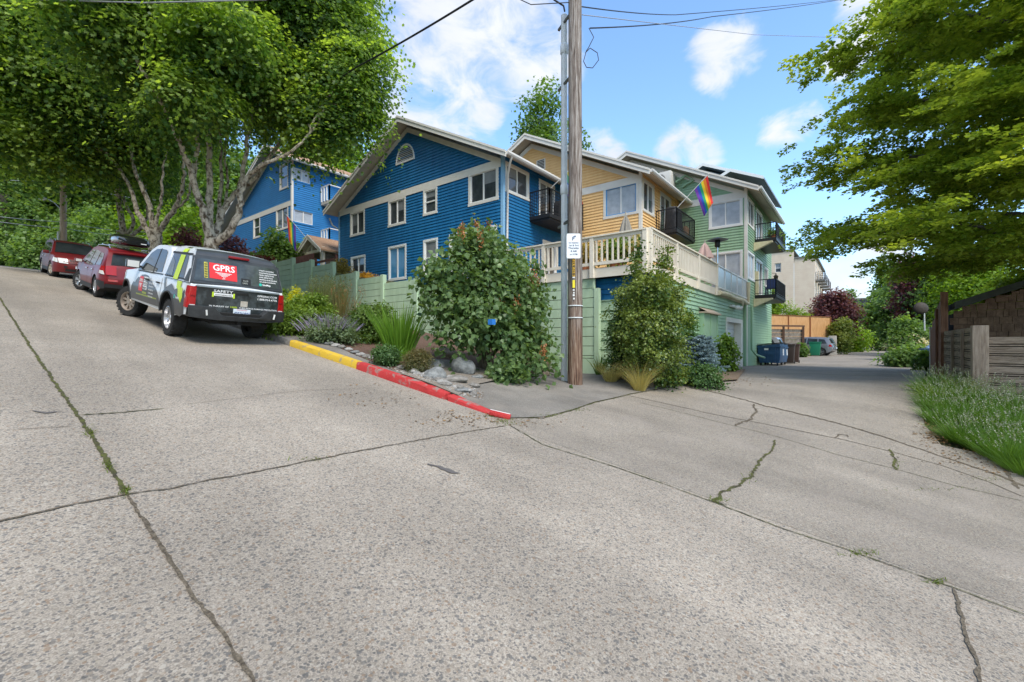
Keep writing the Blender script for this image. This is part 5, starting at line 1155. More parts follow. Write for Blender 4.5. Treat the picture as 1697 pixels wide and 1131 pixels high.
# far utility pole with a street lamp
lx = at(105, 405, 29); lz = gz(lx.x, lx.y)
lam = thing('street_lamp', 'pale wooden pole with curved lamp arm at the top of the hill', 'street lamp', (lx.x, lx.y, lz))
mb = MB(); mb.tube([(0, 0, -.2), (0, 0, 4), (0, 0, 11.3 - lz + .2)], [.18, .165, .15], 14); mb.build('pole', mat('pale_pole', (.52, .38, .29), .9, (.68, .54, .43), 5, .5, 20, stretch=(6, 6, .6)), lam)
dz = 8.5 - lz; ar = [(0, 0, dz - .3), *(tuple(vr * -a + Vector((0, 0, dz + b))) for a, b in ((.3, .25), (.6, .55), (.9, .72), (1.15, .78)))]
mb = MB(); mb.tube(ar, .03, 8); mb.build('lamp_arm', M_GALV, lam)
e_ = Vector(ar[-1]); mb = MB(); mb.tube([e_ + vr * .1, e_ - vr * .15, e_ - vr * .4 + Vector((0, 0, -.02))], [.05, .11, .05], 10); mb.build('lamp_head', M_GALV, lam)
mb = MB(); mb.box(-.28, -.2, -.12, .12, 1.8, 2.6); mb.build('notice_plate', MATS['tag_white'], lam)
for k, (a, b, z0, z1) in enumerate(((-80, 300, 10.9, 10.4), (-80, 352, 8.4, 7.9), (-80, 358, 8.1, 7.6))):
    cable(('highest', 'middle', 'lowest')[k] + ' wire strung from the lamp pole across the woods', [at(-160, b - 20, 34), (lx.x, lx.y, z1 - .1 * k), at(260, b + 32, 44)], .02, M_WIRE, .25)

# ---- bins beside the green house
M_DUMP = mat('dumpster_blue', (.018, .065, .15), .5, (.035, .10, .20), 3, .2, 12); M_LIDB = mat('bin_lid_black', (.02, .022, .026), .75)
def dumpster(name, label, X0, X1, y0, y1, zb, group):
    t = thing(name, label, 'dumpster', ((X0 + X1) / 2, (y0 + y1) / 2, zb), group=group); hx, hy = (X1 - X0) / 2, (y1 - y0) / 2
    mb = MB(); prof = [(-hy, .18), (hy, .18), (hy, 1.12), (-hy * .88, 1.26), (-hy, .75)]
    b = [(-hy + .06, .16), (hy - .1, .16), (hy, .6), (hy, 1.08), (-hy + .02, 1.2), (-hy, .55)]
    mb.prism(b, -hx, hx, lambda a, z, d: (d, a, z)); bd = bevel(mb.build('body', M_DUMP, t), .02)
    q = MB()
    for y in (-hy * .5, hy * .4): q.box(-hx - .05, -hx + .01, y - .05, y + .05, .2, 1.05)
    q.box(-hx - .07, -hx + .01, -hy * .55, hy * .5, .62, .72); q.box(-hx - .07, hx + .05, -hy - .02, hy + .02, 1.0, 1.06); q.build('rib', M_DUMP, bd)
    q = MB(); q.add([(-hx - .03, -hy - .03, 1.235), (hx + .03, -hy - .03, 1.235), (hx + .03, hy + .12, 1.10), (-hx - .03, hy + .12, 1.10), (-hx - .03, -hy - .03, 1.27), (hx + .03, -hy - .03, 1.27), (hx + .03, hy + .12, 1.14), (-hx - .03, hy + .12, 1.14)], [(3, 2, 1, 0), (4, 5, 6, 7), (0, 1, 5, 4), (1, 2, 6, 5), (2, 3, 7, 6), (3, 0, 4, 7)]); bevel(q.build('lid', M_LIDB, t), .015)
    for sx in (-1, 1):
        for sy in (-1, 1): q = MB(); q.lathe([(0, -.03), (.085, -.03), (.085, .03), (0, .03)], (sx * (hx - .12), sy * (hy - .15), .085), 'y', 14); q.bar((sx * (hx - .12), sy * (hy - .15), .08), (sx * (hx - .12), sy * (hy - .15), .2), .05); q.build('caster', M_TYRE, t, recalc=True)
    q = MB(); q.add([(hx * .2, -hy - .004, .55), (hx * .7, -hy - .004, .55), (hx * .7, -hy + .008, .9), (hx * .2, -hy + .008, .9)], [(0, 1, 2, 3)]); q.build('sticker', M_WHITE, bd); q = MB(); q.box(-hx - .056, -hx - .051, hy * .2 - .1, hy * .2 + .1, .85, .95); q.build('notice', M_WHITE, bd); return t
dumpster('dumpster', 'big blue wheeled dumpster nearest the garage door, by the green wall', 27.9, 29.6, 3.5, 4.58, gz(28.5, 3.8), 'dumpsters by the green house')
dumpster('dumpster', 'second blue wheeled dumpster, farther along behind the first', 30.0, 31.5, 3.55, 4.55, gz(30.5, 3.8), 'dumpsters by the green house')
def wheelie(name, label, x, y, m, h=1.1, w=.58, group=None):
    t = thing(name, label, 'bin', (x, y, gz(x, y)), group=group); mb = MB(); k = .8
    V = [(sx * w / 2 * f_, sy * w / 2 * f_, z) for f_, z in ((k, .06), (1, h)) for sx, sy in ((-1, -1), (1, -1), (1, 1), (-1, 1))]
    mb.add(V, [(3, 2, 1, 0), (4, 5, 6, 7), (0, 1, 5, 4), (1, 2, 6, 5), (2, 3, 7, 6), (3, 0, 4, 7)]); mb.box(-w / 2 - .02, w / 2 + .02, -w / 2 - .02, w / 2 + .02, h - .06, h); bevel(mb.build('body', m, t), .02)
    q = MB(); q.box(-w / 2 - .03, w / 2 + .05, -w / 2 - .03, w / 2 + .03, h + .003, h + .06); q.bar((w / 2 + .06, -w / 2, h), (w / 2 + .06, w / 2, h), .03); bevel(q.build('lid', m, t), .015)
    q = MB(); [q.lathe([(0, -.03), (.1, -.03), (.1, .03), (0, .03)], (w * .32, s_ * w * .42, .1), 'y', 12) for s_ in (-1, 1)]; q.build('wheels', M_TYRE, t, recalc=True); return t
M_BRB = mat('brown_bin', (.045, .032, .028), .5); M_GRB = mat('green_bin', (.01, .17, .09), .45); M_GYB = mat('grey_bin', (.15, .15, .14), .5)
wheelie('wheelie_bin', 'dark brown wheelie bin beyond the blue dumpsters', 32.6, 3.6, M_BRB, 1.15)
wheelie('wheelie_bin', 'brown wheelie bin last in the row past the green house corner', 33.6, 3.45, mat('red_brown_bin', (.07, .04, .032), .5), 1.15)
gb_ = onY(1351, 592, 3.3); wheelie('wheelie_bin', 'bright green wheelie bin by the parked grey SUV', gb_.x, 3.3, M_GRB, 1.18, .82)
wheelie('wheelie_bin', 'grey brown bin just left of the bright green bin', gb_.x - .3, 4.3, mat('taupe_bin', (.16, .12, .09), .6), 1.0, .6)

# ---- balcony and deck things
def cloth_box(name, label, cat, x0, x1, y0, y1, z0, z1, m, seed):
    g = random.Random(seed); mb = MB(); n = 26; rows = []
    for k, z in enumerate((z0, z0 + (z1 - z0) * .35, z0 + (z1 - z0) * .7, z1 - .07, z1)):
        r = []
        for i in range(n):
            t = 6.28318 * i / n; c_, s_ = math.cos(t), math.sin(t); e = .45; q = (1.0, .98, .95, .93, .8)[k]
            wv = 1 + (.05 * math.sin(i * 2.9 + seed) * (1 - k / 4))
            r.append(((x0 + x1) / 2 + (x1 - x0) / 2 * q * wv * math.copysign(abs(c_) ** e, c_), (y0 + y1) / 2 + (y1 - y0) / 2 * q * wv * math.copysign(abs(s_) ** e, s_), z + (.03 * math.sin(i * 1.3) if k < 4 else 0)))
        rows.append(r)
    mb.add([p for r in rows for p in r], [(a * n + i, a * n + (i + 1) % n, (a + 1) * n + (i + 1) % n, (a + 1) * n + i) for a in range(4) for i in range(n)], 0, True); mb.add(rows[-1], [tuple(range(n))])
    return tag(mb.build(name, m), label, cat)
BC = mat('black_cover', (.018, .018, .02), .6, (.035, .035, .04), 5, .5, 12)
cloth_box('covered_grill', 'large black covered grill on the yellow house balcony', 'grill', 21.85, 23.0, 7.05, 7.65, 5.47, 6.62, BC, 1)
cloth_box('covered_grill', 'small black covered grill on the blue house balcony', 'grill', 17.6, 18.5, 10.85, 11.3, 5.67, 6.55, BC, 4)
cloth_box('folded_chair', 'tan folded chair cushion leaning on the yellow balcony rail', 'chair', 23.6, 24.2, 7.1, 7.3, 5.48, 6.0, mat('tan_cloth', (.35, .22, .13), .8), 6)
def parasol(label, x, y, z0, zb, zt, r, m):
    t = thing('parasol', label, 'parasol', (x, y, z0)); MB().tube([(0, 0, 0), (0, 0, zt - z0 + .12)], .025, 8).build('pole', mat('parasol_pole', (.45, .40, .32), .5), t)
    mb = MB(); n = 16; rows = []
    for q, z in ((1, zb - z0), (.72, zb - z0 + (zt - zb) * .4), (.35, zb - z0 + (zt - zb) * .8), (.08, zt - z0)):
        rows.append([(q * r * (1 if i % 2 else .62) * math.cos(6.283 * i / n), q * r * (1 if i % 2 else .62) * math.sin(6.283 * i / n), z) for i in range(n)])
    mb.add([p for w in rows for p in w], [(a * n + i, a * n + (i + 1) % n, (a + 1) * n + (i + 1) % n, (a + 1) * n + i) for a in range(3) for i in range(n)]); mb.build('canopy', m, t)
    MB().lathe([(0, 0), (.25, 0), (.25, .06), (.05, .1)], n=16).build('base', M_DARK, t)
p = onX(1037, 385, 16.5); parasol('closed grey parasol standing in front of the yellow wall', 16.5, p.y, 2.2, 3.65, onX(1037, 357, 16.5).z, .42, mat('grey_canvas', (.25, .23, .20), .85, (.32, .3, .26), 4))
p = onX(1168, 420, 19.5); parasol('closed pale pink parasol near the patio heater on the deck', 19.5, p.y, 2.2, 3.5, onX(1168, 403, 19.5).z, .36, mat('pink_canvas', (.62, .42, .36), .8))
p = onX(1189, 400, 20.5); ph = thing('patio_heater', 'steel mushroom patio heater on the deck in front of the green house', 'patio heater', (p.x, p.y, 2.2)); hz_ = onX(1189, 396, 20.5).z - 2.2
MB().tube([(0, 0, .1), (0, 0, hz_ - .35)], .04, 10).build('pole', M_CHROME, ph); MB().lathe([(0, 0), (.24, 0), (.24, .1), (.2, .75), (.04, .8)], n=20).build('base', M_GALV, ph)
MB().lathe([(.05, hz_ - .38), (.11, hz_ - .34), (.11, hz_ - .06), (.05, hz_ - .04)], n=16).build('burner', M_BLK, ph); MB().lathe([(.42, hz_ - .06), (.40, hz_ - .055), (.12, hz_ + .03), (0, hz_ + .045)], n=28).build('reflector', mat('heater_hood', (.08, .12, .22), .3, metal=.6), ph)
ac = thing('air_conditioner', 'beige air conditioning unit on the green gable wall above the yellow eave', 'air conditioner', (0, 0, 0))
p = onX(1104, 300, 24.6); mb = MB(); mb.box(24.3, 25.15, p.y - .35, p.y + .6, p.z - .35, p.z + .42); bevel(mb.build('case', mat('beige_metal', (.62, .60, .55), .5), ac), .03)
mb = MB(); mb.lathe([(0, 0), (.27, 0), (.27, .02), (.22, .03), (0, .02)], (24.285, p.y + .2, p.z + .02), 'y', 20); mb.v = [(24.285 - (y - (p.y + .2)), p.y + .2 + (x - 24.285), z) for x, y, z in mb.v]; mb.build('fan_grille', M_GYB, ac)
mb = MB(); mb.tube([(24.9, p.y - .4, p.z - .1), (25.0, p.y - .9, p.z + .2), (25.1, p.y - 1.3, p.z - .1), (25.1, p.y - .7, p.z - .35)], .07, 8); mb.build('wrapped_pipe', M_GREEN, ac)
# flags
RB = [mat('flag_' + n, c_, .8) for n, c_ in (('red', (.62, .03, .03)), ('orange', (.75, .22, .02)), ('yellow', (.78, .60, .03)), ('green', (.02, .33, .16)), ('blue', (.03, .08, .45)), ('violet', (.16, .05, .36)))]
def flag(label, a, tip, h0, h1, fly, length, seed, hang=.35, order=1):
    """a: foot of the pole; the cloth is laced between fractions h0..h1 of the pole and hangs along fly"""
    t = thing('rainbow_flag', label, 'flag', a, group='rainbow flags on the houses'); A, T_ = Vector((0, 0, 0)), Vector(tip) - Vector(a)
    MB().tube([A, T_], .014, 8).build('flagpole', M_WHITE, t); MB().lathe([(0, -.03), (.03, 0), (0, .03)], tuple(T_), n=8).build('finial', M_WHITE, t)
    fl = Vector(fly).normalized(); nv = fl.cross(T_).normalized(); mb = MB(); nr, nc = 12, 14; V = []
    for i in range(nr + 1):
        p = T_ * (h1 + (h0 - h1) * i / nr)
        for j in range(nc + 1):
            s = j / nc; w = math.sin(s * 7 + i * .35 + seed) * .07 * s + math.sin(s * 13 + i * .8) * .025 * s
            V.append(p + fl * length * s + nv * w + Vector((0, 0, -hang * s * s * (i / nr) * .4)) - T_.normalized() * (hang * s * .5 * (1 - i / nr)))
    for i in range(nr):
        mb.add([V[(i + q) * (nc + 1) + j] for q in (0, 1) for j in range(nc + 1)], [(j, j + 1, nc + 2 + j, nc + 1 + j) for j in range(nc)], (i // 2) if order > 0 else 5 - i // 2, True)
    mb.build('cloth', RB, t, recalc=False)
vd = Vector((FX, FY, 0)).normalized()
flag('rainbow flag on the yellow house balcony in front of the green wall', at(1123, 344, 20.0), at(1174, 289, 19.3), .55, .97, vr * .42 + Vector((0, 0, -1)), 1.08, 0, .45)
flag('rainbow flag hanging half hidden behind the utility pole', at(913, 312, 19.3), at(950, 276, 18.6), .45, 1.0, vr * .42 + Vector((0, 0, -1)), 1.5, 2, .45)
flag('rainbow flag by the tan roofed gatehouse up the street', at(508, 395, 26.2), at(475, 357, 25.8), .55, .99, vr * .02 + Vector((0, 0, -1)), 1.35, 4, .3)

# ---- fences, shed and dish on the right of the alley
M_GREYW = mat('silvered_wood', (.19, .14, .10), .85, (.40, .31, .235), 3, .7, 22, stretch=(1, 1, 9)); M_GREYW2 = mat('silvered_post', (.23, .165, .12), .85, (.43, .335, .26), 3, .7, 22, stretch=(7, 7, .8)); M_BROWNW = mat('brown_boards', (.17, .075, .045), .8, (.31, .155, .10), 3, .6, 22, stretch=(7, 7, .7))
XC, YC = 15.55, -2.22
sf = thing('slat_fence', 'weathered grey horizontal slat fence round the corner by the lavender', 'fence', (0, 0, 0))
def slats(name, w, a0, a1, zt, zb, seq, parent, d=0):
    mb = MB(); z = zt; i = 0; g = random.Random(len(name) + int(a0))
    while z > zb:
        h = seq[i % len(seq)]; w.box(mb, a0, a1, z - h, z, d - .012 + g.uniform(-.002, .002), d + .012 + g.uniform(-.004, .004)); z -= h + .022; i += 1
    return mb.build(name, M_GREYW, parent)
wl = WX(XC + .02); wa = Wall((0, YC + .0, 0), (1, 0, 0), (0, 1, 0))
slats('street_panel', wl, -9.0, YC - .14, .16, -2.4, (.16, .03, .15, .03, .17, .03), sf); slats('alley_panel', wa, XC + .2, 21.6, .42, -1.6, (.13, .03, .16, .03), sf)
mb = MB(); mb.box(XC - .14, XC + .14, YC - .14, YC + .14, -2.3, .44); bevel(mb.build('corner_post', M_GREYW2, sf), .012)
[MB().box(x - .05, x + .05, YC + .016, YC + .075, -1.7, .40).build('batten', M_GREYW2, sf) for x in (17.6, 19.4)]
mb = MB(); wl.box(mb, -9, YC - .14, -2.5, .1, -.10, -.06, 0); wa.box(mb, XC + .2, 21.6, -1.7, .36, -.10, -.05, 0); mb.build('backing', mat('dark_backing', (.03, .024, .02), .9), sf)
tf = thing('board_fence', 'tall red brown vertical board fence beside the alley, past the slat fence', 'fence', (0, 0, 0))
mb = MB(); g = random.Random(4)
for k in range(12):
    x = 21.75 + k * .30; zt = 1.62 - k * .055 - (.25 if k > 6 else 0) - (.2 if k > 9 else 0); mb.box(x, x + .285, YC - .02 + g.uniform(-.01, .01), YC + .03, -1.6, zt)
mb.build('boards', M_BROWNW, tf); mb = MB(); mb.box(21.58, 21.74, YC - .10, YC + .09, -1.6, 1.80); mb.box(22.9, 23.0, YC + .035, YC + .1, -1.6, 1.3); mb.build('fence_post', M_BROWNW, tf)
shed = thing('shed', 'brown shingled shed with a mossy sloping roof behind the fences', 'shed', (0, 0, 0))
M_SHAKE = mat('brown_shake', (.13, .072, .046), .85, (.24, .145, .095), 5, .6, 30); M_MOSSR = mat('mossy_roof', (.06, .055, .045), .95, (.10, .115, .045), 5, .9, 40)
def shakes():
    g = random.Random(8); mb = MB(); w = Wall((21.9, 0, 0), (0, 1, 0), (-1, 0, 0)); z = -1.5
    while z < 3.4:
        y = -9.0 + g.uniform(-.2, 0)
        while y < -2.6:
            wd_ = g.uniform(.13, .32); zt = 1.14 + (-2.5 - y) * .385
            if z + .1 < zt: w.box(mb, y, y + wd_ - .008, z + g.uniform(-.012, .012), min(z + .235, zt), .0, .02 + g.uniform(0, .03))
            y += wd_
        z += .24
    mb.build('front_wall', M_SHAKE, shed); q = MB(); q.box(21.92, 26, -9, -2.6, -1.6, 1.1); q.build('side_walls', M_DARK, shed)
    r = MB(); r.prism([(-2.46, 1.22), (-10, 4.12), (-10, 4.3), (-2.46, 1.40)], 21.3, 27, lambda a, b, d: (d, a, b)); rf = r.build('roof', M_MOSSR, shed); r = MB(); r.prism([(-2.44, 1.18), (-10, 4.08), (-10, 4.31), (-2.44, 1.41)], 21.22, 21.295, lambda a, b, d: (d, a, b)); r.build('barge_board', mat('dark_fascia', (.05, .05, .045), .8, (.08, .085, .07), 5), rf)
shakes()
p = at(1527, 511, 22); ds = thing('satellite_dish', 'dark round satellite dish above the board fence', 'satellite dish', p)
q = MB(); q.lathe([(0, .06), (.12, .05), (.22, .02), (.295, -.03), (.30, -.045), (.285, -.03), (.2, .01), (0, .045)], axis='z', n=28); do = q.build('dish', mat('dish_brown', (.05, .042, .035), .7), ds); do.rotation_euler = (vd * -1 + vr * -.35 + Vector((0, 0, .15))).to_track_quat('Z', 'Y').to_euler()
q = MB(); q.tube([(0, 0, 0), (.05, -.1, -.1), (.05, -.12, -1.1)], .03, 8); q.build('bracket', M_GALV, ds)
wg = thing('white_gate', 'narrow white painted post and gate end behind the board fence', 'gate', (0, 0, 0)); p = onY(1540, 560, YC - .1)
q = MB(); q.box(25.35, 25.45, YC - .2, YC + .05, -1.5, .62); q.build('panel', M_WHITE, wg); q = MB(); q.box(25.3, 25.5, YC - .22, YC + .07, .621, .70); q.build('cap', M_WHITE, wg)

# ---- beyond the green house: fences, garden wall, flats
def board_fence(label, A, B, z0, z1, m, posts, mp, group=None, step=.15):
    t = thing('board_fence', label, 'fence', (0, 0, 0), group=group); A, B = Vector((*A, 0)), Vector((*B, 0)); L = (B - A).length; d = (B - A) / L; n = int(L / step); mb = MB(); g = random.Random(n)
    for k in range(n): p, q = A + d * (k * L / n), A + d * ((k + 1) * L / n - .008); mb.bar(p + Vector((0, 0, z0)) + (q - p) / 2, p + (q - p) / 2 + Vector((0, 0, z1 + g.uniform(-.01, .01))), (q - p).length, .02, up=d.cross(Vector((0, 0, 1))))
    mb.build('boards', m, t)
    for k in range(posts): p = A + d * (L * k / (posts - 1)); q = MB(); q.bar(p + Vector((0, 0, z0 - .8)) - vd * .06, p + Vector((0, 0, z1 + .05)) - vd * .06, .11); q.build('fence_post', mp, t)
    q = MB(); q.bar(A + Vector((0, 0, z1 + .03)), B + Vector((0, 0, z1 + .03)), .14, .05, up=(0, 0, 1)); q.build('cap_rail', mp, t); return t
M_CEDAR = mat('cedar', (.46, .235, .09), .7, (.62, .36, .165), 3, .2, 20, stretch=(5, 5, .6)); M_CEDARP = mat('cedar_post', (.26, .10, .035), .7)
A, B = at(1268, 523, 42), at(1376, 526, 46)
board_fence('new orange cedar fence on the bank beyond the green house', (A.x, A.y), (B.x, B.y), .55, 2.68, M_CEDAR, 4, M_CEDARP)
A2, B2 = at(1268, 540, 39.0), at(1330, 540, 40)
lw = thing('slatted_wall', 'old grey timber retaining wall under the cedar fence', 'wall', (0, 0, 0)); mb = MB()
for k in range(8): z = -1.2 + k * .31; mb.bar((A2.x, A2.y, z + .15), (B2.x, B2.y, z + .15), .10, .285)
mb.build('timbers', mat('grey_timber', (.13, .11, .09), .9, (.22, .2, .17), 4, .5, 20), lw)
mb = MB()
for t in (.02, .45, .98): p = A2.lerp(B2, t) - vd * .2; mb.bar((p.x, p.y, -1.5), (p.x, p.y, 1.6), .16)
mb.bar(tuple(Vector((A2.x, A2.y, 1.55)) - vd * .2), tuple(Vector((B2.x, B2.y, 1.55)) - vd * .2), .16, .14); mb.build('trellis', mat('brown_post', (.10, .055, .035), .8), lw)
cw = thing('concrete_pier', 'pale concrete garden pier beside the parked grey SUV', 'pier', (0, 0, 0)); p = at(1380, 560, 43); mb = MB(); mb.box(p.x - .4, p.x + .4, p.y - .3, p.y + .3, -1.6, .75); bevel(mb.build('pier', mat('pale_concrete', (.36, .33, .29), .85, (.42, .4, .36), 3), cw), .03)
M_CREAM = mat('cream_stucco', (.60, .49, .38), .75, (.65, .55, .43), 1.2); M_CREAM2 = mat('cream_trim', (.66, .57, .46), .7)
fl = thing('apartment_block', 'cream apartment block with flat roof beyond the cedar fence', 'building', (0, 0, 0))
P0, P1 = at(1350, 424, 62), at(1240, 420, 56); XB = P0.x
def flats():
    c = onX(1350, 570, XB); cy_ = c.y; s = onX(1316, 570, XB).y; l = onX(1230, 570, XB).y; zt = onX(1350, 426, XB).z; zt2 = onX(1300, 417, XB).z
    w = WX(XB); holes = []
    for (u0, v0, u1, v1) in ((1284, 437, 1295, 452), (1287, 508, 1297, 520)):
        a, b = onX(u0, v0, XB), onX(u1, v1, XB); holes.append(window(fl, w, b.y, a.y, b.z, a.z, 'hung', .08, M_CREAM2))
    siding('front_wall', w, [(cy_, -2), (s, -2), (s, zt), (cy_, zt)], [], M_CREAM, fl, ex=.3, lip=.012)
    siding('tall_wall', WX(XB - .15), [(s, -2), (l, -2), (l, zt2), (s, zt2)], holes, M_CREAM, fl, ex=.3, lip=.012)
    s_ = WY(cy_); hs = []
    for k in range(4):
        x = XB + 1.2 + k * 4.2
        for z in (zt - 3.0, zt - 6.0, zt - 9): hs.append(window(fl, s_, x, x + 1.6, z, z + 2.0, 'slider', .1, M_CREAM2))
    siding('side_wall', s_, [(XB, -2), (XB + 17, -2), (XB + 17, zt), (XB, zt)], hs, M_CREAM, fl, ex=.3, lip=.012)
    mb = MB(); mb.box(XB - .15, XB + 17.2, cy_ - .3, s, zt + .002, zt + .22); mb.build('roof', M_GYB, fl); mb = MB(); mb.box(XB - .3, XB + 12, s - .02, l, zt2 + .002, zt2 + .18); mb.build('tall_roof', M_GYB, fl)
    for k in range(4):
        x = XB + .9 + k * 4.2
        for z in (zt - 3.05, zt - 6.05):
            mb = MB(); mb.box(x, x + 2.2, cy_ - 1.1, cy_ - .02, z - .15, z); b = mb.build('balcony', M_GYB, fl); railing('railing', [(x, cy_ - .05, z), (x, cy_ - 1.07, z), (x + 2.2, cy_ - 1.07, z), (x + 2.2, cy_ - .05, z)], 1.05, b, M_IRON, .2, .012)
flats()
dk = thing('apartment_block', 'dark brick apartment tower at the far end of the alley', 'building', (0, 0, 0)); p = at(1428, 497, 112); M_DKB = mat('dark_brick', (.06, .06, .075), .8, (.09, .09, .11), 2)
mb = MB(); mb.box(p.x, p.x + 20, p.y - 1.6, p.y + 14, -2, p.z); mb.build('wall', M_DKB, dk); mb = MB(); mb.box(p.x - .3, p.x + 20, p.y - 1.9, p.y + 14, p.z + .01, p.z + .4); mb.build('roof', M_GYB, dk)
for k in range(3):
    for z in (2.2, 5.2, 8.2): mb = MB(); mb.box(p.x - .06, p.x - .01, p.y + .2 + k * 3.2, p.y + 1.9 + k * 3.2, z, z + 1.7); o = mb.build('window', M_WHITE, dk); q = MB(); q.box(p.x - .09, p.x - .065, p.y + .35 + k * 3.2, p.y + 1.75 + k * 3.2, z + .15, z + 1.55); q.build('pane', M_PANEL, o)
mb = MB(); mb.bar((p.x - .5, p.y - 1.9, -1), (p.x - .5, p.y - 1.9, p.z + .4), .5); mb.build('corner_pipe', M_GALV, dk)
fc = thing('building', 'low pink tan building closing the end of the alley', 'building', (0, 0, 0)); p = at(1465, 560, 128); mb = MB(); mb.box(p.x, p.x + 8, p.y - 5, p.y + 6, -2, 2.2); mb.build('wall', mat('pink_tan', (.45, .30, .22), .8), fc); mb = MB(); mb.box(p.x - .3, p.x + 8, p.y - 5.3, p.y + 6.3, 2.205, 2.6); mb.build('roof', M_TRIM, fc); mb = MB(); mb.box(p.x - .05, p.x - .01, p.y - 3.4, p.y + .5, -1.2, 1.0); mb.build('garage_door', mat('blue_door', (.05, .12, .22), .5), fc)
# the parked cars beyond
q = at(1352, 580, 45); far_car('grey_suv', 'grey SUV parked nose in behind the green bin', GREYC, 49.3, 1.9, R(80), 'suv')
q = at(1412, 580, 60); far_car('black_car', 'black car parked on the left far down the alley', BLACKC, 62, 4.9, R(85), 'sedan'); far_car('white_car', 'white car half hidden beyond the black car', WHITEC, 66, 6.0, R(80), 'sedan')
far_car('white_pickup', 'white pickup truck parked on the right far down the alley', WHITEC, 52, -2.9, R(4), 'truck'); far_car('blue_car', 'dark blue car parked on the right behind the leafy bush', BLUEC, 31.5, -2.6, R(-55), 'sedan')
far_car('grey_car', 'silver grey car tail showing past the brown bins', mat('silver_car', (.3, .31, .32), .25, coat=1, metal=.3), 39.5, 4.6, R(85), 'suv')
far_car('red_car', 'small dark car crossing the far end of the alley', BLACKC, 112, 1.5, R(0), 'suv')
# ================================================================ trees
M_BARKM = mat('maple_bark', (.10, .07, .045), .9, (.58, .50, .40), 8, 1, 26, stretch=(1, 1, .7), lo=.38, hi=.56)
M_BARKD = mat('dark_bark', (.035, .028, .022), .9, (.10, .085, .07), 6, 1, 20, stretch=(3, 3, .6))
L_MAPLE = leafmat('maple_leaf', (.052, .118, .030), (.28, .40, .08), .6)
L_LIME = leafmat('lime_leaf', (.10, .19, .012), (.24, .36, .03), .45)
L_HORN = leafmat('hornbeam_leaf', (.12, .20, .030), (.37, .44, .075), .55)
L_WOOD = leafmat('woodland_leaf', (.04, .095, .025), (.22, .34, .09), .42)
L_MID = leafmat('mid_green_leaf', (.045, .10, .022), (.16, .27, .05), .4)
L_PURP = leafmat('purple_leaf', (.05, .018, .024), (.21, .075, .085), .35)
def limb(mb, pts, r0, r1, n=9, wob=.05, seed=0):
    g = random.Random(seed); P = [Vector(p) for p in pts]; out = []
    for i in range(len(P) - 1):
        a, b = P[max(i - 1, 0)], P[i]; c_, d = P[i + 1], P[min(i + 2, len(P) - 1)]
        for k in range(5):
            t = k / 5; q = .5 * ((2 * b) + (c_ - a) * t + (2 * a - 5 * b + 4 * c_ - d) * t * t + (3 * b - a - 3 * c_ + d) * t ** 3)
            out.append(q + Vector((g.uniform(-1, 1), g.uniform(-1, 1), g.uniform(-.5, .5))) * wob * (1 if i + k else 0))
    out.append(P[-1]); m = len(out); mb.tube(out, [r0 + (r1 - r0) * (i / (m - 1)) ** .8 for i in range(m)], n); return out
def maple(label, bx, by, seed, blobs, limbs, r=.34, nclu=1500, per=36, lsize=.21, crad=.85, m=L_MAPLE, bark=M_BARKM, cat='tree', group='maples along the street', extra=40):
    bz = gz(bx, by); t = thing('maple_tree', label, cat, (bx, by, bz), group=group); g = random.Random(seed); mb = MB(); th = .70
    O = Vector((bx, by, bz)); loc = lambda p: Vector(p) - O
    ends = []
    for l, ra, rb in limbs: pts = limb(mb, [loc(p) for p in l], ra * th, rb * th, 10, .04, seed + len(ends)); ends.append(pts)
    allp = [p for e in ends for p in e[len(e) // 2:]]
    for k in range(extra):                                        # finer branches out into the crown
        b = g.choice(blobs); tgt = loc(b[:3]) + Vector((g.gauss(0, .5) * b[3], g.gauss(0, .5) * b[4], g.gauss(0, .45) * b[5]))
        s = min(allp, key=lambda p: (p - tgt).length + g.uniform(0, 1.5)); mid = s.lerp(tgt, .5) + Vector((0, 0, .35)); limb(mb, [s, mid, tgt], .05, .012, 6, .06, seed * 31 + k)
    mb.build('trunk', bark, t)
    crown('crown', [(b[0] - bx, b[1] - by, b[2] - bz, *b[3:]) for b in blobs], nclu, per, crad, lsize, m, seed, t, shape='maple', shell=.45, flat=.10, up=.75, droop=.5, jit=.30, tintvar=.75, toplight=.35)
    return t
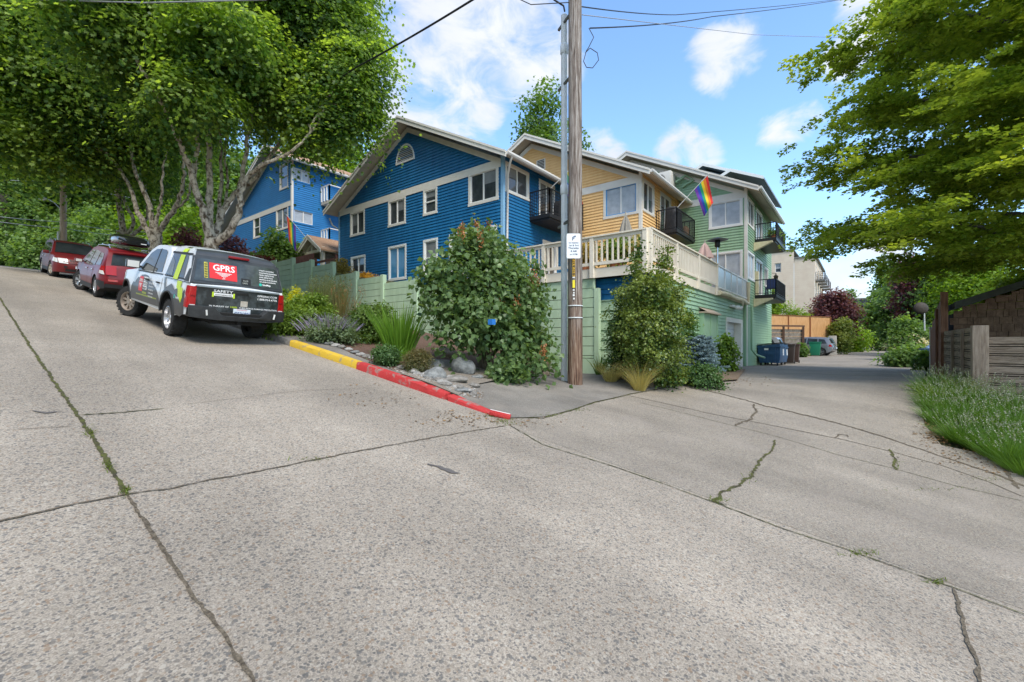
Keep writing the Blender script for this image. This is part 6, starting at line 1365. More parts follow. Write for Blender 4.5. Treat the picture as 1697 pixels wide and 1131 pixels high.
# the near maple: limbs followed from the photograph, at the tree's own distance
D = 16.6; b0 = at(352, 435, D); g0 = Vector((b0.x, b0.y, gz(b0.x, b0.y) - .1))
A = lambda u, v, d=0: tuple(at(u, v, D + d))
lim = [([tuple(g0), A(351, 425), A(350, 395)], .36, .30),
       ([A(350, 400), A(335, 345, -.3), A(322, 300, -.6), A(305, 255, -1.0), A(284, 200, -1.6), A(262, 160, -2.2), A(225, 95, -3)], .22, .06),
       ([A(349, 395), A(348, 340, .2), A(346, 280, .3), A(347, 220, .4), A(345, 150, .4), A(350, 60, .5), A(352, -60, .5)], .20, .07),
       ([A(318, 300, -.6), A(325, 260, -.5), A(328, 205, -.6), A(322, 130, -.8), A(318, 40, -.6)], .13, .05),
       ([A(352, 400), A(362, 375, .5), A(372, 345, .8), A(393, 318, 1), A(425, 292, 1.1), A(460, 240, 1.2), A(478, 215, 1.2), A(480, 140, 1.2), A(500, 90, 1.4)], .19, .05),
       ([A(353, 405), A(378, 385, -.2), A(397, 350, -.3), A(400, 318, -.3), A(412, 292, -.3), A(440, 272, -.6), A(485, 250, -.6), A(520, 215, -.4)], .22, .05),
       ([A(397, 316, .3), A(408, 250, .6), A(418, 190, .9), A(437, 140, 1), A(470, 100, 1.2), A(520, 40, 1.6)], .13, .04),
       ([A(362, 372, .5), A(366, 300, 1.2), A(365, 240, 1.6), A(362, 150, 2), A(380, 60, 2.4)], .11, .05),
       ([A(372, 345, .8), A(378, 300, 1.5), A(372, 250, 1.7), A(376, 200, 2), A(360, 160, 2.2)], .08, .03)]
cx0, cy0 = b0.x, b0.y
def bl(u, v, d, r, rz=None): p = at(u, v, D + d); return (p.x, p.y, p.z, r, r, rz or r * .75)
blobs1 = [bl(330, 60, 0, 3.0, 2.2), bl(250, 80, -1.2, 2.0, 1.4), bl(415, 85, -1, 1.6, 1.1), bl(480, 55, 1, 2.2, 1.6), bl(555, 40, 1, 1.7, 1.7), bl(562, 130, .5, 1.5, 1.4), bl(545, 190, .3, .95, .6), bl(590, 185, 1.2, .75, .7), bl(515, 175, .5, 1.3, .9), bl(575, 165, 1, 1.2, 1.0), bl(605, 110, 1, 1.0, 1.2), bl(495, 125, 1, 1.5, 1.2), bl(535, 225, .4, .8, .4), bl(470, 205, 1.4, .9, .5), bl(430, -40, 0, 3, 2), bl(250, -40, -1, 3, 2), bl(540, -60, 1, 2.0, 1.6), bl(330, 160, -2, 1.3, .8), bl(300, 200, 2.5, 1.6, 1.0), 
          bl(350, -120, 0, 3.4, 2.2), bl(200, 30, -2, 2.2, 1.6), bl(360, 50, -2.5, 1.5, 1.0), bl(455, 180, 3, 1.3, 1)]
maple('largest maple in front of the pickup, with pale many stemmed trunk', b0.x, b0.y, 11, blobs1, lim, nclu=2400, per=105, lsize=.112, crad=.72)
def maple_at(label, u, d, seed, limbs_uv, blobs, nclu):
    global D
    D = d; b = at(u, 400, d); g1 = (b.x, b.y, gz(b.x, b.y) - .1); L_ = []
    L_.append(([g1, A(u, 415), A(u - 2, 385)], .42, .38))
    for l, ra, rb in limbs_uv: L_.append(([A(*q) for q in l], ra, rb))
    return maple(label, b.x, b.y, seed, [bl(*q) for q in blobs], L_, nclu=int(nclu * .75), per=80, lsize=.15, crad=.9)
maple_at('mossy dark limbed maple beside the bright red SUV', 258, 21.5, 23, [([(256, 398), (240, 375), (225, 345), (215, 310), (190, 270), (150, 225)], .22, .06), ([(256, 396), (250, 350), (235, 310), (220, 270), (215, 230), (200, 150)], .20, .06), ([(258, 398), (270, 372), (290, 345), (302, 310), (305, 270), (300, 200)], .22, .07), ([(258, 400), (262, 360), (268, 330), (270, 280), (285, 235)], .14, .05), ([(285, 350), (310, 330), (318, 300), (330, 270)], .1, .04)],
    [(150, 190, 0, 2.7, 1.7), (230, 140, 0, 3, 2), (80, 130, -1, 2.6, 1.8), (300, 190, 1.5, 2.2, 1.5), (210, 240, 1, 1.7, 1.1), (140, 60, 0, 3.4, 2.2), (40, 210, -1, 2.0, 1.4), (260, 40, 0, 3.2, 2.4), (110, 240, .5, 1.9, 1.0), (40, 50, -2, 2.8, 2)], 2100)
maple_at('dark trunked maple farthest up the street behind the roof box', 204, 26.5, 37, [([(205, 395), (200, 350), (192, 310), (180, 270), (160, 230), (100, 180)], .26, .08), ([(204, 392), (222, 370), (205, 330), (195, 300), (190, 260), (175, 220)], .16, .06), ([(206, 398), (232, 380), (245, 350), (240, 310), (245, 260)], .18, .06), ([(190, 300), (165, 275), (140, 262), (110, 240)], .1, .04)],
    [(120, 215, 0, 3.0, 1.7), (190, 230, 0, 3, 1.8), (40, 170, 0, 3.6, 2.2), (70, 245, 1, 2.4, 1.0), (160, 130, 0, 3.8, 2.6), (20, 90, -2, 3.4, 2.4), (240, 280, 1, 1.7, 1.2), (-10, 250, 0, 2.0, 1.2)], 1700)
# the big hornbeam-like tree overhanging the alley from the right
def hornbeam():
    bx, by = 19.3, -5.2; bz = gz(bx, by); t = thing('hornbeam_tree', 'big bright green layered tree overhanging the alley from the right', 'tree', (bx, by, bz)); O = Vector((bx, by, bz)); mb = MB(); g = random.Random(5)
    limb(mb, [(0, 0, -.2), (.05, 0, 1.2), (-.1, .1, 2.4), (0, .1, 5), (.1, .2, 9), (0, .3, 13)], .34, .05, 12, .03, 1)
    tips = []
    for k in range(60):
        z = 3.0 + k * .17; a = k * 2.399; l = (6.5 if z < 8.5 else 6.5 - (z - 8.5) * .42) * g.uniform(.78, 1.04); e = Vector((math.cos(a) * l, math.sin(a) * l, z + l * .10 + g.uniform(-.4, .3)))
        pts = limb(mb, [(0, .1, z - .5), e * .35 + Vector((0, 0, (z - .5) * .65 + .35)), e * .7 + Vector((0, 0, z * .3 + .2)), e], .11, .014, 7, .05, k); tips += [(p, i / len(pts)) for i, p in enumerate(pts) if i > 4]
    mb.build('trunk', mat('grey_bark', (.07, .062, .055), .9, (.16, .145, .13), 6, .5, 20), t)
    gg = np.random.default_rng(9); n = 6600; base = np.array([tips[int(i)][0] for i in (gg.random(n) * len(tips))]); fr = gg.normal(size=(n, 3)) * np.array([.55, .55, .28])
    rad = np.hypot(base[:, 0], base[:, 1]); C0 = base + fr; per = 58; ids = np.repeat(np.arange(n), per); m_ = len(ids)
    out = unit(np.stack([base[:, 0], base[:, 1], -.12 * rad], 1) + gg.normal(size=(n, 3)) * .6)
    side = unit(np.cross(out, [0, 0, 1.])); s = gg.random(m_) * .62; w = gg.normal(size=m_) * .20 * (.3 + s)
    C = C0[ids] + out[ids] * s[:, None] + side[ids] * w[:, None] + np.array([0, 0, 1.]) * (gg.normal(size=m_) * .05 - .25 * s * s)[:, None]
    N_ = unit(np.array([0, 0, 1.]) + gg.normal(size=(m_, 3)) * .38); Dd = unit(out[ids] + side[ids] * np.sign(w)[:, None] * .9 + gg.normal(size=(m_, 3)) * .25)
    ct = np.clip(.5 + gg.normal(size=n) * .22, 0, 1); T = np.clip(ct[ids] + gg.normal(size=m_) * .15 + .25 * (s - .3), 0, 1)
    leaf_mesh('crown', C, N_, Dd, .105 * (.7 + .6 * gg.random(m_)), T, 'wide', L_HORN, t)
hornbeam()

def tree(name, label, base, h, w, m, seed, bark=M_BARKD, n=420, per=30, ls=.2, nb=9, trunk=.22, low=.25, group=None, kind='maple', cat='tree', tintvar=.5, shell=.45):
    t = thing(name, label, cat, base, group=group); g = random.Random(seed); B = []
    for k in range(nb):
        z = h * (low + (1 - low) * (k + .5) / nb); pr = math.sin(math.pi * min(1, max(.12, (z / h - low * .6) / (1.1 - low * .6)))) ** .7; a = k * 2.4 + seed; q = w / 2 * pr
        B.append((math.cos(a) * q * .45, math.sin(a) * q * .45, z, q * .5 + .07 * w, q * .5 + .07 * w, h * (1 - low) / nb * 1.25 + .05 * h))
    mb = MB(); limb(mb, [(0, 0, -.2), (.05, .03, h * .3), (-.05, 0, h * .6), (0, 0, h * .93)], trunk, trunk * .15, 9, .04, seed)
    for b in B: limb(mb, [(0, 0, b[2] * .65), (b[0] * .6, b[1] * .6, b[2] * .92), b[:3]], trunk * .35, .02, 6, .05, seed)
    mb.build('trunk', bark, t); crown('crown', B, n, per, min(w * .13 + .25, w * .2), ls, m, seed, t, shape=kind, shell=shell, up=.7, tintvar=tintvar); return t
def tree_px(name, label, u, vb, vt, wpx, d, m, seed, **k):
    """height and spread measured in the picture at distance d, standing on the ground there"""
    b = at(u, vb, d); top = at(u, vt, d).z; z = k.pop('z', None); z = gz(b.x, b.y) if z is None else z
    return tree(name, label, (b.x, b.y, z - .1), top - z, wpx * d / F, m, seed, **k)
# woods at the head of the street
WD = [(-60, 45, 190, 190), (15, 48, 170, 175), (70, 55, 150, 170), (140, 52, 180, 160), (190, 60, 170, 170), (255, 58, 200, 160), (330, 62, 220, 170), (110, 66, 120, 200), (25, 70, 110, 200), (380, 55, 270, 130)]
for i, (u, d, vt, w) in enumerate(WD):
    tree_px('woodland_tree', ('light green leafy woodland tree behind the street lamp', 'darker woodland tree in the wood at the top of the street')[i % 2], u, 430, vt, w, d, L_WOOD if i % 2 == 0 else L_MID, 50 + i, n=620, per=30, ls=.34, nb=10, trunk=.32, low=.06, group='trees of the wood at the top of the street')
UG = [(-30, 44, 350, 130), (30, 45, 345, 110), (95, 47, 372, 80), (150, 44, 352, 110), (205, 46, 360, 100), (60, 43, 395, 70), (185, 40, 395, 60), (290, 44, 350, 110)]
for i, (u, d, vt, w) in enumerate(UG):
    tree_px('undergrowth_bush', 'bright leafy bush at the edge of the wood', u, 430, vt, w, d, (L_WOOD, L_LIME, L_WOOD)[i % 3] if i != 1 else L_WOOD, 80 + i, n=260, per=30, ls=.24, nb=6, trunk=.08, low=.05, group='bushes at the edge of the wood', cat='bush')
wt = at(5, 440, 44); ws = thing('old_tree', 'thick flaring trunk at the left edge above the street', 'tree', (wt.x, wt.y, gz(wt.x, wt.y) - .1)); mb = MB(); limb(mb, [(0, 0, 0), (.05, 0, 1), (.15, 0, 3), (.1, .1, 9)], .75, .32, 12, .02, 3); [limb(mb, [(0, 0, .9), (math.cos(a) * .7, math.sin(a) * .7, .25), (math.cos(a) * 1.3, math.sin(a) * 1.3, -.1)], .3, .1, 8, .02, int(a * 9)) for a in (0, 1.3, 2.6, 3.9, 5.2)]; mb.build('trunk', M_BARKD, ws)
# behind the houses
tree_px('lime_tree', 'bright yellow green tree behind the second blue house', 545, 420, 222, 200, 44, L_LIME, 101, n=600, per=30, ls=.3, nb=9, low=.2, z=7)
tree_px('dark_tree', 'dark green tree rising behind the yellow house roof', 893, 420, 168, 95, 46, L_MID, 103, n=520, per=30, ls=.26, nb=10, low=.15, z=5)
tree_px('dark_tree', 'slim dark green tree top just right of the utility pole', 945, 420, 218, 60, 50, L_MID, 104, n=260, per=26, ls=.26, nb=8, low=.2, z=5)
# courtyard shrubs and the purple one by the trunk
tree_px('courtyard_bush', 'grey green bush with pale flowers below the rainbow flag, behind the stepped wall', 462, 436, 392, 62, 28, L_MID, 105, n=170, per=30, ls=.14, nb=6, trunk=.06, low=.1, z=4.2, cat='bush')
tree_px('courtyard_bush', 'thin bush before the lower windows of the second blue house', 505, 430, 398, 34, 29.2, L_WOOD, 109, n=60, per=24, ls=.13, nb=5, trunk=.04, low=.1, z=4.6, cat='bush')
tree_px('purple_shrub', 'dark purple leaved shrub behind the near maple trunk', 395, 440, 402, 60, 30, L_PURP, 106, n=150, per=28, ls=.14, nb=5, trunk=.05, low=.05, cat='bush', z=4.0)
tree_px('purple_shrub', 'dark purple bush left of the maple trunk by the pickup roof', 318, 440, 395, 70, 30, L_PURP, 107, n=170, per=28, ls=.14, nb=5, trunk=.05, low=.05, cat='bush')
tree_px('purple_shrub', 'dusky red shrub beside the terrace fence', 437, 440, 425, 40, 26.5, leafmat('rusty_leaf', (.05, .012, .012), (.16, .045, .03), .3), 108, n=90, per=26, ls=.11, nb=4, trunk=.03, low=.05, z=4.2, cat='bush')
# right of the alley and beyond
tree_px('alley_tree', 'tall mid green tree on the right far down the alley', 1468, 575, 490, 55, 62, L_MID, 120, n=520, per=30, ls=.3, nb=9, low=.12, tintvar=.4)
tree_px('alley_tree', 'dull grey green tree behind the purple leaved tree', 1478, 575, 440, 50, 75, L_MID, 121, n=420, per=30, ls=.34, nb=9, low=.2)
tree_px('alley_tree', 'leafy tree over the alley beyond the satellite dish', 1500, 575, 455, 70, 46, L_WOOD, 122, n=560, per=30, ls=.22, nb=9, low=.12)
tree_px('alley_tree', 'bright green tree above the shed roof', 1625, 575, 430, 130, 34, L_LIME, 123, n=560, per=32, ls=.16, nb=9, low=.3)
tree_px('alley_tree', 'mid green tree behind the shed roof', 1570, 575, 425, 90, 38, L_WOOD, 124, n=460, per=30, ls=.2, nb=9, low=.2)
tree_px('alley_tree', 'pale green tree beside the dark apartment tower', 1400, 575, 492, 46, 75, L_MID, 125, n=360, per=28, ls=.3, nb=8, low=.15)
tree_px('alley_tree', 'distant tree past the end of the alley', 1452, 575, 512, 40, 140, L_MID, 126, n=260, per=26, ls=.6, nb=7, low=.1)
tree_px('purple_tree', 'wide plum coloured tree above the cedar fence', 1382, 560, 491, 66, 52, L_PURP, 127, n=520, per=30, ls=.2, nb=7, low=.3, trunk=.2)
tree_px('purple_tree', 'purple leaved tree among the greens on the right of the alley', 1508, 575, 432, 48, 40, L_PURP, 128, n=300, per=26, ls=.16, nb=8, low=.4)
tree_px('alley_hedge', 'sprawling yellow green hedge on the left of the alley past the pier', 1412, 585, 540, 48, 56, L_LIME, 129, n=300, per=30, ls=.18, nb=6, low=.02, trunk=.06, cat='hedge')
tree_px('alley_hedge', 'bush with reddish tips over the concrete pier', 1394, 580, 534, 34, 45, leafmat('tip_leaf', (.10, .17, .03), (.30, .34, .09), .4), 130, n=260, per=28, ls=.14, nb=6, low=.2, trunk=.05, cat='hedge')
tree_px('alley_hedge', 'low bank of ivy between the bins and the timber wall', 1328, 590, 572, 18, 37, L_MID, 131, n=160, per=28, ls=.12, nb=4, low=.02, trunk=.04, cat='hedge')
tree_px('alley_hedge', 'light green hedge on top of the bank below the cream flats', 1310, 560, 512, 60, 52, L_LIME, 132, n=200, per=28, ls=.16, nb=4, low=.3, trunk=.05, cat='hedge')
tree_px('alley_tree', 'young tree by the corner of the green house', 1283, 560, 484, 18, 44, L_LIME, 133, n=120, per=26, ls=.16, nb=6, low=.2, trunk=.05)
tree_px('leafy_bush', 'rounded bright green bush against the board fence', 1502, 612, 578, 60, 24.5, L_WOOD, 134, n=300, per=28, ls=.13, nb=5, low=.02, trunk=.04, cat='bush')
tree_px('leafy_bush', 'dark green bush with climbing stems at the foot of the tall fence post', 1537, 625, 585, 34, 19.5, L_WOOD, 135, n=150, per=26, ls=.12, nb=5, low=.02, trunk=.03, cat='bush')
hyd = tree_px('flowering_shrub', 'shrub covered in cream flower heads beside the alley', 1504, 580, 532, 52, 31, L_WOOD, 136, n=300, per=26, ls=.14, nb=5, low=.15, trunk=.05, cat='bush')
crown('flowers', [(0, 0, 1.05, 1.25, 1.25, 1.05)], 150, 18, .17, .09, leafmat('cream_petal', (.55, .48, .28), (.75, .70, .48), .2), 7, hyd, shape='wide', shell=.85)
tree_px('mountain_ash', 'loose green branches over the right end of the shed roof', 1690, 600, 455, 90, 17, L_HORN, 137, n=160, per=40, ls=.11, nb=6, low=.45, trunk=.06)

# unseen trees added across the street, to give glass and paint dark reflections
for i, (x, y) in enumerate(((-13, 4), (-14, 12), (-13.5, 20), (-14, 29), (-13, 38))):
    if i == 0: across = tree('reflection_tree', 'unseen leafy tree added across the street for reflections in the parked cars', (x, y, gz(x, y)), 15, 10, L_MID, 301, n=420, per=30, ls=.3, nb=9, low=.1, group='unseen trees added across the street for reflections')
    else: o = copy_tree(across); o.location = (x, y, gz(x, y)); o.rotation_euler = (0, 0, i * 1.9)
# ================================================================ garden plants
L_LILAC = leafmat('lilac_leaf', (.05, .105, .036), (.17, .255, .095), .35, .4)
L_EVER = leafmat('evergreen_leaf', (.035, .085, .02), (.20, .25, .05), .3, .35)
L_BOX = leafmat('box_leaf', (.035, .085, .028), (.10, .18, .05), .25); L_FEATH = leafmat('feathery_leaf', (.075, .14, .018), (.20, .29, .045), .35)
L_GOLD = leafmat('golden_leaf', (.34, .36, .015), (.60, .58, .04), .4); L_SPRUCE = leafmat('blue_spruce_needle', (.10, .16, .19), (.26, .35, .40), .15)
L_BLADE = leafmat('iris_blade', (.07, .16, .015), (.19, .34, .04), .4); L_STRAW = leafmat('straw_grass', (.33, .29, .10), (.58, .50, .22), .35); L_OAT = leafmat('oat_grass', (.09, .13, .045), (.25, .25, .10), .35)
L_CAT = leafmat('catmint_leaf', (.09, .14, .07), (.18, .24, .12), .3); L_LAVF = leafmat('lavender_flower', (.20, .17, .30), (.38, .34, .48), .25); L_PALEF = leafmat('lavender_spike', (.17, .19, .14), (.36, .37, .30), .25)
L_RUST = leafmat('seed_head', (.22, .085, .03), (.42, .19, .07), .15); L_WHITEF = leafmat('white_petal', (.6, .6, .5), (.8, .8, .7), .2); L_ORF = leafmat('orange_petal', (.5, .25, .02), (.75, .42, .04), .3)
M_STEM = mat('shrub_stem', (.10, .075, .05), .85, (.2, .16, .11), 8)
def base_of(u, vb): p, d = gp(u, vb); return Vector((p.x, p.y, walk_z(p.x, p.y) if p.x < 12 and p.y > 4 else p.z)), d
def shrub(name, label, u, vb, vt, wpx, m, seed, n=200, per=26, ls=.06, crad=.22, shape='wide', nb=7, stems=6, low=.1, cat='shrub', group=None, up=.6, flat=.3, shell=.5, tv=.4, push=0, B=None, droop=.2, toplight=.25, dd=None):
    p, d = base_of(u, vb); p = p + Vector((*(vd.xy * push), 0)); h = (vb - vt) * d / F
    if dd: d = dd; q = at(u, vb, d); p = Vector((q.x, q.y, gz(q.x, q.y) + .03)); h = (HV - vt) * d / F - p.z
    w = wpx * d / F; t = thing(name, label, cat, p, group=group); g = random.Random(seed)
    if B is None:
        B = []
        for k in range(nb):
            a = k * 2.4 + seed; z = h * (low + (1 - low) * (k + .4) / nb); q = w / 2 * math.sin(math.pi * min(.95, .22 + .7 * z / h)); r = q * .5 + w * .1
            B.append((math.cos(a) * q * .5, math.sin(a) * q * .5, z, r, r, h * .17 + .03))
    else: B = [(a * w, b * w, c_ * h, r * w, r * w, rz * h) for a, b, c_, r, rz in B]
    if stems:
        mb = MB()
        for k in range(stems):
            b = g.choice(B); limb(mb, [(g.uniform(-.08, .08), g.uniform(-.08, .08), -.05), (b[0] * .4, b[1] * .4, b[2] * .5), (b[0], b[1], b[2])], .018 + .006 * h, .006, 6, .02, seed + k)
        mb.build('stem', M_STEM, t)
    crown('foliage', B, n, per, crad, ls, m, seed, t, shape=shape, shell=shell, up=up, flat=flat, tintvar=tv, droop=droop, toplight=toplight); return t, h, w
def grass(name, label, u, vb, vt, wpx, m, seed, n=400, bend=.35, wid=.012, spread=.5, cat='grass clump', group=None, push=0, heads=None, lean=(0, 0), dd=None):
    p, d = base_of(u, vb); p = p + Vector((*(vd.xy * push), 0)); h = (vb - vt) * d / F
    if dd: d = dd; q = at(u, vb, d); p = Vector((q.x, q.y, gz(q.x, q.y) + .03)); h = (HV - vt) * d / F - p.z
    w = wpx * d / F; t = thing(name, label, cat, p, group=group); g = np.random.default_rng(seed)
    a = g.random(n) * 6.283; r = np.sqrt(g.random(n)) * w * .2; B = np.stack([r * np.cos(a), r * np.sin(a), np.full(n, -.03)], 1)
    s = spread * g.random(n); D_ = np.stack([np.cos(a) * s + lean[0], np.sin(a) * s + lean[1], np.ones(n)], 1); ln = h * (.55 + .55 * g.random(n))
    blades('foliage', B, D_, ln, wid, bend, m, t, seed=seed)
    if heads:
        k = g.integers(0, n, n // 3); dd = unit(D_[k]); C = B[k] + dd * ln[k][:, None] * .97; ids = np.repeat(np.arange(len(k)), 7)
        off = g.normal(size=(len(ids), 3)) * np.array([.012, .012, .07]); leaf_mesh('seed_heads', C[ids] + off, unit(g.normal(size=(len(ids), 3))), unit(np.array([0, 0, 1.]) + g.normal(size=(len(ids), 3)) * .3), np.full(len(ids), .04), g.random(len(ids)), 'kite', heads, t)
    return t
# behind and beside the pickup
shrub('white_flower_shrub', 'pale green shrub with white flowers just behind the pickup', 466, 545, 492, 38, L_FEATH, 1, n=160, per=26, ls=.07)
shrub('feathery_shrub', 'feathery bright green shrub beside the pickup bumper', 470, 562, 520, 62, L_FEATH, 2, n=240, per=30, ls=.09, shape='spray', up=1.2)
shrub('feathery_shrub', 'tall soft green shrub right of the golden conifer', 515, 563, 503, 72, L_FEATH, 3, n=330, per=30, ls=.09, shape='spray', up=1.2)
shrub('golden_conifer', 'small golden yellow pointed conifer by the pickup', 488, 552, 486, 30, L_GOLD, 4, n=170, per=30, ls=.07, crad=.13, shape='spray', up=1.6, push=.1, B=[(0, 0, .2, .42, .2), (0, 0, .45, .34, .2), (0, 0, .68, .22, .18), (0, 0, .88, .1, .14)])
grass('ornamental_grass', 'left of two tall feathery grass clumps against the green wall', 507, 535, 456, 40, L_OAT, 5, n=900, bend=.10, wid=.014, spread=.26, push=1.3, heads=L_OAT)
grass('ornamental_grass', 'right of two tall feathery grass clumps against the green wall', 537, 535, 455, 46, L_OAT, 6, n=1000, bend=.10, wid=.014, spread=.26, push=1.3, heads=L_OAT)
grass('flowering_stalks', 'brown green spiky stalks leaning right behind the catmint', 556, 545, 474, 50, leafmat('stalk_leaf', (.10, .12, .03), (.24, .17, .07), .3), 7, n=170, bend=.05, wid=.022, spread=.45, push=.7, heads=L_RUST, cat='plant', lean=(.12, -.15))
shrub('white_flower_shrub', 'low shrub with creamy flower heads behind the catmint', 592, 552, 512, 46, L_BOX, 8, n=120, per=26, ls=.07, push=.9)
shrub('catmint', 'grey lilac catmint mound spilling over the edging stones', 550, 578, 543, 78, L_CAT, 9, n=260, per=30, ls=.05, crad=.16, up=1.0, cat='plant')
p, d = base_of(545, 578); t = thing('catmint_flowers', 'haze of lavender blue flower spikes over the catmint mound', 'flowers', p); g = np.random.default_rng(3); n = 260; a = g.random(n) * 6.283; r = np.sqrt(g.random(n)) * .72
B = np.stack([r * np.cos(a), r * np.sin(a), .25 + .3 * (1 - (r / .75) ** 2)], 1); Dv = np.stack([np.cos(a) * .8, np.sin(a) * .8, np.ones(n)], 1); blades('spikes', B, Dv, .12 + .2 * g.random(n), .016, .1, L_LAVF, t, tip=.5)
shrub('dark_shrub', 'dense mid green shrub left of the sword leaved clump', 622, 578, 520, 92, leafmat('dense_leaf', (.04, .09, .018), (.14, .21, .04), .3), 10, n=420, per=30, ls=.055, crad=.2, up=.9)
grass('sword_leaf_clump', 'bright green clump of long sword shaped leaves left of the lilac', 662, 608, 503, 84, L_BLADE, 11, n=420, bend=.14, wid=.036, spread=.42, cat='plant')
grass('sword_leaf_clump', 'smaller pale sword leaved tuft at the foot of the larger clump', 655, 612, 570, 46, L_BLADE, 12, n=110, bend=.4, wid=.028, spread=.8, cat='plant', push=-.2)
shrub('box_ball', 'small clipped blue green round shrub at the bed edge', 640, 618, 584, 44, L_BOX, 13, n=170, per=28, ls=.032, crad=.10, shell=.8, B=[(0, 0, .5, .42, .46)], stems=0)
shrub('heather', 'brown topped green heather mound by the red kerb', 692, 630, 588, 52, leafmat('heather_leaf', (.05, .075, .02), (.17, .13, .05), .25), 14, n=260, per=30, ls=.03, crad=.10, shell=.8, up=1.2, shape='spray', B=[(0, 0, .45, .42, .45), (.1, .1, .6, .25, .3)], stems=0)
# the lilac
lb = [(-.02, 0, .80, .20, .12), (-.22, .05, .66, .22, .12), (.20, -.05, .70, .22, .13), (-.02, .1, .92, .13, .08), (.32, -.1, .55, .17, .12), (-.34, .1, .48, .16, .12), (0, -.1, .58, .24, .14), (-.16, -.12, .40, .22, .12), (.16, -.15, .42, .20, .12), (-.30, 0, .28, .15, .09), (-.05, -.2, .24, .18, .08), (.22, -.22, .22, .17, .08), (.08, -.34, .10, .16, .06), (-.36, .1, .60, .12, .08), (.38, -.05, .40, .1, .08), (.10, .1, .88, .12, .09), (-.20, 0, .82, .11, .08), (.30, -.12, .28, .12, .07)]
lil, lh, lw_ = shrub('lilac_bush', 'large lilac bush with brown seed heads at the street corner', 806, 628, 376, 222, L_LILAC, 15, n=600, per=21, ls=.112, crad=.30, B=lb, stems=16, up=.45, flat=.35, tv=.35, droop=.5)
g = np.random.default_rng(15); mb = MB(); n = 10; C = []
for k in range(n):
    b = lb[int(g.integers(0, len(lb)))]; dr = unit(g.normal(size=3) * .8 + np.array([-.9, -1.3, .7])); C.append(np.array(b[:3]) * [lw_, lw_, lh] + dr * np.array([b[3] * lw_, b[3] * lw_, b[4] * lh]) * 1.22)
C = np.array(C); ids = np.repeat(np.arange(n), 60); off = g.normal(size=(len(ids), 3)) * np.array([.035, .035, .09]); leaf_mesh('seed_heads', C[ids] + off, unit(g.normal(size=(len(ids), 3))), unit(g.normal(size=(len(ids), 3)) * .6 + [0, 0, 1.]), .04 + .035 * g.random(len(ids)), g.random(len(ids)), 'kite', L_RUST, lil)
mb = MB()
for k in range(9): q = Vector((g.normal() * .12, g.normal() * .12, 0)); e = q * 4.5 + Vector((g.normal() * .25, g.normal() * .25, lh * g.uniform(.4, .75))); limb(mb, [q, q.lerp(e, .5) + Vector((0, 0, .15)), e], .035, .012, 7, .03, k)
mb.build('stem', M_STEM, lil)
q = MB(); q.box(-.05, .05, -.05, .05, -.05, .05); q.build('tape', mat('blue_tape', (.02, .16, .50), .5), lil).location = tuple(Vector(at(815, 534, 8.3)) - Vector(lil.location)); shrub('sprawling_shrub', 'low leafy sprout spilling onto the pavement under the lilac', 838, 644, 606, 56, L_LILAC, 16, n=60, per=18, ls=.10, crad=.18, stems=3, droop=.5)
shrub('lavender_tuft', 'small grey green lavender tuft between the lilac and the pole', 893, 622, 594, 40, L_CAT, 17, n=80, per=26, ls=.05, shape='needle', up=1.5, crad=.12)
shrub('terrace_shrub', 'amber leaved shrub on the terrace beside the blue house', 568, 470, 437, 34, leafmat('amber_leaf', (.18, .15, .03), (.42, .30, .07), .3), 18, n=90, per=26, ls=.07, crad=.2).__getitem__(0).location = onX(568, 462, 12.7)
shrub('terrace_flowers', 'low orange yellow flowers along the top of the stepped wall', 606, 470, 456, 40, L_ORF, 19, n=60, per=22, ls=.06, crad=.14, stems=0).__getitem__(0).location = onX(606, 466, 12.6)
# right of the pole, against the garage
eb = [(-.02, 0, .42, .40, .20), (-.16, 0, .62, .27, .14), (.14, 0, .60, .30, .16), (-.28, 0, .38, .22, .16), (.30, 0, .42, .22, .16), (0, 0, .22, .38, .14), (-.21, .05, .80, .09, .09), (-.23, .05, .92, .055, .09), (.30, -.05, .62, .16, .1), (.15, -.1, .76, .10, .09), (.16, -.1, .87, .055, .08), (-.34, 0, .28, .12, .08), (.1, -.1, .08, .25, .07)]
shrub('evergreen_shrub', 'large dense olive green evergreen shrub with two upright spires', 1078, 622, 392, 162, L_EVER, 20, n=950, per=30, ls=.055, crad=.17, B=eb, stems=8, up=.8, tv=.6, dd=10.9)
shrub('arborvitae', 'narrow dark green conifer behind the evergreen shrub near the garage', 1142, 622, 508, 34, leafmat('cedar_leaf', (.025, .07, .012), (.07, .15, .02), .3), 21, n=230, per=30, ls=.07, crad=.15, shape='spray', up=1.6, dd=13.2, B=[(0, 0, .2, .45, .2), (0, 0, .45, .36, .2), (0, 0, .68, .24, .18), (0, 0, .9, .1, .14)])
shrub('arborvitae', 'dark conifer left behind the evergreen shrub against the planks', 1026, 618, 470, 46, MATS['cedar_leaf'], 22, n=260, per=30, ls=.07, crad=.17, shape='spray', up=1.6, dd=11.5, B=[(.1, 0, .2, .42, .2), (.1, 0, .45, .38, .2), (.15, 0, .68, .26, .18), (.2, 0, .9, .12, .12)])
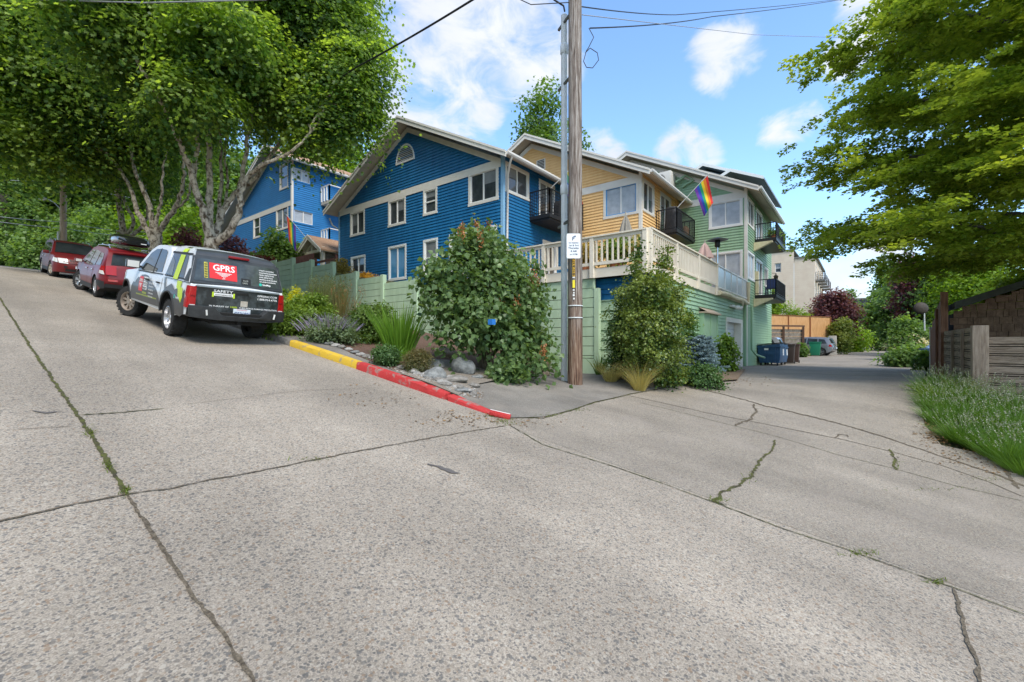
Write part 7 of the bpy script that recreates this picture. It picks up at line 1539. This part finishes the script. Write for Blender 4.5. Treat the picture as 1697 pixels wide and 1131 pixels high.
def spruce():
    d = 12.0; p = at(1153, 628, d); p.z = gz(p.x, p.y) + .05; t = thing('blue_spruce', 'silvery blue dwarf spruce with layered branches left of the garage door', 'shrub', p); g = np.random.default_rng(8); h = 78 * d / F; w = 90 * d / F; Bs = []; Ds = []; mb = MB()
    limb(mb, [(0, 0, -.1), (0, 0, h * .5), (.05, 0, h * .9)], .06, .02, 8, .02, 1)
    for k in range(90):
        z = h * (.18 + .75 * (k / 90)); a = k * 2.4; l = w * .52 * (1 - .45 * k / 90) * g.uniform(.65, 1.05); e = np.array([math.cos(a) * l, math.sin(a) * l, z + .06 * l]); s0 = np.array([0, 0, z * .92])
        mb.tube([s0, (s0 + e) / 2 + [0, 0, .03], e], [.014, .01, .005], 5)
        for f_ in np.linspace(.35, 1, 10):
            q = s0 + (e - s0) * f_
            for sd2 in (-1, 0, 1):
                dv = unit((e - s0) + sd2 * np.cross(e - s0, [0, 0, 1.]) * 1.0); tw = q + dv * (.14 * (1.15 - .4 * f_))
                n_ = 20; tt = g.random(n_); Bs.append(q + (tw - q) * tt[:, None]); Ds.append(unit(dv + g.normal(size=(n_, 3)) * .75 + np.array([0, 0, .25])))
    Bs = np.concatenate(Bs); Ds = np.concatenate(Ds); mb.build('trunk', M_BARKD, t); n_ = len(Bs); leaf_mesh('foliage', Bs, unit(g.normal(size=(n_, 3))), Ds, .034 + .014 * g.random(n_), np.clip(g.normal(size=n_) * .2 + .55, 0, 1), 'needle' if False else 'kite', L_SPRUCE, t)
spruce()
shrub('laurel', 'glossy bright green laurel beside the white garage door', 1202, 612, 560, 34, leafmat('laurel_leaf', (.05, .11, .015), (.17, .27, .035), .35, .3), 23, n=150, per=22, ls=.085, crad=.17, dd=16.2)
shrub('low_shrub', 'low spreading green shrub by the stone block', 1165, 636, 606, 62, L_BOX, 24, n=170, per=26, ls=.05, crad=.15, up=.9, dd=11.3)
shrub('low_shrub', 'small pale blue green sprig left of the spreading shrub', 1125, 622, 602, 24, L_SPRUCE, 25, n=50, per=24, ls=.035, crad=.1, dd=11.4)
grass('fountain_grass', 'straw coloured fountain grass arching right beside the green planks', 1012, 622, 573, 44, L_STRAW, 26, n=420, bend=.5, wid=.007, spread=.7, lean=(.06, -.2), dd=11.2)
grass('fountain_grass', 'straw coloured fountain grass standing in front of the evergreen', 1060, 626, 570, 46, L_STRAW, 27, n=420, bend=.4, wid=.007, spread=.65, dd=10.4)
grass('blade_clump', 'dark green strappy clump between the planks and the fountain grass', 993, 612, 578, 26, L_MID, 28, n=70, bend=.3, wid=.03, spread=.4, cat='plant', dd=12.3)
for k, (y, lab) in enumerate(((5.2, 'yellow leaved potted shrub behind the deck railing near the corner'), (6.1, 'green potted shrub behind the deck railing'), (7.2, 'ochre potted shrub behind the deck railing beside the pole'))):
    t = thing('potted_shrub', lab, 'potted plant', (13.2, y, 2.2)); MB().lathe([(0, 0), (.16, 0), (.22, .34), (.19, .34), (.18, .28), (0, .28)], n=16).build('pot', mat('terracotta', (.36, .13, .06), .8), t); crown('foliage', [(0, 0, .72, .42, .42, .38)], 90, 24, .17, .07, (L_STRAW, L_FEATH, MATS['amber_leaf'])[k], 60 + k, t)
t = thing('potted_plant', 'orange pot of greenery on the upper green house balcony', 'potted plant', (28.6, 3.85, 5.62)); MB().lathe([(0, 0), (.16, 0), (.22, .36), (.19, .36), (.18, .28), (0, .28)], n=14).build('pot', mat('orange_pot', (.55, .17, .05), .6), t); crown('foliage', [(0, 0, .55, .3, .3, .3)], 40, 20, .14, .07, L_WOOD, 70, t)
t = thing('potted_plant', 'leafy pot plant at the far end of the upper green house balcony', 'potted plant', (30.2, 3.85, 5.62)); MB().lathe([(0, 0), (.16, 0), (.22, .3), (0, .28)], n=14).build('pot', M_DARK, t); crown('foliage', [(0, 0, .6, .35, .3, .4)], 50, 20, .14, .07, L_WOOD, 71, t)
t = thing('balcony_chair', 'dark blue chair on the lower green house balcony', 'chair', (28.4, 4.0, 2.62)); MC = mat('navy_chair', (.02, .04, .12), .5); q = MB(); q.box(-.25, .25, -.25, .25, .40, .45); q.build('seat', MC, t); q = MB(); q.box(.21, .26, -.25, .25, .46, .95); q.build('backrest', MC, t)
for sx in (-.22, .22):
    for sy in (-.22, .22): q = MB(); q.bar((sx, sy, 0), (sx, sy, .4), .035); q.build('leg', MC, t)
# lavender mass on the right: one clump, then copies
def lavender(seed):
    g = np.random.default_rng(seed); t = thing('lavender_bush', 'lavender bush with pale flower spikes below the slat fence', 'lavender', group='lavender bushes below the slat fence'); n = 620; a = g.random(n) * 6.283; s = g.random(n) ** .7 * .85
    B = np.stack([np.cos(a) * s * .3, np.sin(a) * s * .3, np.zeros(n)], 1); Dv = np.stack([np.cos(a) * s, np.sin(a) * s, np.ones(n)], 1); blades('foliage', B, Dv, .38 + .42 * g.random(n), .013, .22, leafmat('lavender_leaf', (.055, .125, .02), (.15, .28, .05), .35), t, seed=seed)
    n = 80; a = g.random(n) * 6.283; s = g.random(n) ** .6 * .75; B = np.stack([np.cos(a) * s * .32, np.sin(a) * s * .32, np.zeros(n)], 1); Dv = unit(np.stack([np.cos(a) * s, np.sin(a) * s, np.ones(n)], 1)); ln = .75 + .28 * g.random(n)
    blades('flower_stem', B, Dv, ln, .005, .10, MATS['lavender_leaf'], t, seed=seed + 1, tip=.8)
    out = Dv.copy(); out[:, 2] = 0; out = unit(out + 1e-4); tipp = B + Dv * ln[:, None] + (out * .55 - np.array([0, 0, .75])) * (.10 * ln)[:, None]
    ids = np.repeat(np.arange(n), 5); k = np.tile(np.arange(5), n); C = tipp[ids] - Dv[ids] * (k * .022)[:, None] + g.normal(size=(len(ids), 3)) * .004
    leaf_mesh('bloom', C, unit(g.normal(size=(len(ids), 3))), unit(Dv[ids] + g.normal(size=(len(ids), 3)) * .4), np.full(len(ids), .024), g.random(len(ids)), 'wide', L_PALEF, t)['kind'] = 'stuff'; return t
lv = [lavender(1), lavender(2), lavender(3)]; g = random.Random(3)
spots = [(1560, 705, .8), (1590, 735, .8), (1625, 748, .85), (1665, 768, .95), (1705, 790, 1.0), (1545, 680, .75), (1600, 700, 1.0), (1640, 715, 1.05), (1680, 735, 1.1), (1725, 760, 1.1), (1575, 672, .9), (1615, 680, 1.0), (1650, 690, 1.05), (1690, 700, 1.1), (1735, 720, 1.1), (1560, 652, .8), (1535, 655, .7), (1760, 800, 1.1)]
for i, (u, v, s) in enumerate(spots):
    p, d = gp(u, v - 4); o = lv[i] if i < 3 else copy_tree(lv[i % 3]); o.location = p - Vector((0, 0, .03)); o.rotation_euler = (0, 0, g.uniform(0, 6.28)); o.scale = (s * .92, s * .92, s * g.uniform(.75, 1.0))
grass('long_grass', 'long meadow grass at the foot of the board fence, left of the lavender', 1555, 668, 612, 70, L_FEATH, 40, n=420, bend=.45, wid=.012, spread=.8)
grass('long_grass', 'yellowing grass tuft by the tall fence post', 1590, 655, 600, 50, L_OAT, 41, n=260, bend=.4, wid=.01, spread=.6)
def litter():
    g = np.random.default_rng(12); C = []
    for (u, v, su, sv_, n) in ((1555, 725, 18, 6, 260), (1540, 705, 10, 10, 120), (1600, 752, 40, 8, 160), (1660, 775, 30, 6, 90), (1230, 632, 30, 5, 120), (760, 695, 40, 6, 120), (640, 655, 60, 10, 60), (880, 700, 40, 4, 40)):
        for _ in range(n): C.append(tuple(gp(u + g.normal() * su, v + g.normal() * sv_)[0] + Vector((0, 0, .012))))
    C = np.array(C); n = len(C); o = leaf_mesh('leaf_litter', C, unit(np.array([0, 0, 1.]) + g.normal(size=(n, 3)) * .25), unit(g.normal(size=(n, 3)) * [1, 1, .1]), .03 + .03 * g.random(n), g.random(n), 'kite', leafmat('dry_litter', (.10, .055, .025), (.30, .18, .08), .1)); tag(o, 'dry brown leaf litter along the edges of the pavement', 'leaf litter', kind='stuff')
litter()

# ---- stones
M_ROCK = [mat('grey_rock', (.13, .12, .105), .9, (.27, .25, .225), 4, .8, 12), mat('tan_rock', (.16, .12, .085), .9, (.29, .23, .17), 4, .8, 12), mat('pale_rock', (.22, .21, .195), .9, (.38, .365, .34), 4, .8, 12), mat('blue_grey_rock', (.12, .125, .122), .9, (.26, .265, .26), 4, .8, 12)]
def rock_mesh(seed, m):
    bm = bmesh.new(); bmesh.ops.create_icosphere(bm, subdivisions=3, radius=.5)
    for v in bm.verts:
        n1 = noise.noise(v.co * 1.8 + Vector((seed * 7.1, 0, 0))); n2 = noise.noise(v.co * 4.5 + Vector((0, seed * 3.3, 0))); v.co *= 1 + .38 * n1 + .10 * n2
        v.co.z = max(v.co.z, -.22)
    for f_ in bm.faces: f_.smooth = True
    me = bpy.data.meshes.new('rock'); bm.to_mesh(me); bm.free(); me.materials.append(m); me.set_sharp_from_angle(angle=R(35)); return me
RM = [rock_mesh(i, M_ROCK[i % 4]) for i in range(8)]
def rock(label, u, v, wpx, hpx, k, group=None, name='rock', lift=0):
    p, d = gp(u, v)
    if p.x < 5.55 and p.y > 4.4: p.x = 5.55 + (u % 7) * .03
    p.z = walk_z(p.x, p.y) if p.y > 4.2 else p.z; o = link(name, RM[k]); w, h = wpx * d / F, hpx * d / F; o.location = p + Vector((0, 0, h * .3 + lift)); o.scale = (w, w * .8, h * 1.15); o.rotation_euler = (0, 0, k * 1.3 + u); return tag(o, label, 'rock', group)
rock('largest grey boulder under the lilac', 768, 632, 42, 34, 3); rock('pale blue grey boulder at the edge of the gravel below the lilac', 722, 641, 34, 22, 7); rock('tan boulder behind the heather mound', 737, 606, 40, 26, 1); rock('flat grey slab stone beside the lilac foot', 756, 645, 44, 12, 0); rock('rough pale boulder right of the heather', 727, 622, 24, 16, 2); rock('weathered rectangular stone block in front of the blue spruce', 1117, 634, 48, 14, 0, name='stone_block')
edge = [(512, 571), (522, 574), (533, 577), (545, 582), (556, 585), (567, 588), (578, 592), (588, 597), (598, 601), (607, 604), (617, 607)]
for i, (u, v) in enumerate(edge): rock('small pale stone in the row edging the narrow pavement strip', u, v, 14 + (i * 5) % 6, 7 + (i * 3) % 3, (2, 0, 2, 3)[i % 4], 'edging stones along the narrow pavement strip', 'edging_stone')
for i, (u, v) in enumerate([(860, 634), (871, 632), (882, 630), (893, 628), (904, 626), (915, 624), (924, 621)]): rock('rounded tan stone in the row between lilac and pole', u, v, 14 + i % 3 * 3, 10, (1, 1, 5, 3, 1, 0, 3)[i], 'edging stones between the lilac and the pole', 'edging_stone')
for i, (u, v, w, h) in enumerate([(655, 625, 18, 9), (668, 633, 22, 11), (682, 642, 24, 10), (697, 648, 26, 10), (704, 637, 20, 9), (690, 634, 16, 8), (672, 645, 18, 7), (712, 652, 14, 6), (735, 652, 24, 8), (660, 640, 12, 6), (790, 640, 22, 9), (728, 645, 18, 8), (745, 640, 16, 7), (648, 634, 14, 6), (705, 660, 22, 9), (725, 664, 26, 9), (745, 668, 20, 8), (690, 652, 20, 8), (765, 660, 26, 9), (785, 652, 22, 8), (715, 650, 20, 9), (755, 655, 16, 7), (668, 640, 16, 7)]): rock('loose flat stone in the gravel behind the red kerb', u, v, w, h, (0, 2, 3, 0, 2, 6, 0, 2)[i % 8], 'loose stones behind the red kerb', 'loose_stone')
def pebbles():
    g = np.random.default_rng(4); mb = MB(); gg = random.Random(6)
    for _ in range(1300):
        u = gg.uniform(640, 800); v = 628 + (u - 640) * .22 + gg.uniform(-8, 14) * (1 if u < 760 else .5); p, d = gp(u, v); p.x = max(p.x, 5.4 + gg.uniform(0, .25)); z = walk_z(p.x, p.y); r = gg.uniform(.008, .032); a = gg.uniform(0, 6.28)
        V = [(p.x + r * math.cos(a + t) * gg.uniform(.7, 1.2), p.y + r * math.sin(a + t) * gg.uniform(.7, 1.2), z + .01) for t in (0, 1.26, 2.5, 3.77, 5.03)] + [(p.x, p.y, z + .01 + r * .8)]
        mb.add(V, [(i, (i + 1) % 5, 5) for i in range(5)], gg.randrange(3))
    tag(mb.build('gravel', [M_ROCK[0], M_ROCK[1], M_ROCK[2]]), 'loose gravel between the stones behind the red kerb', 'gravel', kind='stuff')
pebbles()
# a lidded red cap by the box ball
p, d = base_of(645, 618); q = thing('irrigation_cap', 'small red plastic cap in the bed by the clipped ball', 'cap', p + Vector((0, 0, .05))); MB().lathe([(0, -.05), (.04, -.05), (.045, .02), (.03, .04), (0, .045)], n=14).build('cap', PR, q)
bpy.context.view_layer.update()
